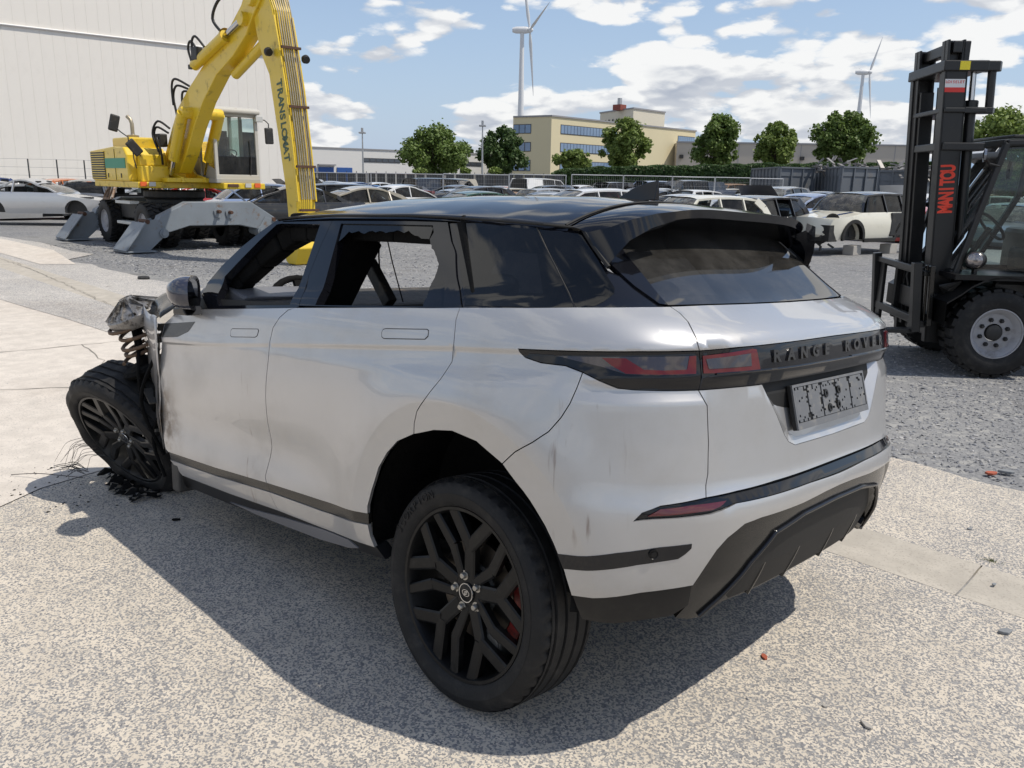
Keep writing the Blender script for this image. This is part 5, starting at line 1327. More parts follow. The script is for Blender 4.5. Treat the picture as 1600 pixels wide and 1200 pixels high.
# cab
cabp = bpy.data.objects.new('cab', None); COL.objects.link(cabp); cabp.parent = exc
x0, x1, y0, y1, z0, z1 = .15, 1.70, .36, 1.46, 1.50, 3.12
mb = MB(); mb.box((x0, y0, z0), (x1, y1, z0+.10)); mb.box((x0, y0, z0), (x0+.05, y1, z1-.5)); part('cab_floor', mb, 'cab_grey', cabp, bev=.01)
mb = MB()
for yy in (y0, y1-.07):
    mb.bar((x1-.04, yy+.035, z0), (x1-.06, yy+.035, z1), .07, .08, up=(0, 1, 0)); mb.bar((x0+.04, yy+.035, z0), (x0+.08, yy+.035, z1), .08, .08, up=(0, 1, 0)); mb.bar((.80, yy+.035, z0), (.82, yy+.035, z1), .07, .07, up=(0, 1, 0))
mb.bar((x1-.04, y0, z0+.13), (x1-.04, y1, z0+.13), .07, .13); mb.bar((x1-.06, y0, z1-.06), (x1-.06, y1, z1-.06), .07, .08)
part('cab_frame', mb, 'off_white_paint', cabp, bev=.012)
mb = MB(); xz_prism(mb, [(x0, z1-.02), (x0+.05, z1+.10), (x1-.05, z1+.12), (x1+.10, z1+.06), (x1+.10, z1-.03)], y0-.03, y1+.03); part('cab_roof', mb, 'off_white_paint', cabp, bev=.03)
mb = MB(); mb.add([(x1-.045, y0+.08, z0+.22), (x1-.045, y1-.08, z0+.22), (x1-.06, y1-.08, z1-.12), (x1-.06, y0+.08, z1-.12)], [(0, 1, 2, 3)]); part('windscreen', mb, 'cab_glass', cabp)
mb = MB(); mb.box((x1-.055, y0+.08, z0+.20), (x1-.03, y1-.08, z0+.62)); part('lower_screen', mb, 'side_window_glass', cabp, bev=.01)
for yy in (y0+.03, y1-.03):
    mb = MB(); mb.add([(x0+.1, yy, z0+.75), (.78, yy, z0+.60), (.79, yy, z1-.1), (x0+.12, yy, z1-.1)], [(0, 1, 2, 3)]); part('side_window', mb, 'cab_glass', cabp)
    mb = MB(); mb.add([(.84, yy, z0+.5), (x1-.09, yy, z0+.3), (x1-.1, yy, z1-.1), (.85, yy, z1-.1)], [(0, 1, 2, 3)]); part('side_window', mb, 'cab_glass', cabp)
    mb = MB(); mb.add([(x0+.05, yy, z0+.08), (x1-.08, yy, z0+.08), (x1-.08, yy, z0+.3), (.8, yy, z0+.52), (x0+.05, yy, z0+.75)], [(0, 1, 2, 3, 4)]); part('side_panel', mb, 'cab_grey', cabp)
mb = MB(); mb.box((.35, .75, 1.6), (.85, 1.25, 2.0)); mb.box((.30, .75, 2.0), (.45, 1.25, 2.75)); mb.tube([(1.25, .98, 1.6), (1.15, .98, 2.15)], .03, 8); mb.tube([(1.14+.16*cos(t*pi/8)*.5, .98+.17*sin(t*pi/8), 2.18+.1*cos(t*pi/8)) for t in range(17)], .015, 6); part('operator_seat', mb, 'machine_black', cabp, bev=.02)
mb = MB(); mb.tube([(x1-.02, 1.20, z0+.05), (x1-.01, 1.26, z0+.62), (x1-.03, 1.24, z0+1.0)], .013, 6); mb.tube([(x1-.0, 1.25, z0+.62), (x1-.01, 1.22, z0+.2)], .02, 6); part('wiper', mb, 'machine_black', cabp)
for (y_, z_) in ((y0+.16, z1-.16), (y1+.02, z1-.12)): mb = MB(); mb.box((x1-.02, y_-.10, z_-.07), (x1+.08, y_+.08, z_+.06)); part('work_lamp', mb, 'lamp_clear', cabp, bev=.01)
# boom, in the plane y = 0
boomP = [(.258, 2.161), (.718, 2.665), (1.195, 3.145), (1.849, 3.523), (2.566, 3.872), (3.204, 4.177), (3.956, 4.474), (4.68, 4.91), (4.95, 5.18), (5.35, 5.30), (5.70, 5.10), (5.35, 4.80), (5.10, 4.62), (4.84, 4.36), (4.20, 4.02), (3.38, 3.72), (2.62, 3.22), (2.02, 2.68), (1.52, 2.12), (1.02, 1.70), (.33, 1.70)]
mb = MB(); xz_prism(mb, boomP, -.25, .06); boom = part('boom', mb, 'excavator_yellow', exc, bev=.02)
mb = MB(); mb.lathe([(.0, .34), (.14, .34), (.16, .30), (.16, -.30), (.14, -.34), (0, -.34)], 20, Matrix.Translation((5.18, 0, 4.98)) @ Matrix.Rotation(pi/2, 4, 'X')); part('pivot_pin', mb, 'excavator_yellow', boom, smooth_angle=40)
mb = MB(); mb.lathe([(.0, .48), (.11, .48), (.13, .44), (.13, -.44), (.11, -.48), (0, -.48)], 20, Matrix.Translation((1.93, 0, 3.02)) @ Matrix.Rotation(pi/2, 4, 'X')); part('pivot_pin', mb, 'excavator_yellow', boom, smooth_angle=40)
stickP = [(4.95, 5.12), (5.10, 4.60), (5.202, 4.255), (5.371, 3.891), (5.597, 3.572), (5.839, 2.458), (6.06, 1.368), (6.10, .896), (6.03, .25), (6.06, .02), (6.36, .02), (6.47, .30), (6.46, 1.21), (6.342, 2.201), (6.172, 3.257), (5.96, 4.179), (5.84, 4.70), (5.62, 5.15), (5.30, 5.40)]
mb = MB(); xz_prism(mb, stickP, -.20, .20); stick = part('stick', mb, 'excavator_yellow', exc, bev=.02)
mb = MB()
for s in (-.205, .175): xz_prism(mb, [(5.90, 4.60), (6.02, 4.179), (6.24, 3.257), (6.41, 2.201), (6.53, 1.21), (6.46, 1.21), (6.34, 2.201), (6.17, 3.257), (5.95, 4.179), (5.84, 4.60)], s, s+.03)
part('stick_rail', mb, 'excavator_yellow', stick, bev=.005)
mb = MB(); xz_prism(mb, [(6.0, .05), (5.96, .35), (6.12, .62), (6.42, .62), (6.55, .32), (6.40, 0.0), (6.10, 0.0)], -.24, .24); part('grab_head', mb, 'excavator_yellow', stick, bev=.02)
for k in range(7):
    y = -.13+.045*k; pts = []
    for (x, z) in ((5.62, 5.30), (5.80, 4.95), (5.92, 4.60), (6.02, 4.18), (6.235, 3.257), (6.405, 2.201), (6.52, 1.25)): pts.append((x+.035+.006*(k % 2), y, z))
    mb = MB(); mb.tube(pts, .013, 6); part('hydraulic_pipe', mb, 'pipe_steel', stick, smooth_angle=60)
for (x, z) in ((6.085, 4.02), (6.30, 2.95), (6.46, 1.86), (6.53, 1.05)):
    mb = MB(); mb.bar((x+.05, -.20, z), (x+.05, .20, z), .05, .045); part('pipe_clamp', mb, 'rust', stick)
mb = MB(); mb.tube([(2.45, -.30, 3.98), (4.046, -.30, 4.42)], .115, 18); mb.lathe([(.13, -.05), (.14, .05)], 18, axis_matrix((4.03, -.30, 4.415), (1.6, 0, .44))); cyl = part('arm_cylinder', mb, 'excavator_yellow', exc, smooth_angle=40)
mb = MB(); mb.tube([(4.046, -.30, 4.42), (4.76, -.30, 4.62)], .06, 14); part('cylinder_rod', mb, 'ram_chrome', cyl, smooth_angle=40)
mb = MB(); mb.lathe([(.0, .07), (.13, .07), (.13, -.07), (0, -.07)], 18, Matrix.Translation((4.85, -.30, 4.64)) @ Matrix.Rotation(pi/2, 4, 'X')); part('rod_eye', mb, 'excavator_yellow', cyl, smooth_angle=40)
mb = MB(); mb.tube([(3.75, 0, 3.72), (5.35, 0, 4.28)], .10, 14); part('link_cylinder', mb, 'excavator_yellow', exc, smooth_angle=40)
for y in (-.42, .42):
    mb = MB(); mb.tube([(1.914, y, 3.02), (1.20, y, 2.02)], .125, 18); c_ = part('lift_cylinder', mb, 'excavator_yellow', exc, smooth_angle=40)
    mb = MB(); mb.tube([(1.20, y, 2.02), (.98, y, 1.68)], .06, 12); part('cylinder_rod', mb, 'ram_chrome', c_, smooth_angle=40)
def hose(pts, r=.026): mb = MB(); mb.hose(pts, r, 7); part('hydraulic_hose', mb, 'hose_black', exc, smooth_angle=60)
hose([(1.75, -.2, 3.55), (1.50, -.35, 3.62), (1.35, -.38, 3.40), (1.40, -.36, 3.05), (1.30, -.3, 2.95)]); hose([(1.85, -.2, 3.60), (1.62, -.42, 3.75), (1.40, -.42, 3.60), (1.42, -.42, 3.20)]); hose([(1.70, -.1, 3.48), (1.45, -.2, 3.50), (1.38, -.2, 3.2)])
hose([(.70, -.3, 2.62), (.50, -.5, 2.75), (.45, -.55, 2.45), (.62, -.5, 2.1), (.60, -.5, 1.7)]); hose([(.80, -.3, 2.72), (.62, -.5, 2.88), (.50, -.6, 2.6), (.66, -.55, 2.2)]); hose([(.55, -.4, 2.4), (.75, -.6, 2.5), (.80, -.55, 2.2), (.72, -.5, 1.9)])
hose([(4.9, -.25, 5.10), (4.45, -.35, 5.15), (4.0, -.4, 5.05), (3.75, -.42, 4.75), (3.95, -.36, 4.5)], .03); hose([(2.75, -.35, 4.25), (2.55, -.4, 4.45), (2.40, -.4, 4.30), (2.45, -.35, 4.0)]); hose([(3.0, -.3, 4.30), (2.8, -.4, 4.52), (2.6, -.4, 4.4), (2.55, -.35, 4.05)])
mb = MB(); mb.box((2.55, -.42, 4.05), (2.85, -.28, 4.32)); mb.box((2.3, -.40, 3.9), (2.5, -.3, 4.0)); part('valve_block', mb, 'machine_black', exc, bev=.02)
mb = MB(); mb.box((.45, -.55, 2.30), (.75, -.35, 2.6)); part('valve_block', mb, 'machine_black', exc, bev=.03)
for (x, y, z) in ((5.80, -.30, 3.95), (6.12, .30, 3.85)): mb = MB(); mb.lathe([(0, .06), (.07, .06), (.085, .0), (.05, -.07), (0, -.08)], 14, axis_matrix((x, y, z), (1, 0, -.4))); part('boom_lamp', mb, 'machine_black', stick, smooth_angle=40)
def flat_letters(txt, origin, right, up, size, pitch, mat, parent, depth=.002, bold=.012, sx=1.0, name='letter'):
    right, up = Vector(right).normalized(), Vector(up).normalized(); n = right.cross(up); n_ = len(txt)
    for i, ch in enumerate(txt):
        if ch == ' ': continue
        cu = bpy.data.curves.new('letter', 'FONT'); cu.body = ch; cu.size = size; cu.extrude = depth; cu.align_x = 'CENTER'; cu.align_y = 'CENTER'; cu.offset = bold*size
        tmp = bpy.data.objects.new('letter', cu); COL.objects.link(tmp); me = bpy.data.meshes.new_from_object(tmp); bpy.data.objects.remove(tmp)
        p = Vector(origin)+right*((i-(n_-1)/2)*pitch)
        o = link(name, me, mat, parent); o.matrix_basis = Matrix(((right.x, up.x, n.x, p.x), (right.y, up.y, n.y, p.y), (right.z, up.z, n.z, p.z), (0, 0, 0, 1))) @ Matrix.Scale(sx, 4, (1, 0, 0))
flat_letters('TRANSLOMAT', (6.07, -.203, 2.70), (.18, 0, -1.46), (1.46, 0, .18), .285, .152, 'green_lettering', stick, sx=.82, bold=.03)

# ============================================================ FORKLIFT (local x = towards its forks, y = its left, z = up)
fk = thing('forklift', 'black rough-terrain forklift with a tall mast and a glazed cab at the right edge', 'forklift', (.661, -6.357, 0), atan2(.61988, .78470))
def solid_wheel(parent, x, y, r, wd, side, lab=None):
    e = bpy.data.objects.new('wheel', None); COL.objects.link(e); e.parent = parent; e.location = (x, y, r)
    M = Matrix.Rotation(-side*pi/2, 4, 'X'); hw = wd/2
    mb = MB(); mb.lathe([(r*.56, hw*.92), (r*.60, hw*1.0), (r*.64, hw*1.0), (r*.66, hw*1.03), (r*.84, hw*1.03), (r*.86, hw*1.0), (r*.93, hw*.96), (r*.945, hw*.80), (r*.945, -hw*.80), (r*.93, -hw*.96), (r*.6, -hw), (r*.56, -hw*.9)], 64, M)
    nb = 26
    for k in range(nb):
        a = 2*pi*k/nb
        for s in (1, -1):
            a2 = a+(pi/nb if s < 0 else 0)
            q = M @ Matrix.Rotation(a2, 4, 'Z') @ Matrix.Translation((r*.965, 0, s*hw*.55))
            w1, w2 = .088*r, .070*r
            mb.add([q @ Vector(v) for v in ((-.03*r, -w1, s*hw*.44), (-.03*r, w1, s*hw*.44), (-.03*r, w1*.9, -s*hw*.46), (-.03*r, -w1*.9, -s*hw*.46), (.035*r, -w2*1.2, s*hw*.36), (.035*r, w2*1.2, s*hw*.36), (.037*r, w2, -s*hw*.42), (.037*r, -w2, -s*hw*.42))],
                   [(0, 3, 2, 1), (4, 5, 6, 7), (0, 1, 5, 4), (1, 2, 6, 5), (2, 3, 7, 6), (3, 0, 4, 7)])
    part('tyre', mb, 'rubber', e, smooth_angle=30)
    mb = MB(); mb.lathe([(r*.57, hw*.90), (r*.565, hw*.96), (r*.54, hw*.96), (r*.53, hw*.86), (r*.50, hw*.80), (r*.45, hw*.52), (r*.42, hw*.46), (r*.20, hw*.46), (r*.20, hw*.3)], 48, M); rim = part('rim', mb, 'wheel_grey', e, smooth_angle=35)
    mb = MB(); mb.lathe([(0, hw*.66), (r*.14, hw*.66), (r*.175, hw*.60), (r*.18, hw*.30)], 28, M); part('hub', mb, 'machine_black', rim, smooth_angle=40)
    for k in range(8):
        a = 2*pi*(k+.4)/8; mb = MB(); mb.lathe([(0, .035), (.012, .035), (.020, .018), (.021, 0)], 6, M @ Matrix.Translation((r*.30*cos(a), r*.30*sin(a), hw*.46))); part('wheel_nut', mb, 'machine_black', rim)
    return e
WRf = .402
solid_wheel(fk, -.02, .60, WRf, .30, 1); solid_wheel(fk, -.02, -.62, WRf, .30, -1)
for s in (-1, 1): solid_wheel(fk, -1.75, s*.60, .33, .24, s)
LEAN = lambda x, z: x+.055*(z-.4)
mastp = bpy.data.objects.new('mast', None); COL.objects.link(mastp); mastp.parent = fk
def upright(name, x0, x1, y0, y1, z0, z1, mat='forklift_black', **kw):
    mb = MB(); vs = []
    for z in (z0, z1):
        for (x, y) in ((x0, y0), (x1, y0), (x1, y1), (x0, y1)): vs.append((LEAN(x, z), y, z))
    mb.add(vs, [(0, 3, 2, 1), (4, 5, 6, 7), (0, 1, 5, 4), (1, 2, 6, 5), (2, 3, 7, 6), (3, 0, 4, 7)]); return part(name, mb, mat, mastp, bev=.004, **kw)
for s in (1, -1):
    yo = s*.42
    # outer channel (web and two flanges), then the inner channel a little higher
    a, b = sorted((yo, yo-s*.015)); up1 = upright('mast_channel', .29, .48, a, b, .25, 2.70)
    a, b = sorted((yo, yo-s*.075)); upright('channel_flange', .46, .482, a, b, .25, 2.70); upright('channel_flange', .288, .310, a, b, .25, 2.70)
    a, b = sorted((yo-s*.085, yo-s*.10)); upright('inner_channel', .31, .47, a, b, .32, 2.93)
    a, b = sorted((yo-s*.02, yo-s*.16)); upright('inner_flange', .445, .466, a-.0, b, .32, 2.93); upright('inner_flange', .315, .336, a, b, .32, 2.93)
    a, b = sorted((yo-s*.17, yo-s*.22)); upright('carriage_channel', .33, .45, a, b, .45, 2.55)
    mb = MB(); mb.tube([(LEAN(.205, .55), s*.33, .55), (LEAN(.205, 2.42), s*.33, 2.42)], .045, 14); cy = part('lift_cylinder', mb, 'forklift_black', mastp, smooth_angle=40)
    mb = MB(); mb.tube([(LEAN(.205, 2.4), s*.33, 2.4), (LEAN(.205, 2.70), s*.33, 2.70)], .026, 12); part('cylinder_rod', mb, 'ram_chrome', cy, smooth_angle=40)
    mb = MB(); mb.lathe([(.050, 0), (.058, .01), (.058, .06), (.05, .07)], 14, Matrix.Translation((LEAN(.205, 2.36), s*.33, 2.36))); part('cylinder_collar', mb, 'forklift_black', cy)
    mb = MB(); mb.tube([(LEAN(.27, .6), s*.27, .6), (LEAN(.27, 1.5), s*.28, 1.5), (LEAN(.27, 2.60), s*.27, 2.60)], .012, 6); part('mast_hose', mb, 'hose_black', mastp)
for (z, x0, x1, th) in ((2.71, .12, .50, .045), (2.34, .11, .47, .022), (2.03, .10, .46, .035), (.62, .22, .50, .10)):
    mb = MB(); mb.box((LEAN(x0, z), -.44, z-th), (LEAN(x1, z), .445, z+th)); part('cross_member', mb, 'forklift_black', mastp, bev=.01)
mb = MB(); mb.box((LEAN(.34, 2.86), -.40, 2.82), (LEAN(.42, 2.86), .40, 2.92)); part('cross_member', mb, 'forklift_black', mastp, bev=.01)
for s in (1, -1):
    mb = MB(); mb.prism([(LEAN(.10, 2.7), .30*s), (LEAN(.02, 2.7), .33*s), (LEAN(-.01, 2.7), .38*s), (LEAN(.03, 2.7), .44*s), (LEAN(.30, 2.7), .445*s), (LEAN(.30, 2.7), .30*s)][::s], 2.668, 2.752); part('head_bracket', mb, 'forklift_black', mastp, bev=.008)
    mb = MB(); mb.prism([(LEAN(.10, 2.34), .30*s), (LEAN(.03, 2.34), .33*s), (LEAN(.02, 2.34), .38*s), (LEAN(.06, 2.34), .44*s), (LEAN(.30, 2.34), .446*s), (LEAN(.30, 2.34), .30*s)][::s], 2.315, 2.366); part('head_bracket', mb, 'forklift_black', mastp, bev=.006)
    mb = MB(); mb.tube([(LEAN(.07, 2.34), s*.38, 2.34), (LEAN(.07, 2.70), s*.38, 2.70)], .035, 12); part('stop_tube', mb, 'forklift_black', mastp, smooth_angle=40)
mb = MB(); mb.box((LEAN(.27, 2.9), .345, 2.72), (LEAN(.34, 2.9), .40, 2.92)); part('inner_lug', mb, 'forklift_black', mastp, bev=.01)
mb = MB(); mb.box((.0, -.0002, -.036), (.085, .0, .036), Matrix.Translation((LEAN(.285, 2.7), .4475, 2.71))); part('yellow_sticker', mb, 'label_yellow', mastp)
mb = MB(); mb.add([(LEAN(.305, 2.49), .4215, 2.49), (LEAN(.475, 2.49), .4215, 2.49), (LEAN(.475, 2.60), .4215, 2.60), (LEAN(.305, 2.60), .4215, 2.60)], [(0, 1, 2, 3)]); stk = part('dealer_sticker', mb, 'label_white', mastp)
mb = MB(); mb.add([(LEAN(.305, 2.49), .4225, 2.49), (LEAN(.475, 2.49), .4225, 2.49), (LEAN(.475, 2.53), .4225, 2.53), (LEAN(.305, 2.53), .4225, 2.53)], [(0, 1, 2, 3)]); part('sticker_band', mb, 'label_red', stk)
flat_letters('LOISELET', (LEAN(.392, 2.57), .4225, 2.575), (-1, 0, 0), (.055, 0, 1), .032, .0205, 'label_red', stk, depth=.0006)
flat_letters('MANITOU', (LEAN(.385, 1.66), .4222, 1.66), (.055, 0, 1), (1, 0, -.055), .165, .060, 'manitou_red', mastp, depth=.0012, bold=.05, sx=.56)
# carriage, load backrest and forks
car_ = bpy.data.objects.new('fork_carriage', None); COL.objects.link(car_); car_.parent = fk
def bx(name, a, b, mat='forklift_black', bev=.008, par=car_, **kw): mb = MB(); mb.box(a, b); return part(name, mb, mat, par, bev=bev, **kw)
for y in (.50, -.62): mb = MB(); mb.bar((.605, y, .36), (.66, y, 1.0), .075, .085, up=(0, 1, 0)); part('backrest_upright', mb, 'forklift_black', car_, bev=.006)
for (z, h) in ((.94, .05), (.47, .07)): mb = MB(); mb.bar((.61+.055*(z-.4), -.60, z), (.61+.055*(z-.4), .50, z), .05, h); part('backrest_bar', mb, 'forklift_black', car_, bev=.006)
mb = MB(); mb.bar((.56, -.55, .90), (.56, .50, .90), .05, .045); part('carriage_bar', mb, 'forklift_black', car_, bev=.006)
mb = MB(); mb.bar((.54, -.55, .43), (.54, .50, .43), .05, .06); part('carriage_bar', mb, 'forklift_black', car_, bev=.006)
for y in (.36, -.30): bx('carriage_plate', (.50, y-.03, .38), (.56, y+.03, .95))
for y in (.44, .53, ): mb = MB(); mb.bar((.50, y, .42), (.53, y, .98), .05, .05); part('side_post', mb, 'dark_grey_plastic', car_, bev=.01)
for y in (.44, -.50):
    mb = MB(); mb.box((.60, y-.06, .34), (.635, y+.06, .95)); xz_prism(mb, [(.60, .34), (1.62, .335), (1.66, .35), (.60, .385)], y-.06, y+.06); part('fork', mb, 'forklift_black', car_, bev=.006)
for (y, z) in ((.25, .93), (.05, .90), (-.1, .92)): mb = MB(); mb.tube([(.5, y, z), (.52, y, z-.1), (.46, y+.03, z-.35), (.42, y+.06, z-.45)], .011, 6); part('carriage_hose', mb, 'hose_black', car_)
# chassis, wings and cab
mb = MB(); mb.box((-2.1, -.42, .38), (.28, .42, .80)); mb.box((.15, -.30, .28), (.42, .40, .62)); part('chassis', mb, 'machine_black', fk, bev=.03)
mb = MB(); yz_ = [(.46, -.74), (.46, .76)]
for s in (1, -1):
    mb = MB(); ys = (.40*s, .78*s); n = 14; vs = []
    for k in range(n+1):
        a = radians(8)+radians(164)*k/n; x_, z_ = -.02+.50*cos(a), .40+.50*sin(a)
        if k <= 2: x_ = .46
        vs.append((x_, z_))
    for k in range(n):
        (a1, b1), (a2, b2) = vs[k], vs[k+1]
        mb.add([(a1, ys[0], b1), (a1, ys[1], b1), (a2, ys[1], b2), (a2, ys[0], b2), (a1, ys[0], b1+.015), (a1, ys[1], b1+.015), (a2, ys[1], b2+.015), (a2, ys[0], b2+.015)], [(0, 1, 2, 3), (4, 7, 6, 5), (0, 4, 5, 1), (2, 6, 7, 3), (1, 5, 6, 2)])
    mb.box((-.55, min(ys), .88), (.42, max(ys), .925)); part('mudguard', mb, 'black_plastic', fk, smooth_angle=40)
mb = MB(); mb.box((-2.2, -.62, .60), (-.55, .62, 1.30)); mb.box((-.60, -.60, .55), (.0, .60, .88)); part('engine_hood', mb, 'forklift_black', fk, bev=.05)
cabf = bpy.data.objects.new('cab', None); COL.objects.link(cabf); cabf.parent = fk
A0, A1 = (.34, .905), (.06, 2.06)
mb = MB()
for y in (.56, -.56):
    mb.bar((A0[0], y, A0[1]), (A1[0], y, A1[1]), .05, .06, up=(0, 1, 0)); mb.bar((A1[0], y, A1[1]), (-1.35, y, 2.12), .06, .05); mb.bar((-1.35, y, 2.12), (-1.45, y, 1.2), .07, .06, up=(0, 1, 0)); mb.bar((-.28, y, .90), (-.62, y, 1.60), .05, .06, up=(0, 1, 0)); mb.bar((-.62, y, 1.6), (-.66, y, 2.1), .05, .05, up=(0, 1, 0))
mb.bar((A1[0], -.56, A1[1]), (A1[0], .56, A1[1]), .06, .06); mb.bar((A0[0], -.56, A0[1]), (A0[0], .56, A0[1]), .08, .08); mb.bar((-1.35, -.56, 2.12), (-1.35, .56, 2.12), .06, .06)
part('cab_frame', mb, 'forklift_black', cabf, bev=.01)
mb = MB(); mb.box((-1.36, -.58, 2.10), (.02, .58, 2.13)); part('cab_roof', mb, 'forklift_black', cabf, bev=.01)
mb = MB(); mb.add([(.335, -.53, .95), (.335, .53, .95), (.07, .53, 2.03), (.07, -.53, 2.03)], [(0, 1, 2, 3)]); part('windscreen', mb, 'cab_glass', cabf)
for y in (.565, -.565):
    mb = MB(); mb.add([(.30, y, .95), (.05, y, 2.02), (-.64, y, 2.06), (-.62, y, 1.60), (-.30, y, .95)], [(0, 1, 2, 3, 4)]); part('side_window', mb, 'cab_glass', cabf)
mb = MB(); mb.box((-.95, -.25, .9), (-.45, .25, 1.12)); mb.box((-1.02, -.25, 1.1), (-.88, .25, 1.65)); part('operator_seat', mb, 'machine_black', cabf, bev=.04)
mb = MB(); mb.tube([(.08, .0, .9), (-.15, 0, 1.3)], .03, 8); c_ = Vector((-.16, 0, 1.32)); mb.tube([c_+Vector((.10*cos(t*pi/10), .17*sin(t*pi/10), .12*cos(t*pi/10)))*1.0 for t in range(21)], .014, 6); part('steering_wheel', mb, 'machine_black', cabf, smooth_angle=50)
for yy, s in ((.30, 1), (.24, -1)): mb = MB(); mb.tube([(.345, yy-.1, .96), (.30, yy+.05*s, 1.25), (.22, yy-.02, 1.55)], .009, 6); part('wiper', mb, 'machine_black', cabf)
mb = MB(); mb.lathe([(0, .075), (.055, .07), (.078, .045), (.080, .0), (.07, -.05), (.03, -.07), (0, -.07)], 24, axis_matrix((.20, .63, 1.045), (.75, .75, 0))); hb = part('headlamp', mb, 'forklift_black', fk, smooth_angle=45)
mb = MB(); mb.lathe([(0, .082), (.04, .080), (.070, .062), (.074, .050)], 24, axis_matrix((.20, .63, 1.045), (.75, .75, 0))); part('headlamp_lens', mb, 'headlamp_reflector', hb, smooth_angle=60)
mb = MB(); mb.bar((.20, .62, .92), (.20, .62, .99), .05, .03); part('lamp_bracket', mb, 'forklift_black', hb)
mb = MB(); mb.tube([(.10, .58, 1.86), (.22, .64, 1.88), (.26, .66, 1.93)], .010, 6); o_ = part('mirror_arm', mb, 'forklift_black', fk); mb = MB(); mb.lathe([(0, .015), (.05, .01), (.06, -.01), (0, -.02)], 16, axis_matrix((.27, .66, 1.95), (-.8, .3, 0))); part('mirror', mb, 'mirror_glass', o_, smooth_angle=50)
mb = MB(); mb.lathe([(0, .03), (.07, .015), (.08, -.01), (0, -.02)], 16, axis_matrix((-.02, .50, 1.83), (-.8, .5, 0))); part('mirror', mb, 'machine_black', fk, smooth_angle=50)
mb = MB()
for k in range(6): mb.tube([(.30+.02*k, .45, .60+.02*k), (.45-.02*k, .55, .80-.01*k), (.30, .62, .85)], .012, 6)
o_ = part('hydraulic_hoses', mb, 'hose_black', fk); o_['kind'] = 'stuff'

# ============================================================ WRECKED CARS IN THE YARD
def hzn(px): return 269.3+.0176*px
def PX(px, py, D):
    # point D metres ahead that the photograph shows at (px, py)
    v = _d+CR*((px-800)/FPX)+CU*((600-py)/FPX); t = D/(v.x*DH.x+v.y*DH.y); return CAM_POS+v*t
COLOURS = {'white': (.70, .70, .69), 'silver': (.52, .53, .54), 'grey': (.16, .165, .175), 'black': (.012, .012, .014), 'blue': (.02, .06, .20), 'bright blue': (.04, .22, .55), 'pale blue': (.30, .38, .55), 'red': (.42, .025, .02),
           'dark red': (.14, .015, .015), 'orange': (.50, .14, .03), 'cream': (.72, .69, .58), 'green': (.04, .10, .07), 'brown': (.14, .09, .06), 'beige': (.42, .38, .30)}
for k, c in COLOURS.items(): simple('car_'+k.replace(' ', '_'), c, .3, metal=.5 if k in ('silver', 'grey', 'blue', 'pale blue') else 0, coat=.9, var=.05, dirt=(.30, .27, .22), dirt_lo=.5, dirt_hi=1.05, dscale=3)
simple('burnt_shell', (.20, .12, .07), .85, var=.6, vscale=3, dirt=(.35, .33, .30), dirt_lo=.5, dirt_hi=.7, dscale=2)
simple('alloy', (.35, .35, .36), .4, metal=.7)
# types: length, width, height, sill z, belt z, bonnet z, then side profile of body and glasshouse along x (front is +x)
TYPES = {
 'hatchback': dict(L=4.0, W=1.72, H=1.46, belt=.93, hood=.88, ws0=.95, ws1=.25, r1=-1.35, r0=-1.85, tail=.92, hood_f=.70, pil=(-.30, -1.05)),
 'small_car': dict(L=3.7, W=1.66, H=1.42, belt=.90, hood=.88, ws0=.75, ws1=.35, r1=-1.40, r0=-1.72, tail=.88, hood_f=.74, pil=(-.25, -.95)),
 'saloon': dict(L=4.6, W=1.80, H=1.44, belt=.95, hood=.88, ws0=.98, ws1=.15, r1=-1.05, r0=-1.75, tail=1.0, hood_f=.68, pil=(-.35, -1.05)),
 'estate': dict(L=4.7, W=1.80, H=1.48, belt=.95, hood=.90, ws0=1.05, ws1=.25, r1=-1.95, r0=-2.25, tail=.95, hood_f=.70, pil=(-.25, -1.10)),
 'suv': dict(L=4.5, W=1.86, H=1.68, belt=1.08, hood=1.05, ws0=1.05, ws1=.40, r1=-1.80, r0=-2.10, tail=1.05, hood_f=.90, pil=(-.20, -1.05)),
 'coupe': dict(L=4.2, W=1.78, H=1.33, belt=.88, hood=.82, ws0=.75, ws1=.05, r1=-.95, r0=-1.85, tail=.86, hood_f=.66, pil=(-.65, -1.3)),
 'van': dict(L=4.9, W=1.90, H=1.92, belt=1.10, hood=1.05, ws0=1.55, ws1=.95, r1=-2.30, r0=-2.42, tail=1.1, hood_f=.88, pil=(.25, -.95)),
}
def car_side_poly(T, arch_r=.36, wheelbase=None):
    Lh = T['L']/2; wx = Lh-.82; rx = -(Lh-.80)
    P = [(Lh-.10, .24), (Lh, .36), (Lh-.02, .55), (Lh-.12, T['hood_f']), (T['ws0'], T['hood']), (T['ws0']-.04, T['belt'])]
    P += [(-.3, T['belt']+.01), (T['r0'], T['tail'] if T['tail'] > T['belt'] else T['belt']+.01)]
    P += [(-Lh+.08, T['tail']-.04 if T['r0'] > -Lh+.3 else T['tail']-.1), (-Lh, T['tail']-.25), (-Lh+.02, .42), (-Lh+.12, .28)]
    def arc(cx):
        out = []
        for k in range(13):
            a = pi-pi*k/12; out.append((cx+arch_r*cos(a), .30+arch_r*sin(a)))
        return out
    P += [(rx-arch_r-.01, .24)]+arc(rx)+[(rx+arch_r+.01, .22)]+[(wx-arch_r-.01, .22)]+arc(wx)+[(wx+arch_r+.01, .24)]
    return P, wx, rx
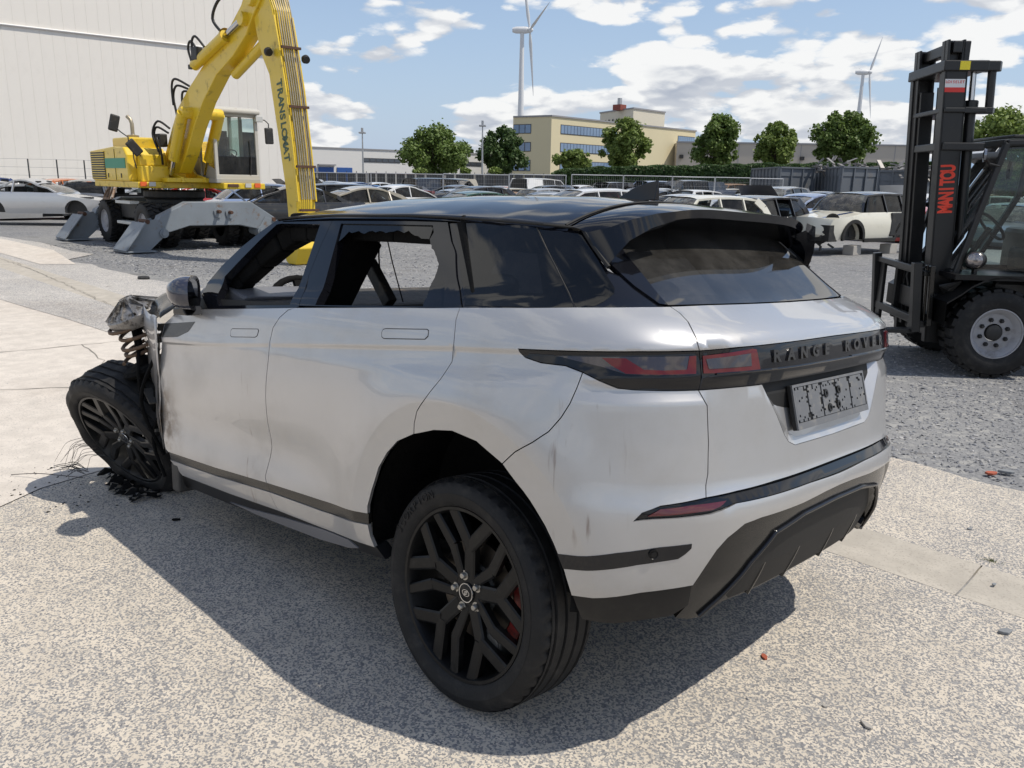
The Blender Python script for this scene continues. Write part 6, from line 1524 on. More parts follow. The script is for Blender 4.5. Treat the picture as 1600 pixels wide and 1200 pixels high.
def halfw(T, x, z):
    w = T['W']/2; Lh = T['L']/2
    w -= .14*(max(0, abs(x)-(Lh-.75))/.75)**2
    if z < .45: w -= .04*(.45-z)/.25
    if z > T['belt']-.15: w -= .05*min(1, (z-(T['belt']-.15))/.15)
    if z > T['belt']: w -= .17*min(1, (z-T['belt'])/(T['H']-T['belt']))
    return w
def car_side_faces(T, P, s, grid=.16):
    V = densify(P, .12); n = len(V); E = [(i, (i+1) % n) for i in range(n)]; x = -T['L']/2
    pts = list(V)
    while x < T['L']/2:
        z = .3
        while z < 1.1:
            if inpoly(x, z, V) and min(hypot(x-a, z-b) for a, b in V) > grid*.4: pts.append((x, z))
            z += .13
        x += grid
    vs, es, fs, *_r = delaunay_2d_cdt([Vector(p) for p in pts], E, [], 0, 1e-6)
    F = [tuple(f) for f in fs if inpoly(sum(vs[i].x for i in f)/3, sum(vs[i].y for i in f)/3, V)]
    return [(v.x, s*halfw(T, v.x, v.y), v.y) for v in vs], F, n
def car_meshes(kind, closed_wheels=True):
    T = TYPES[kind]; P, wx, rx = car_side_poly(T); out = {}
    mb = MB(); idx = []
    for s in (1, -1):
        v, f, n = car_side_faces(T, P, s); o = len(mb.v); mb.add(v, f); idx.append(o)
    V = densify(P, .12); n = len(V)
    top = [i for i in range(n)]
    rowsn = 6; prev = None
    for i in range(n+1):
        k = i % n; x, z = V[k]; row = []
        hwv = halfw(T, x, z)
        crown = .035 if z > .6 else 0
        bow = .10 if abs(x) > T['L']/2-.2 else 0
        for j in range(rowsn+1):
            t = -1+2*j/rowsn; row.append((x+math.copysign(bow*(1-t*t), x), t*hwv, z+crown*(1-t*t)))
        if prev is not None:
            # leave the cabin opening free
            mid = (prev[0][0]+row[0][0])/2
            if not (T['r0']+.08 < mid < T['ws0']-.08 and z > .8):
                o = len(mb.v); mb.v += prev+row
                for j in range(rowsn): mb.f.append((o+j, o+j+1, o+rowsn+1+j+1, o+rowsn+1+j))
        prev = row
    me = mb.mesh('body'); bm = bmesh.new(); bm.from_mesh(me); bmesh.ops.remove_doubles(bm, verts=bm.verts, dist=.003); bmesh.ops.recalc_face_normals(bm, faces=bm.faces); bm.to_mesh(me); bm.free()
    me.polygons.foreach_set('use_smooth', [True]*len(me.polygons)); me.set_sharp_from_angle(angle=radians(35)); out['body'] = me
    H, b = T['H'], T['belt']; hwt = halfw(T, 0, H)-.0; hwb = halfw(T, 0, b)
    # roof with pillars
    mb = MB(); nx, ny = 12, 8
    drop = {'coupe': .16, 'saloon': .10, 'hatchback': .08, 'small_car': .05, 'estate': .06, 'suv': .07, 'van': .06}[kind]
    def zr(x): e = 2*(x-T['r1'])/(T['ws1']-T['r1'])-1; return H-.055-drop*abs(e)**2.2
    def wr_(x): e = 2*(x-T['r1'])/(T['ws1']-T['r1'])-1; return hwt*(1-.05*abs(e)**3)
    for i in range(nx+1):
        x = T['r1']+(T['ws1']-T['r1'])*i/nx
        for j in range(ny+1):
            t = -1+2*j/ny; mb.v.append((x, t*wr_(x), zr(x)+.055*(1-abs(t)**3)))
    for i in range(nx):
        for j in range(ny): a = i*(ny+1)+j; mb.f.append((a, a+1, a+ny+2, a+ny+1))
    for s in (1, -1):
        A_, B_ = Vector((T['ws1'], s*wr_(T['ws1'])*.985, zr(T['ws1'])-.015)), Vector((T['ws0']-.06, s*hwb*.97, b)); Mi = (A_+B_)/2+Vector((.03, 0, .035)); mb.bar(A_, Mi, .055, .045); mb.bar(Mi, B_, .055, .045)
        A_, B_ = Vector((T['r1'], s*wr_(T['r1'])*.985, zr(T['r1'])-.015)), Vector((T['r0']+.03, s*hwb*.96, b)); Mi = (A_+B_)/2+Vector((-.03, 0, .03)); wd_ = .16 if kind in ('hatchback', 'small_car', 'suv', 'van') else .10; mb.bar(A_, Mi, wd_, .05, up=(0, 1, 0)); mb.bar(Mi, B_, wd_, .05, up=(0, 1, 0))
        for k_ in range(6):
            xa, xb_ = T['r1']+(T['ws1']-T['r1'])*k_/6, T['r1']+(T['ws1']-T['r1'])*(k_+1)/6; mb.bar((xa, s*wr_(xa)*.985, zr(xa)-.012), (xb_, s*wr_(xb_)*.985, zr(xb_)-.012), .045, .045)
        for px_ in T['pil']: mb.bar((px_, s*wr_(px_)*.975, zr(px_)-.02), (px_-.03, s*hwb*.975, b), .035, .075, up=(0, 1, 0))
    out['roof'] = link_tmp = mb.mesh('roof'); link_tmp.polygons.foreach_set('use_smooth', [True]*len(link_tmp.polygons)); link_tmp.set_sharp_from_angle(angle=radians(35))
    def quad(bot, top):
        m = MB(); n_ = len(top)-1; b0, b1 = Vector(bot[0]), Vector(bot[1]); m.add([b0.lerp(b1, q_/n_) for q_ in range(n_+1)]+top, [(q_, q_+1, n_+q_+2, n_+q_+1) for q_ in range(n_)]); return m.mesh('pane', True)
    def screen(xb0, xt0, zb0, zt0, wb0, wt0, bul):
        m = MB(); n1, n2 = 5, 8
        for i in range(n1+1):
            for j in range(n2+1):
                s_ = i/n1; t_ = -1+2*j/n2; wy = wb0+(wt0-wb0)*s_
                m.v.append((xb0+(xt0-xb0)*s_+bul*(1-t_*t_)*(1-.5*s_)+bul*.35*sin(pi*s_), t_*wy, zb0+(zt0-zb0)*s_+.035*sin(pi*s_)+.02*(1-t_*t_)*s_))
        for i in range(n1):
            for j in range(n2): a = i*(n2+1)+j; m.f.append((a, a+1, a+n2+2, a+n2+1))
        me_ = m.mesh('pane', True); return me_
    out['windscreen'] = screen(T['ws0']-.07, T['ws1']+.01, b, zr(T['ws1'])+.005, hwb*.93, hwt*.91, .09)
    out['rear_window'] = screen(T['r0']+.02, T['r1']-.01, b+.03, zr(T['r1'])+.005, hwb*.88, hwt*.90, -.06)
    xs = [T['ws0']-.14]+list(T['pil'])+[T['r0']+.10]; xt = [T['ws1']-.02]+[p for p in T['pil']]+[T['r1']+.02]
    wins = []
    for s in (1, -1):
        for (a0, a1), (t0, t1) in zip(zip(xs, xs[1:]), zip(xt, xt[1:])):
            if kind == 'van' and a1 < -.9 and a0 < .2: continue
            cl = lambda v_: max(T['r1']+.02, min(T['ws1']-.02, v_)); tt = [t1+.05+(t0-.04-t1-.05)*q_/4 for q_ in range(5)]
            wins.append(quad([(a0-.04, s*hwb*.985, b+.005), (a1+.05, s*hwb*.985, b+.005)], [(cl(x_), s*wr_(cl(x_))*.985, zr(cl(x_))-.03) for x_ in reversed(tt)]))
    out['side_window'] = wins
    if kind == 'van':
        for s in (1, -1): mb = MB(); mb.add([(-.95, s*hwb*.99, b), (T['r0'], s*hwb*.98, b), (T['r1'], s*hwt*.99, H-.06), (-.92, s*hwt*.995, H-.06)], [(0, 1, 2, 3)]); out.setdefault('load_panel', []).append(mb.mesh('load_panel'))
    mb = MB(); mb.box((T['r0']+.15, -hwb*.8, .30), (T['ws0']+.2, hwb*.8, .45))
    for y in (-.36, .36):
        mb.box((.05, y-.24, .45), (.5, y+.24, .62)); mb.box((-.10, y-.24, .60), (.02, y+.24, 1.08)); mb.box((-.08, y-.12, 1.08), (0, y+.12, 1.24))
    for cx_ in (wx, rx):
        for s_ in (1, -1):
            yy_ = sorted((s_*.45, s_*(T['W']/2-.22))); mb.box((cx_-.43, yy_[0], .24), (cx_+.43, yy_[1], .76))
    mb.box((-1.0, -.6, .6), (-.9, .6, 1.05)); mb.box((T['ws0']-.35, -hwb*.85, .62), (T['ws0']-.02, hwb*.85, b-.02)); out['cabin'] = mb.mesh('cabin')
    mb = MB(); mb.add([(T['ws0']-.02, -hwb*.86, 0), (T['ws0']-.02, hwb*.86, 0)], []); Lh = T['L']/2
    m = MB(); nb = 6
    for i in range(nb+1):
        x = T['ws0']+(Lh-.16-T['ws0'])*i/nb
        for j in range(7):
            t = -1+2*j/6; m.v.append((x-T['ws0'], t*(hwb-.10-.10*(i/nb)**2), .02*(1-t*t)+(T['hood_f']-T['hood'])*(i/nb)**1.5))
    for i in range(nb):
        for j in range(6): a = i*7+j; m.f.append((a, a+1, a+8, a+7))
    out['bonnet'] = m.mesh('bonnet')
    lamps = []
    for s in (1, -1):
        m = MB(); w_ = T['W']/2; m.add([(-Lh-.01+.02, s*(w_-.16), T['tail']-.18), (-Lh+.30, s*(w_-.035), T['tail']-.14), (-Lh+.28, s*(w_-.04), T['tail']-.36), (-Lh-.02+.02, s*(w_-.16), T['tail']-.40), (-Lh-.012, s*(w_-.42), T['tail']-.38), (-Lh-.012, s*(w_-.42), T['tail']-.20)], [(0, 1, 2, 3), (0, 3, 4, 5)]); lamps.append(('tail_lamp', m.mesh('tail_lamp'), 'lamp_red'))
        m = MB(); m.add([(Lh-.06, s*(w_-.20), .66), (Lh-.34, s*(w_-.055), .70), (Lh-.28, s*(w_-.05), .56), (Lh-.01, s*(w_-.20), .52), (Lh+.05, s*(w_-.45), .53), (Lh+.01, s*(w_-.45), .64)], [(0, 1, 2, 3), (0, 3, 4, 5)]); lamps.append(('headlamp', m.mesh('headlamp'), 'lamp_clear'))
    out['lamps'] = lamps
    mb = MB(); mb.lathe([(.17, .09), (.20, .10), (.29, .10), (.31, .07), (.31, -.09), (.2, -.1)], 20); out['tyre'] = mb.mesh('tyre')
    mb = MB(); mb.lathe([(0, .07), (.05, .08), (.17, .085), (.19, .095), (.20, .07)], 16); out['rim'] = mb.mesh('rim')
    out['wx'], out['rx'] = wx, rx
    return T, out
CM = {k: car_meshes(k) for k in TYPES}
for kind, (T, out) in CM.items():
    for key, me in out.items():
        if key in ('body', 'roof', 'bonnet'): me.materials.append(MATS['car_white'])
        if key == 'load_panel': [q_.materials.append(MATS['car_white']) for q_ in me]
    for me, mt in ((out['windscreen'], 'windscreen_glass'), (out['rear_window'], 'side_window_glass'), (out['cabin'], 'machine_black'), (out['tyre'], 'rubber'), (out['rim'], 'alloy')): me.materials.append(MATS[mt])
    for me in out['side_window']: me.materials.append(MATS['side_window_glass'])
    for nm, me, mt in out['lamps']: me.materials.append(MATS[mt])
def paint(o, mat):
    o.material_slots[0].link = 'OBJECT'; o.material_slots[0].material = MATS[mat]; return o
def yard_car(kind, colour, pos, rot, rnd, roof_colour=None, bonnet=None, miss=(), lift=0.0, wheels=True, far=False):
    T, out = CM[kind]; cm = 'car_'+colour.replace(' ', '_') if colour != 'burnt' else 'burnt_shell'; rc_ = 'car_'+(roof_colour or colour).replace(' ', '_') if colour != 'burnt' else 'burnt_shell'
    name = {'suv': 'parked_suv', 'van': 'parked_van', 'small_car': 'wrecked_small_car'}.get(kind, 'wrecked_'+kind)
    e = bpy.data.objects.new(name, None); COL.objects.link(e); e.location = pos+Vector((0, 0, lift)); e.rotation_euler = (0, 0, rot)
    paint(link('body', out['body'], None, e), cm); paint(link('roof', out['roof'], None, e), rc_)
    for me in out.get('load_panel', ()): paint(link('load_panel', me, None, e), cm)
    if 'windscreen' not in miss: link('windscreen', out['windscreen'], None, e)
    if 'rear_window' not in miss: link('rear_window', out['rear_window'], None, e)
    for i, me in enumerate(out['side_window']):
        if 'side' in miss and rnd.random() < .5: continue
        link('side_window', me, None, e)
    link('cabin', out['cabin'], None, e)
    for nm, me, mt in out['lamps']:
        if nm in miss: continue
        link(nm, me, None, e)
    if bonnet is not None:
        b = paint(link('bonnet', out['bonnet'], None, e), bonnet); b.location = (T['ws0'], 0, T['hood']+.03); b.rotation_euler = (0, -radians(rnd.uniform(35, 60)), 0)
    if wheels:
        for x in (out['wx'], out['rx']):
            for s in (1, -1):
                t = link('wheel', out['tyre'], None, e); t.location = (x, s*(T['W']/2-.12), .31); t.rotation_euler = (-s*pi/2, 0, 0)
                if not far: link('rim', out['rim'], None, t)
    return e
rc = random.Random(21)
# named individuals that the photograph shows clearly
def place(px, D, z=0): p = PX(px, hzn(px)+30, D); return Vector((p.x, p.y, z))
def heading(deg): return VIEWROT+radians(deg)+pi/2      # 0: nose away from the camera, 90: nose to the left, -90: to the right
named = []
def block(e, pos, n=2):
    pass
e = yard_car('coupe', 'silver', place(72, 28.2), heading(-86), rc, miss=('side', 'rear_window'), lift=.16, wheels=False, bonnet=None)
tag(e, 'silver coupe without wheels, nose to the right, at the left edge of the yard', 'car')
e['_px'] = 72
E2 = [
 ('hatchback', 'grey', 150, 33, 12, 'grey-blue hatchback seen from behind, between the silver coupe and the excavator', {}),
 ('hatchback', 'burnt', 208, 27.5, 30, 'burnt hatchback with a bare red tail lamp behind the excavator tyres', dict(miss=('windscreen', 'side', 'rear_window'), wheels=False)),
 ('hatchback', 'orange', 122, 36, -30, 'orange wreck with an opened body just behind the silver coupe', dict(miss=('windscreen', 'side'))),
 ('hatchback', 'pale blue', 385, 29, 122, 'pale blue hatchback just right of the excavator cab', dict(miss=('side',))),
 ('saloon', 'black', 442, 24.5, 112, 'black saloon with its bonnet up beside the excavator stick', dict(miss=('windscreen',), bonnet='car_black')),
 ('saloon', 'beige', 545, 26, 120, 'beige-grey saloon right of the yellow stick, nearest behind the SUV roof', dict(miss=())),
 ('estate', 'black', 495, 31, 108, 'black estate car with chrome window line right behind the yellow stick', dict()),
 ('estate', 'white', 905, 27, 118, 'white small estate with green-tinted glass left of the roof aerial', dict()),
 ('small_car', 'cream', 1085, 20.5, 116, 'cream small car with a paper in its windscreen right of the roof aerial', dict(miss=('side',))),
 ('small_car', 'black', 1168, 21.5, 132, 'black small car with a shattered windscreen left of the white car', dict(miss=('side',))),
 ('saloon', 'pale blue', 1250, 29, 122, 'pale blue-silver saloon behind the white small car', dict()),
]
for kind, colr, px, D, hd, lab, kw in E2:
    e = yard_car(kind, colr, place(px, D), heading(hd), rc, **kw); tag(e, lab, 'car')
# the white small car on blocks: roof dark, no front bumper, open rear door
wm = yard_car('small_car', 'cream', place(1335, 22.3, .02), heading(122), rc, roof_colour='black', miss=('headlamp',), lift=.12, wheels=False)
tag(wm, 'cream white small car on blocks with dark roof, round empty headlamp hole and bonnet stripes', 'car')
T = TYPES['small_car']; Lh = T['L']/2; wx = CM['small_car'][1]['wx']; rx = CM['small_car'][1]['rx']
for s in (1, -1):
    mb = MB(); n = 16
    for x_ in (wx, rx):
        vs = []
        for k in range(n+1):
            a = pi*1.06-pi*1.12*k/n; vs.append(((x_+.355*cos(a)), .30+.355*sin(a), (x_+.44*cos(a)), .30+.44*sin(a)))
        for (a1, b1, c1, d1), (a2, b2, c2, d2) in zip(vs, vs[1:]):
            y = s*(T['W']/2+.012); y2 = s*(T['W']/2-.10); mb.add([(a1, y, b1), (a2, y, b2), (c2, y, d2), (c1, y, d1), (a1, y2, b1), (a2, y2, b2), (c1, y2+s*.06, d1), (c2, y2+s*.06, d2)], [(0, 1, 2, 3), (0, 4, 5, 1), (3, 2, 7, 6)])
    part('arch_trim', mb, 'dark_grey_plastic', wm)
    mb = MB(); mb.box((rx+.4, s*(T['W']/2)-.03, .17), (wx-.4, s*(T['W']/2)+.03, .27)); part('sill_trim', mb, 'dark_grey_plastic', wm, bev=.01)
    mb = MB(); M = axis_matrix((Lh-.24, s*(T['W']/2-.23), .725), (.72, s*.52, .42)); mb.lathe([(0, -.06), (.12, -.05), (.155, .012), (.165, .018), (.17, -.01)], 20, M); part('headlamp_hole', mb, 'machine_black', wm, smooth_angle=50)
    mb = MB(); mb.add([(T['ws0']-.0, s*.44, T['hood']+.030), (T['ws0'], s*.56, T['hood']+.024), (Lh-.12, s*.46, .765), (Lh-.12, s*.36, .775)], [(0, 1, 2, 3)]); part('bonnet_stripe', mb, 'car_blue', wm)
mb = MB()
rb = random.Random(4)
for k in range(22):
    y = rb.uniform(-.7, .7); z = rb.uniform(.05, .55); x_ = Lh+rb.uniform(-.12, .10); mb.bar((x_, y, z), (x_+rb.uniform(-.15, .1), y+rb.uniform(-.4, .4), z+rb.uniform(-.2, .2)), .04, .05)
mb.box((Lh-.30, -.74, .20), (Lh+.015, .74, .60)); part('exposed_front', mb, 'machine_black', wm)
mb = MB(); mb.box((-.95, -T['W']/2-.02, .30), (-.42, -T['W']/2+.05, 1.32)); mb.box((-.95, T['W']/2-.05, .30), (-.42, T['W']/2+.012, .90)); part('door_opening', mb, 'machine_black', wm, bev=.05)
for (dx, lab) in ((.75, 'pale concrete block under the front of the cream small car'), (-.75, 'pale concrete block under the rear of the cream small car')):
    p = wm.matrix_basis @ Vector((0, 0, 0)); q = Vector(wm.location)+Matrix.Rotation(wm.rotation_euler.z, 3, 'Z') @ Vector((dx, .62, 0)); mb = MB(); mb.box((-.22, -.14, 0), (.22, .14, .24))
    o = part('concrete_block', mb, 'pale_block', None, bev=.01); o.location = (q.x, q.y, -.014); o.rotation_euler = (0, 0, wm.rotation_euler.z+.2); tag(o, lab, 'block')
# rows of wrecks
LM = [(30, 'the left edge'), (150, 'the excavator louvres'), (300, 'the excavator boom foot'), (470, 'the excavator stick'), (570, 'the left lamp post'), (680, 'the wide round tree'), (757, 'the right lamp post'), (800, 'the dark round tree'),
      (862, 'the corner of the cream office block'), (905, 'the small tree by the office'), (978, 'the tree before the office block'), (1050, 'the right end of the office block'), (1128, 'the tree right of the office block'), (1215, 'the middle tree of the hedge'),
      (1320, 'the biggest tree by the hedge'), (1395, 'the forklift mast'), (1560, 'the forklift cab')]
spots = []
taken = [(place(px, D), 2.6) for kind, colr, px, D, hd, lab, kw in E2]+[(place(72, 28.2), 3.2), (place(1345, 22.3), 3.0), (Vector((18.9, -6.8, 0)), 4.8), (Vector((13.2, -6.4, 0)), 2.2)]
pool = ['white']*7+['silver']*7+['grey']*6+['black']*6+['blue']*3+['red']*3+['dark red', 'pale blue', 'bright blue', 'burnt', 'burnt', 'orange', 'beige', 'green']
row_i = 0
for D0 in (26.5, 30.6, 34.4, 38.2, 42.3, 46.8, 51.6, 57, 63):
    Xh = D0*.64; X = -Xh+rc.uniform(0, 2)
    while X < Xh+1:
        D = D0+rc.uniform(-.7, .7); px = 800+FPX*X/D; p = XD(X, D)
        ok = all((Vector((p.x, p.y, 0))-t).length > r+.45 for t, r in taken) and not (px < 500 and D < 30) and not (D0 > 46 and px < 430) and not (D0 > 52 and px > 1140)
        if 1095 < px < 1480 and D < 24: ok = False
        if ok:
            spots.append((px, D, row_i, p)); taken.append((Vector((p.x, p.y, 0)), 1.45))
        X += rc.uniform(2.5, 3.3)
    row_i += 1
info = []
rown = ['nearest', 'second', 'third', 'fourth', 'fifth', 'sixth', 'seventh', 'eighth', 'hindmost']
for (px, D, ri, p) in spots:
    kind = rc.choice(['hatchback', 'hatchback', 'hatchback', 'small_car', 'saloon', 'saloon', 'estate', 'saloon', 'small_car', 'coupe', 'coupe']+(['suv'] if ri % 3 == 2 else [])+(['van'] if ri >= 5 else []))
    colr = rc.choice(pool); hd = rc.choice([128, 132, 124, 136, 130, -50, 50])+rc.uniform(-8, 8)
    miss = [m_ for m_ in ('windscreen', 'side', 'rear_window') if rc.random() < .35]
    bon = ('car_'+colr.replace(' ', '_') if rc.random() < .5 and colr != 'burnt' else 'car_black') if rc.random() < .16 else None
    low = rc.random() < .6
    e = yard_car(kind, colr, p, heading(hd), rc, miss=miss, bonnet=bon, far=D > 38, lift=-.17 if low else rc.choice([0, -.05]), wheels=not low)
    e.rotation_euler.x = rc.uniform(-.02, .02); e.rotation_euler.y = rc.uniform(-.02, .02)
    lm = min(LM, key=lambda t: abs(t[0]-px)); info.append([e, kind, colr, ri, lm[1], px, bon])
groups = {}
for it in info: groups.setdefault((it[1], it[2], it[3], it[4], it[6] is not None), []).append(it)
ords = ['leftmost', 'second from left', 'third from left', 'fourth from left']
for key, its in groups.items():
    its.sort(key=lambda t: t[5])
    for n_, it in enumerate(its):
        e, kind, colr, ri, lmn, px, bon = it
        kn = {'small_car': 'small car', 'suv': 'SUV'}.get(kind, kind); cn_ = 'burnt brown' if colr == 'burnt' else colr
        lab = f"{cn_} {kn}{' with raised bonnet' if bon else ''}, {rown[ri]} row, below {lmn}"
        if len(its) > 1: lab = f"{ords[n_]} {lab}"
        tag(e, lab, 'van' if kind == 'van' else 'car', 'wrecked cars parked in rows across the yard')

# ============================================================ BUILDINGS
def wall_thing(name, label, cat): return thing(name, label, cat)
def xdp(X, D, z=0): p = XD(X, D, z); return p
# --- big pale hall on the left, clad in tall panels
hall = thing('industrial_hall', 'huge pale windowless hall clad in tall ribbed panels behind the excavator', 'building')
A = Vector((-36.2, 42.4)); B = Vector((-15.45, 60.0))
dAB = (B-A); Lw = dAB.length; dAB.normalize()
o0 = xdp(A.x, A.y); hx = (xdp(B.x, B.y)-o0).normalized(); hrot = atan2(hx.y, hx.x)
hall.location = o0; hall.rotation_euler = (0, 0, hrot)
HH = 21.0
npan = int(Lw/.62); pw = Lw/npan
mb = MB(); mb.box((0, -.055, 0), (pw-.016, 0, HH)); mb.box((pw-.016, -.046, 0), (pw, 0, HH)); pme = mb.mesh('cladding_panel'); pme.materials.append(MATS['big_wall_cladding'])
for k in range(npan):
    o = bpy.data.objects.new('cladding_panel', pme); COL.objects.link(o); o.parent = hall; o.location = (k*pw, 0, 0)
sgn = 1 if (Matrix.Rotation(hrot, 3, 'Z') @ Vector((0, 1, 0))).dot(DH) > 0 else -1
mb = MB(); mb.box((0, .02*sgn, 0), (Lw, 30*sgn, HH-.1)); part('hall_body', mb, 'warehouse_white', hall)
for o in hall.children:
    if o.name.startswith('cladding_panel') and sgn < 0: o.location.y = .055
mb = MB(); mb.tube([(0, -.12*sgn, 9.55), (Lw, -.12*sgn, 9.55)], .055, 8); part('gutter_pipe', mb, 'pipe_white', hall)
mb = MB(); mb.box((0, -.15*sgn if sgn > 0 else .06, 0), (Lw, -.06*sgn if sgn > 0 else .15, 1.1)); part('plinth', mb, 'warehouse_white', hall)
# --- low white warehouse
def zat(px, py, D): return PX(px, py, D).z
wh = thing('warehouse', 'long low white warehouse with blue dock doors behind the left lamp post', 'building')
D1, D2 = 118.0, 142.0
P1 = PX(440, 229, D1); P2 = PX(802, 240, D2); base1 = Vector((P1.x, P1.y, 0)); v = Vector((P2.x-P1.x, P2.y-P1.y, 0)); Lw2 = v.length; v.normalize()
wh.location = base1; wh.rotation_euler = (0, 0, atan2(v.y, v.x)); bk = 1 if (Matrix.Rotation(atan2(v.y, v.x), 3, 'Z') @ Vector((0, 1, 0))).dot(DH) > 0 else -1
def ysp(a, b): return (min(a*bk, b*bk), max(a*bk, b*bk))
def wbox(name, x0, x1, y0, y1, z0, z1, mat, par, **kw):
    a, b = ysp(y0, y1); mb = MB(); mb.box((x0, a, z0), (x1, b, z1)); return part(name, mb, mat, par, **kw)
hW = P1.z
wbox('wall', 0, Lw2, 0, 40, 0, hW, 'warehouse_white', wh); wbox('roof_trim', -.1, Lw2+.1, -.1, .1, hW, hW+.18, 'roof_trim', wh)
def along(px): # distance along the warehouse front that is seen at px
    q = Vector(((px-800)/FPX, 1)); a = Vector(((P1-CAM_POS).dot(RH), (P1-CAM_POS).dot(DH))); dd = Vector((v.dot(RH), v.dot(DH))); return (q.x*a.y-a.x)/(dd.x-q.x*dd.y)
for (a, b) in ((482, 497), (501, 524), (529, 552)): wbox('dock_door', along(a), along(b), -.12, 0, 0, 1.66+(hzn(500)-262)/FPX*D1, 'dock_blue', wh)
wbox('dock_canopy', along(500), along(526), -.5, 0, zat(510, 258.5, 122), zat(510, 256.5, 122), 'roof_trim', wh)
for a, b in ((569, 625), (722, 748)):
    x0, x1 = along(a), along(b); n = max(2, int((x1-x0)/.95)); Dm = 127 if a < 600 else 139
    z0, z1 = zat((a+b)/2, 254 if a < 600 else 260, Dm), zat((a+b)/2, 247.5 if a < 600 else 253.5, Dm)
    f = wbox('window_band', x0, x1, -.06, 0, z0, z1, 'window_frame_dark', wh)
    for k in range(n): wbox('pane', x0+(x1-x0)*(k+.08)/n, x0+(x1-x0)*(k+.92)/n, -.09, -.06, z0+.08, z1-.08, 'dark_window', f)
# --- cream office block with ribbon windows
ob = thing('office_block', 'cream three-storey office block with bands of blue-tinted windows behind the hedge', 'building')
C0 = PX(862, 182, 128); C1 = PX(1087, 206, 158); C2 = PX(802, 184, 131.5)
base = Vector((C0.x, C0.y, 0)); v = Vector((C1.x-C0.x, C1.y-C0.y, 0)); Lo = v.length; v.normalize(); u2 = Vector((C2.x-C0.x, C2.y-C0.y, 0)); W2 = u2.length; u2.normalize()
ob.location = base; ob.rotation_euler = (0, 0, atan2(v.y, v.x)); Rz = Matrix.Rotation(-atan2(v.y, v.x), 3, 'Z'); u2l = Rz @ u2; bk = 1 if (Rz.inverted() @ Vector((0, 1, 0))).dot(DH) > 0 else -1
Ho = C0.z
q0, q1 = Vector((0, 0)), Vector((Lo, 0)); s2 = Vector((u2l.x, u2l.y))*W2
aw = Rz @ (DH*14+RH*1.2)
mb = MB(); mb.prism([(0, 0), (Lo, 0), (Lo+aw.x, aw.y), (s2.x+aw.x, s2.y+aw.y), (s2.x, s2.y)], 0, Ho); part('wall', mb, 'cream_render', ob)
mb = MB(); mb.prism([(-.1, -.15*bk), (Lo+.15, -.15*bk), (Lo+.15+aw.x, aw.y), (s2.x+aw.x-.15, s2.y+aw.y), (s2.x-.15, s2.y-.1*bk)], Ho, Ho+.22); part('roof_edge', mb, 'roof_trim', ob)
def alongo(px):
    q = (px-800)/FPX; a = Vector(((C0-CAM_POS).dot(RH), (C0-CAM_POS).dot(DH))); dd = Vector((v.dot(RH), v.dot(DH))); return (q*a.y-a.x)/(dd.x-q*dd.y)
floors = [(zat(866, 208.5, 128.5), zat(866, 193.5, 128.5)), (zat(866, 237, 128.5), zat(866, 222, 128.5)), (zat(866, 268, 128.5), zat(866, 250, 128.5))]
for fi, (z0, z1) in enumerate(floors):
    for (a, b, n) in ((866, 950, 18), (1042, 1087, 9)):
        x0, x1 = max(.3, alongo(a)), min(Lo-.2, alongo(b)); fr = wbox('window', x0, x1, -.05, 0, z0, z1, 'window_frame_dark', ob)
        for k in range(n): wbox('pane', x0+(x1-x0)*(k+.06)/n, x0+(x1-x0)*(k+.94)/n, -.09, -.05, z0+.1, z1-.1, 'blue_window', fr)
    # short end face
    m = MB(); M = Matrix(((u2l.x, -u2l.y, 0, 0), (u2l.y, u2l.x, 0, 0), (0, 0, 1, 0), (0, 0, 0, 1))); side_s = 1 if (Rz.inverted() @ (M.to_3x3() @ Vector((0, 1, 0)))).dot(DH) < 0 else -1
    fa, fb = W2*.52, W2*.985; m.box((fa, min(0, .05*side_s), z0), (fb, max(0, .05*side_s), z1), M); fr = part('window', m, 'window_frame_dark', ob)
    for k in range(3):
        m = MB(); m.box((fa+(fb-fa)*(k+.07)/3, min(.05*side_s, .09*side_s), z0+.1), (fa+(fb-fa)*(k+.93)/3, max(.05*side_s, .09*side_s), z1-.1), M); part('pane', m, 'blue_window', fr)
tw0 = PX(992, 170, 165); wbx = thing('rooftop_tower', 'cream square tower with a red chimney rising behind the office block', 'building', (0, 0, 0))
a_ = PX(938, 174, 172); b_ = PX(990, 170, 160); c_ = PX(1039, 176, 168)
mb = MB(); pts = [Vector((p.x, p.y, 0)) for p in (a_, b_, c_)]; pts.append(pts[0]+pts[2]-pts[1]); mb.prism([(p.x, p.y) for p in pts], 0, b_.z); part('wall', mb, 'pale_cream', wbx)
mb = MB(); mb.prism([(p.x, p.y) for p in [q+(q-sum(pts, Vector())/4)*.03 for q in pts]], b_.z, b_.z+.25); part('roof_edge', mb, 'roof_trim', wbx)
ch = PX(968, 168, 164); mb = MB(); mb.box((ch.x-.9, ch.y-.9, b_.z), (ch.x+.9, ch.y+.9, b_.z+1.0)); ck = part('chimney', mb, 'chimney_red', wbx); mb = MB(); mb.box((ch.x-.3, ch.y-.3, b_.z+1), (ch.x+.3, ch.y+.3, b_.z+2.2)); part('chimney_pot', mb, 'galvanised', ck)
for k, px in enumerate((942, 948, 954, 960, 966)):
    t = (px-938)/52; p = pts[0].lerp(pts[1], t); d_ = (pts[1]-pts[0]).normalized(); n_ = Vector((-d_.y, d_.x, 0)); n_ = n_ if n_.dot(DH) < 0 else -n_; mb = MB()
    mb.bar(p+n_*.05+Vector((0, 0, b_.z-2.2)), p+n_*.05+Vector((0, 0, b_.z-1.4)), .45, .1, up=tuple(d_)); part('window', mb, 'dark_window', wbx)
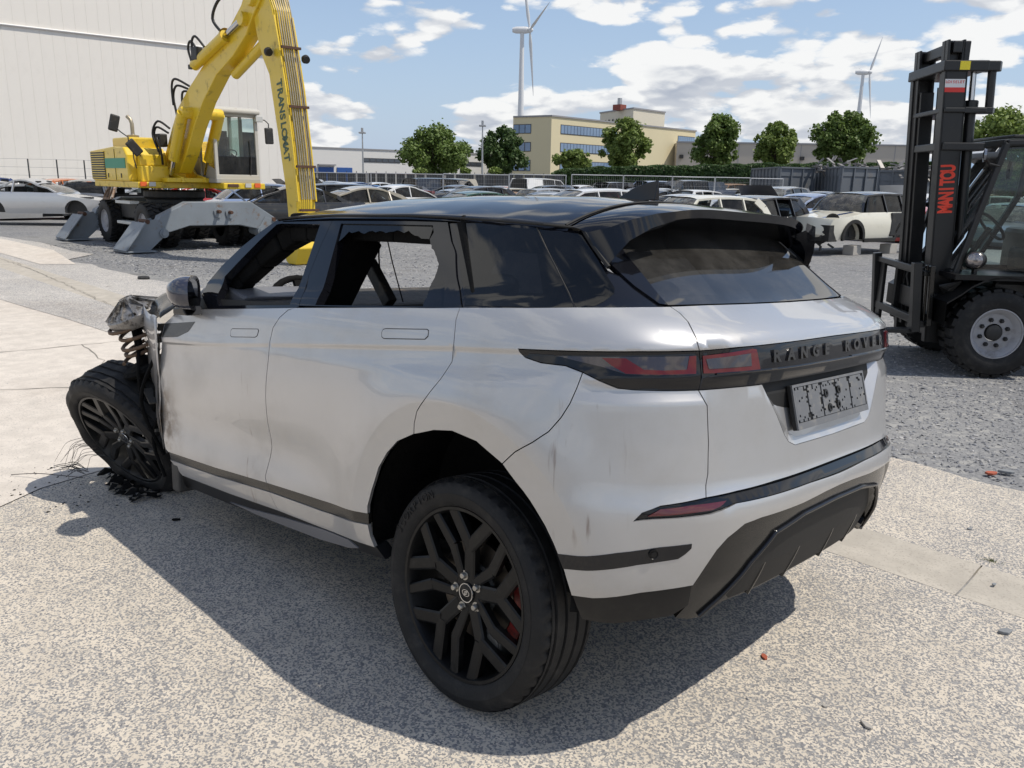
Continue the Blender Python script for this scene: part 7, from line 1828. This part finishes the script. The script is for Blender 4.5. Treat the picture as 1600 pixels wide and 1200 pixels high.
# --- beige hall on the right
bh = thing('beige_hall', 'long beige flat-roofed hall behind the trees on the right', 'building')
P1 = PX(1058, 223, 150); P2 = PX(1450, 217, 148); base = Vector((P1.x, P1.y, 0)); v = Vector((P2.x-P1.x, P2.y-P1.y, 0)); Lb = v.length; v.normalize(); bh.location = base; bh.rotation_euler = (0, 0, atan2(v.y, v.x)); bk = 1 if (Matrix.Rotation(atan2(v.y, v.x), 3, 'Z') @ Vector((0, 1, 0))).dot(DH) > 0 else -1
wbox('wall', 0, Lb, 0, 30, 0, P1.z, 'warehouse_beige', bh); wbox('roof_trim', -.1, Lb+.1, -.15, .1, P1.z, P1.z+.25, 'roof_trim', bh)
for k in range(7): wbox('wall_joint', Lb*(k+1)/8, Lb*(k+1)/8+.12, -.03, 0, 0, P1.z, 'roof_trim', bh)
for px in (1063, 1254): wbox('wall_lamp', alongo(px) if 0 else (px-1058)/392*Lb, (px-1058)/392*Lb+.6, -.6, 0, P1.z-2.6, P1.z-2.0, 'machine_black', bh)
wbox('plinth', 0, Lb, -.12, -.0, 0, 3.4, 'warehouse_beige', bh)

# ============================================================ WIND TURBINES
def turbine(px, D, hub_y, base_y, blades, lab):
    hub = PX(px, hub_y, D); t = thing('wind_turbine', lab, 'wind turbine', (hub.x, hub.y, 0), VIEWROT, 'wind turbines on the horizon')
    H = hub.z; mb = MB(); mb.lathe([(H*.026, 0), (H*.021, H*.4), (H*.013, H*.98), (0, H*.985)], 24); part('tower', mb, 'turbine_white', t, smooth_angle=40)
    s = H/83.0; mb = MB(); mb.lathe([(0, -5.5*s), (1.2*s, -5.4*s), (1.8*s, -3.5*s), (1.9*s, 2*s), (1.5*s, 4*s), (0, 5*s)], 14, Matrix.Translation((0, 0, H)) @ Matrix.Rotation(pi/2, 4, 'Y') @ Matrix.Rotation(.1, 4, 'X')); part('nacelle', mb, 'turbine_white', t, smooth_angle=50)
    hubp = Vector((4.2*s, -1.0*s, H)); mb = MB(); mb.lathe([(0, 2*s), (1.2*s, 1.2*s), (1.5*s, 0), (1.2*s, -1*s)], 14, Matrix.Translation(hubp) @ Matrix.Rotation(pi/2, 4, 'Y')); hb = part('rotor_hub', mb, 'turbine_white', t, smooth_angle=50)
    for (dx, dy, dz) in blades:
        d = Vector((dx, dy, dz))*s; Lb_ = d.length; d.normalize(); side = d.cross(Vector((0, 1, 0))).normalized() if abs(d.y) < .9 else d.cross(Vector((0, 0, 1))).normalized()
        mb = MB(); secs = [(0, .5, .5), (.06, .55, .45), (.2, .95, .3), (.5, .62, .18), (.8, .36, .10), (1.0, .08, .04)]; n = 8; vs = []
        nn_ = d.cross(side)
        for (tt, wd, th) in secs:
            c = hubp+d*Lb_*tt
            for k in range(n): a = 2*pi*k/n; vs.append(c+side*(wd*s*cos(a))+nn_*(th*s*sin(a)))
        fs = [(i*n+k, i*n+(k+1) % n, (i+1)*n+(k+1) % n, (i+1)*n+k) for i in range(len(secs)-1) for k in range(n)]
        mb.add(vs, fs); part('blade', mb, 'turbine_white', hb, smooth_angle=60)
turbine(816, 450, 47, 182, [(-5.5, 0, 36), (9.5, -30, 8.5), (2.8, 6, -34)], 'tall white wind turbine standing behind the office block, its tower cut by the roof')
turbine(1349, 560, 113, 180, [(6.5, 0, 24), (-4.5, 22, 7), (3.5, -2, -32)], 'smaller white wind turbine behind the biggest tree on the right')

# ============================================================ LAMP POSTS
for px, top, D, lab in ((566, 208, 92, 'slim street lamp left of the wide round tree'), (754, 197, 88, 'slim street lamp between the round trees')):
    p = PX(px, top, D); t = thing('street_lamp', lab, 'street lamp', (p.x, p.y, 0), VIEWROT, 'street lamps behind the yard'); mb = MB(); mb.tube([(0, 0, 0), (0, 0, p.z)], .10, 8, radii=[.13, .06]); part('pole', mb, 'galvanised', t, smooth_angle=50)
    mb = MB(); mb.box((-.35, -.3, p.z-.05), (.35, .3, p.z+.12)); mb.box((-.12, -.12, p.z+.1), (.12, .12, p.z+.55)); part('lamp_head', mb, 'galvanised', t, bev=.05)

# ============================================================ TREES AND HEDGE
def leaf_cloud(n, blobs, size, rnd, squash=1.0):
    vs, fs = [], []
    tot = sum(r**2 for _, r in blobs)
    for c, r in blobs:
        for _ in range(int(n*r*r/tot)):
            d = Vector((rnd.gauss(0, 1), rnd.gauss(0, 1), rnd.gauss(0, 1))).normalized(); rr_ = r*(rnd.random()**.42)*(1+.45*noise.noise(d*2.6+c))*(1.25 if rnd.random() < .06 else 1)
            p = c+Vector((d.x*rr_, d.y*rr_, d.z*rr_*squash)); s = size*rnd.uniform(.6, 1.5)
            nrm = (d*.7+Vector((rnd.gauss(0, .6), rnd.gauss(0, .6), rnd.gauss(0, .6)+.4))).normalized(); a = nrm.orthogonal().normalized(); a = Matrix.Rotation(rnd.uniform(0, 6.28), 3, nrm) @ a; b = nrm.cross(a); o = len(vs)
            vs += [p+a*s, p+b*s*.7, p-a*s, p-b*s*.7]; fs.append((o, o+1, o+2, o+3))
    return vs, fs
def tree(px, top, bottom, width, D, lab, leaf, n=9000, size=.16, seed=0, shape=0.0):
    rnd = random.Random(seed); pt = PX(px, top, D); H = pt.z; Wm = width/FPX*D; zb = max(1.2, PX(px, bottom, D).z)
    t = thing('tree', lab, 'tree', (pt.x, pt.y, 0)); cz = (H+zb)/2; hz_ = (H-zb)/2
    blobs = [(Vector((0, 0, cz)), min(Wm*.24, hz_*.6))]
    NB = 66
    for k in range(NB):
        ang = k*2.39996+rnd.uniform(-.4, .4); zz = -1+2*(k+.5)/NB; rad = sqrt(max(0, 1-abs(zz)**2.2))*(1-shape*max(0, zz))*rnd.uniform(.45, 1.0)*(1+.30*noise.noise(Vector((cos(ang)*1.3, sin(ang)*1.3, zz*1.6+seed)))); br = rnd.choice((.08, .11, .15, .2, .27))*Wm*.5*1.15; zz *= 1+.12*noise.noise(Vector((cos(ang)*2, sin(ang)*2, seed*1.7)))
        blobs.append((Vector((cos(ang)*rad*Wm*.5, sin(ang)*rad*Wm*.5, cz+zz*(hz_-br*.7))), br))
    vs, fs = leaf_cloud(n, blobs, size*D/100, rnd, .92)
    mb = MB(); mb.add(vs, fs); me = bpy.data.meshes.new('crown'); me.from_pydata(mb.v, [], mb.f); me.update(); o = link('crown', me, leaf, t)
    mb = MB(); mb.tube([(0, 0, 0), (.05, 0, zb), (.02, .05, cz)], .16, 10, radii=[.22, .17, .10])
    for k in range(7):
        c, r = blobs[1+k*8]; s0 = Vector((.03, 0, zb+(cz-zb)*rnd.uniform(0, .9))); mb.tube([s0, s0.lerp(c, .5)+Vector((0, 0, .15)), c], .06, 6, radii=[.08, .05, .02])
    part('trunk', mb, 'trunk_bark', t, smooth_angle=60); return t
tree(680, 197, 276, 106, 100, 'wide round tree between the two street lamps', 'leaf_green', 14000, .17, 1)
tree(787, 197, 273, 66, 104, 'dark round tree left of the office block', 'leaf_dark', 11000, .17, 2)
tree(728, 228, 262, 26, 150, 'small distant tree showing behind the wide round tree', 'leaf_dark', 2500, .12, 9)
tree(978, 184, 268, 74, 92, 'light green tree in front of the office block', 'leaf_light', 11000, .17, 3, .25)
tree(899, 234, 268, 52, 90, 'small low tree at the foot of the office block', 'leaf_light', 6000, .16, 4)
tree(1127, 178, 262, 80, 92, 'egg-shaped green tree just right of the office block', 'leaf_green', 11000, .17, 5, .35)
tree(1216, 190, 262, 70, 96, 'yellowish tree in the middle above the hedge', 'leaf_light', 9500, .17, 6, .2)
tree(1323, 172, 262, 102, 88, 'biggest spreading tree, right above the grey skips', 'leaf_green', 14000, .18, 7, .1)
tree(1572, 169, 290, 118, 70, 'light green tree behind the forklift cab', 'leaf_light', 14000, .20, 8, .1)
for k, (px, top, wd) in enumerate(((585, 264, 14), (617, 262, 13), (655, 262, 20), (690, 260, 18), (727, 262, 18), (770, 260, 16))):
    if k in (0, 2, 3): continue
tree(657, 263, 272, 20, 88, 'pale shrub at the foot of the wide round tree', 'leaf_light', 900, .14, 11)
tree(727, 262, 272, 17, 88, 'pale shrub just left of the right street lamp', 'leaf_light', 900, .14, 12)
tree(773, 261, 272, 20, 88, 'pale shrub below the dark round tree', 'leaf_light', 900, .14, 13)
# clipped hedge
hd = thing('hedge', 'long clipped dark green hedge in front of the office block and the beige hall', 'hedge')
rh_ = random.Random(77); mb = MB(); segs = [(862, 270, 84), (880, 264, 84), (960, 261, 83), (1060, 259, 82), (1175, 257, 81), (1300, 256, 80), (1480, 254, 79), (1640, 254, 79)]
for (pa, ta, Da), (pb, tb, Db) in zip(segs, segs[1:]):
    A_ = PX(pa, ta, Da); B_ = PX(pb, tb, Db); n_ = int(520*(pb-pa)/10)
    for _ in range(n_):
        t = rh_.random(); c = A_.lerp(B_, t); h = c.z+.25*noise.noise(Vector((c.x*.8, c.y*.8, 0))); yy = rh_.random()**.6; z = h*(1-(1-yy)*1.0) if rh_.random() < .7 else h
        z = h*rh_.random()**.5 if rh_.random() < .75 else h-.1*rh_.random()
        p = Vector((c.x, c.y, z))-DH*(rh_.uniform(-.1, .35) if z < h-.15 else rh_.uniform(-1.4, .3)); s = rh_.uniform(.06, .16)
        nrm = (-DH+Vector((rh_.gauss(0, .7), rh_.gauss(0, .7), rh_.gauss(0, .7)+.5))).normalized(); a = nrm.orthogonal().normalized(); b = nrm.cross(a); o = len(mb.v)
        mb.v += [tuple(p+a*s), tuple(p+b*s*.7), tuple(p-a*s), tuple(p-b*s*.7)]; mb.f.append((o, o+1, o+2, o+3))
me = bpy.data.meshes.new('leaves'); me.from_pydata(mb.v, [], mb.f); me.update(); o = link('leaves', me, 'hedge_leaf', hd)
mb = MB()
for (pa, ta, Da), (pb, tb, Db) in zip(segs, segs[1:]):
    A_ = PX(pa, ta, Da); B_ = PX(pb, tb, Db); q = DH*.45; mb.prism([(A_.x+q.x, A_.y+q.y), (B_.x+q.x, B_.y+q.y), (B_.x+q.x*3.5, B_.y+q.y*3.5), (A_.x+q.x*3.5, A_.y+q.y*3.5)], 0, min(A_.z, B_.z)-.25)
part('hedge_core', mb, 'trunk_bark', hd)

# ============================================================ FENCES, SKIPS
def fence_run(pxs, top, D, lab, mat, hgt=None, mesh_=False):
    f = thing('mesh_fence' if mesh_ else 'screen_fence', lab, 'fence'); pts = [PX(px, top(px), D(px)) for px in pxs]
    for p in pts:
        mb = MB(); mb.tube([(p.x, p.y, 0), (p.x, p.y, p.z+.03)], .03, 8); part('post', mb, mat, f)
    return f, pts
f, pts = fence_run([480+15.4*k for k in range(27)], lambda px: 267+.012*(px-480), lambda px: 76, 'long dark grey screened fence below the white warehouse', 'screen_fence_grey')
for a, b in zip(pts, pts[1:]):
    mb = MB(); d = (b-a); d.z = 0; d.normalize(); mb.bar(Vector((a.x, a.y, a.z/2-.05))+d*.06, Vector((b.x, b.y, b.z/2-.05))-d*.06, .04, a.z-.15); part('screen_panel', mb, 'screen_fence_grey', f)
f, pts = fence_run([400+13*k for k in range(7)], lambda px: 263, lambda px: 62, 'dark screened fence between the excavator cab and its stick', 'screen_fence_grey')
for a, b in zip(pts, pts[1:]):
    mb = MB(); d = (b-a); d.z = 0; d.normalize(); mb.bar(Vector((a.x, a.y, a.z/2-.05))+d*.06, Vector((b.x, b.y, b.z/2-.05))-d*.06, .04, a.z-.15); part('screen_panel', mb, 'screen_fence_grey', f)
FD = 38.5
runs = [([482, 575], 269, 'site fence panel nearest the excavator stick'), ([579.5, 692], 270.5, 'site fence panel below the wide round tree'), ([692.8, 795], 271.5, 'site fence panel below the dark round tree'),
        ([795.8, 884.5], 272, 'site fence panel below the left end of the office block'), ([893.5, 974], 272.5, 'site fence panel left of the roof aerial'), ([974.8, 1050.5], 274, 'site fence panel right of the roof aerial'),
        ([1051.3, 1117], 275.5, 'site fence panel below the egg-shaped tree'), ([1117.8, 1172.5], 276.5, 'site fence panel left of the first grey skip'), ([1173.3, 1224], 278, 'site fence panel before the first grey skip')]
for (pa, pb), ty, lab in runs:
    f = thing('fence_panel', lab, 'fence', group='mesh site fence panels across the yard'); A_ = PX(pa, ty, FD); B_ = PX(pb, ty+.8, FD+(pb-pa)*.005); zt = (A_.z+B_.z)/2
    for p in (A_, B_): mb = MB(); mb.tube([(p.x, p.y, .02), (p.x, p.y, zt)], .024, 8); part('post', mb, 'galvanised', f)
    mb = MB(); mb.tube([(A_.x, A_.y, zt-.02), (B_.x, B_.y, zt-.02)], .021, 8); part('top_rail', mb, 'galvanised', f)
    mb = MB(); mb.tube([(A_.x, A_.y, .15), (B_.x, B_.y, .15)], .021, 8); part('bottom_rail', mb, 'galvanised', f)
    mb = MB(); n_ = 26
    for k in range(1, n_): p = A_.lerp(B_, k/n_); mb.tube([(p.x, p.y, .15), (p.x, p.y, zt-.02)], .0022, 3, caps=False)
    for k in range(1, 9): z = .15+(zt-.17)*k/9; mb.tube([(A_.x, A_.y, z), (B_.x, B_.y, z)], .0022, 3, caps=False)
    o = part('wire_mesh', mb, 'galvanised', f); o['kind'] = 'stuff'
# fence on the left, before the hall
f = thing('wire_fence', 'thin wire fence with dark posts standing before the pale hall', 'fence')
prev = None
for px in (-5, 43, 88, 131, 175, 218):
    A_ = PX(px, 247+.025*px, 44); mb = MB(); mb.tube([(A_.x, A_.y, 0), (A_.x, A_.y, A_.z)], .035, 8); part('post', mb, 'screen_fence_grey', f)
    if prev:
        mb = MB()
        for k in range(6): z = .3+(A_.z-.3)*k/5; mb.tube([(prev.x, prev.y, z), (A_.x, A_.y, z)], .006, 4)
        o = part('wire', mb, 'galvanised', f); o['kind'] = 'stuff'
    prev = A_
# grey steel skips
def skip(px0, pxc, px1, top0, topc, top1, D, lab, contents=False, Dl=None):
    A_ = PX(px0, top0, Dl or D+5); C_ = PX(pxc, topc, D); B_ = PX(px1, top1, D+1.5); t = thing('steel_skip', lab, 'skip', group='grey steel skips beside the hedge'); H = C_.z
    a, c, b = (Vector((p.x, p.y, 0)) for p in (A_, C_, B_)); d4 = a+b-c
    mb = MB(); mb.prism([(p.x, p.y) for p in (a, c, b, d4)], .15, H-.5); mb.v = mb.v
    for (p, q) in ((a, c), (c, b), (b, d4), (d4, a)): mb.bar(p+Vector((0, 0, H-.28)), q+Vector((0, 0, H-.28)), .08, .56)
    part('skip_body', mb, 'skip_grey', t)
    ctr = (a+b)/2
    for (p, q) in ((a, c), (c, b)):
        n_ = max(3, int((q-p).length/ .95)); dd = (q-p).normalized(); nn_ = Vector((-dd.y, dd.x, 0)); nn_ = nn_ if nn_.dot(ctr-p) < 0 else -nn_
        for k in range(n_+1):
            c_ = p+(q-p)*(k/n_)+nn_*.06; mb = MB(); mb.bar(c_+Vector((0, 0, .15)), c_+Vector((0, 0, H)), .10, .09, up=tuple(dd)); part('rib', mb, 'skip_grey', t)
        mb = MB(); mb.bar(p+nn_*.05+Vector((0, 0, H)), q+nn_*.05+Vector((0, 0, H)), .16, .10); part('rim', mb, 'skip_grey', t)
    return t, ctr, H
skip(1176, 1219, 1272, 266.5, 261.5, 261, 58, 'grey ribbed steel skip in front of the hedge, leftmost of the skips', Dl=66)
t, ctr, H = skip(1274, 1316, 1371, 265, 261, 261.5, 55, 'grey ribbed steel skip heaped with scrap under the biggest tree', Dl=63)
t2, ctr2, H2 = skip(1374, 1440, 1500, 268, 268, 262, 50, 'darker steel skip full of scrap beside the forklift mast', Dl=51)
for (c_, h_, lab, sd, spread) in ((ctr, H, 'heap of mixed scrap in the middle skip', 1, 2.4), (ctr2, H2, 'heap of grey scrap in the right skip', 2, 2.2)):
    r_ = random.Random(sd); mb = MB()
    for k in range(120):
        p = Vector((c_.x+r_.gauss(0, spread*.45), c_.y+r_.gauss(0, spread*.45), h_-.3+abs(r_.gauss(0, .35)))); q = p+Vector((r_.gauss(0, .4), r_.gauss(0, .4), r_.gauss(0, .25))); mb.bar(p, q, r_.uniform(.03, .3), r_.uniform(.02, .12))
    o = part('scrap_heap', mb, 'scrap_metal', None); tag(o, lab, 'scrap', kind='stuff')

# ============================================================ LOOSE STONES, MOSS
def stones(name, cnt, region, smin, smax, mat, seed, z=0.0):
    r_ = random.Random(seed); mb = MB()
    base_v = [(1, 0, 0), (-1, 0, 0), (0, 1, 0), (0, -1, 0), (0, 0, .7), (0, 0, -.5)]; base_f = [(0, 2, 4), (2, 1, 4), (1, 3, 4), (3, 0, 4), (2, 0, 5), (1, 2, 5), (3, 1, 5), (0, 3, 5)]
    k = 0
    while k < cnt:
        p = region(r_)
        if p is None: continue
        s = smin+(smax-smin)*r_.random()**2.5; rot = Matrix.Rotation(r_.uniform(0, 6.28), 3, 'Z') @ Matrix.Rotation(r_.uniform(-.6, .6), 3, 'X'); o = len(mb.v)
        sc_ = (r_.uniform(.7, 1.3), r_.uniform(.5, 1.0), r_.uniform(.5, .9))
        for v_ in base_v: q = rot @ Vector((v_[0]*sc_[0]*r_.uniform(.75, 1.2), v_[1]*sc_[1]*r_.uniform(.75, 1.2), v_[2]*sc_[2]))*s; mb.v.append((p[0]+q.x, p[1]+q.y, z+s*.22+q.z))
        mb.f += [tuple(i+o for i in f_) for f_ in base_f]; k += 1
    me = bpy.data.meshes.new(name); me.from_pydata(mb.v, [], mb.f); me.update(); o = link(name, me, mat); o['kind'] = 'stuff'; return o
m, t_, b_s = mk('loose_stone'); g_ = t_.nodes.new('ShaderNodeNewGeometry')
rp = t_.nodes.new('ShaderNodeValToRGB'); t_.links.new(g_.outputs['Random Per Island'], rp.inputs[0]); rp.color_ramp.elements[0].color = (.13, .135, .15, 1); rp.color_ramp.elements[1].color = (.44, .43, .42, 1); e_ = rp.color_ramp.elements.new(.6); e_.color = (.24, .245, .26, 1)
t_.links.new(rp.outputs[0], b_s.inputs['Base Color']); b_s.inputs['Roughness'].default_value = .85
def reg_near(r_):
    x = r_.uniform(-2.2, 5.5); y = -2.78-.01*x-abs(r_.gauss(0, 2.6)); return (x, y) if r_.random() < 1 else None
o = stones('gravel', 26000, reg_near, .005, .018, 'loose_stone', 3, -.014); tag(o, 'crushed grey gravel between the concrete and the forklift', 'gravel', kind='stuff')
def reg_mid(r_):
    x = r_.uniform(5, 20); y = -3.4-abs(r_.gauss(0, 4)); return (x, y)
o = stones('gravel', 12000, reg_mid, .008, .03, 'loose_stone', 4, -.014); tag(o, 'crushed grey gravel in front of the excavator', 'gravel', kind='stuff')
def reg_slab(r_):
    x = r_.uniform(-2.5, 6); y = r_.uniform(-2.7, 2.6); return (x, y) if not (ca(x)-.02 < y < cn(x)+.02) else None
o = stones('grit', 500, reg_slab, .002, .006, 'loose_stone', 5, 0.0); tag(o, 'scattered grit lying on the concrete', 'grit', kind='stuff')
def reg_front(r_):
    return (2.9+r_.gauss(0, .28), 1.05+abs(r_.gauss(0, .22)))
o = stones('debris', 90, reg_front, .003, .010, 'burnt_black', 6, 0.0); tag(o, 'small burnt crumbs scattered by the torn-off front wheel', 'debris', kind='stuff')
def GP(px, py):
    v = _d+CR*((px-800)/FPX)+CU*((600-py)/FPX); t = -CAM_POS.z/v.z; p = CAM_POS+v*t; return p
def crack(name, pts, wd, seed):
    r_ = random.Random(seed); P = [GP(*q) for q in pts]; line = []
    for a, b in zip(P, P[1:]):
        n_ = max(3, int((b-a).length/.12))
        for k in range(n_): line.append(a.lerp(b, k/n_)+Vector((r_.gauss(0, .012), r_.gauss(0, .012), 0)))
    line.append(P[-1]); vs = []; fs = []
    for i, p in enumerate(line):
        d = (line[min(i+1, len(line)-1)]-line[max(i-1, 0)]).normalized(); n_ = Vector((-d.y, d.x, 0))*wd*r_.uniform(.35, 1); vs += [(p.x+n_.x, p.y+n_.y, .0042), (p.x-n_.x, p.y-n_.y, .0042)]
        if i: fs.append((2*i-2, 2*i-1, 2*i+1, 2*i))
    mb = MB(); mb.add(vs, fs); o = part(name, mb, 'channel_joint_dirt', None); o['kind'] = 'structure'
simple('channel_joint_dirt', (.24, .22, .19), .95)
crack('slab_crack', [(0, 551), (140, 538), (190, 533)], .010, 1)
crack('slab_crack', [(128, 539), (150, 556), (172, 581)], .007, 2)
crack('slab_crack', [(0, 609), (110, 606)], .008, 3)
crack('slab_crack', [(0, 404), (60, 425), (110, 447), (165, 472), (190, 484)], .007, 4)
def chip(px, py, s, lab, mat='stone_grey', seed=0, cat='stone', name='stone_chip', flat=.35):
    r_ = random.Random(seed); p = GP(px, py); mb = MB(); n = 7
    ring = [(s*(.7+.5*r_.random())*cos(2*pi*k/n), s*.6*(.7+.5*r_.random())*sin(2*pi*k/n)) for k in range(n)]; mb.prism(ring, 0, s*flat); M = Matrix.Rotation(r_.uniform(-.15, .15), 4, 'X'); mb.v = [tuple(M @ Vector(v_)) for v_ in mb.v]
    o = part(name, mb, mat, None, bev=s*.08); o.location = (p.x, p.y, .001 if not (p.y < ca(p.x) and False) else -.01); o.rotation_euler = (0, 0, r_.uniform(0, 6)); tag(o, lab, cat); return o
chip(1571, 989, .034, 'flat dark stone chip lying below the channel at the right edge', seed=1)
chip(1354, 1135, .022, 'pale grey stone chip near the bottom right', 'pale_block', 2)
chip(1290, 1104, .014, 'small pale chip left of the other pale chip, bottom right', 'pale_block', 3)
chip(1194, 1027, .020, 'broken red brick crumb beside the car shadow', 'brick_red', 4, 'brick crumb', 'brick_crumb')
chip(1572, 739, .045, 'flat grey stone on the gravel edge at the right', seed=5)
chip(1548, 741, .040, 'reddish flat stone on the gravel edge left of the grey one', 'brick_red', 6)
chip(1515, 827, .018, 'dark pebble on the pale strip behind the channel', seed=7)
chip(1553, 914, .014, 'dark pebble lying in the drainage channel', seed=8)
chip(275, 813, .022, 'black rubber scrap in the car shadow left of the rear wheel', 'burnt_black', 9, 'scrap', 'rubber_scrap')
chip(225, 436, .12, 'dark lump on the ground beyond the front wheel', 'machine_black', 10, 'scrap', 'rubber_scrap')
# moss sprig in the channel joint
p = GP(1548, 877); r_ = random.Random(9); mb = MB()
for k in range(160):
    a = r_.uniform(0, 6.28); d = abs(r_.gauss(0, .018)); b0 = Vector((p.x+d*cos(a)*1.5, p.y+d*sin(a)*.8, -.01)); tip = b0+Vector((r_.gauss(0, .008), r_.gauss(0, .008), r_.uniform(.008, .028))); w_ = Vector((r_.gauss(0, 1), r_.gauss(0, 1), 0)).normalized()*.002; mb.add([b0-w_, b0+w_, tip], [(0, 1, 2)])
o = part('moss', mb, 'moss', None); tag(o, 'small green moss tuft growing in the channel joint', 'moss', kind='stuff')
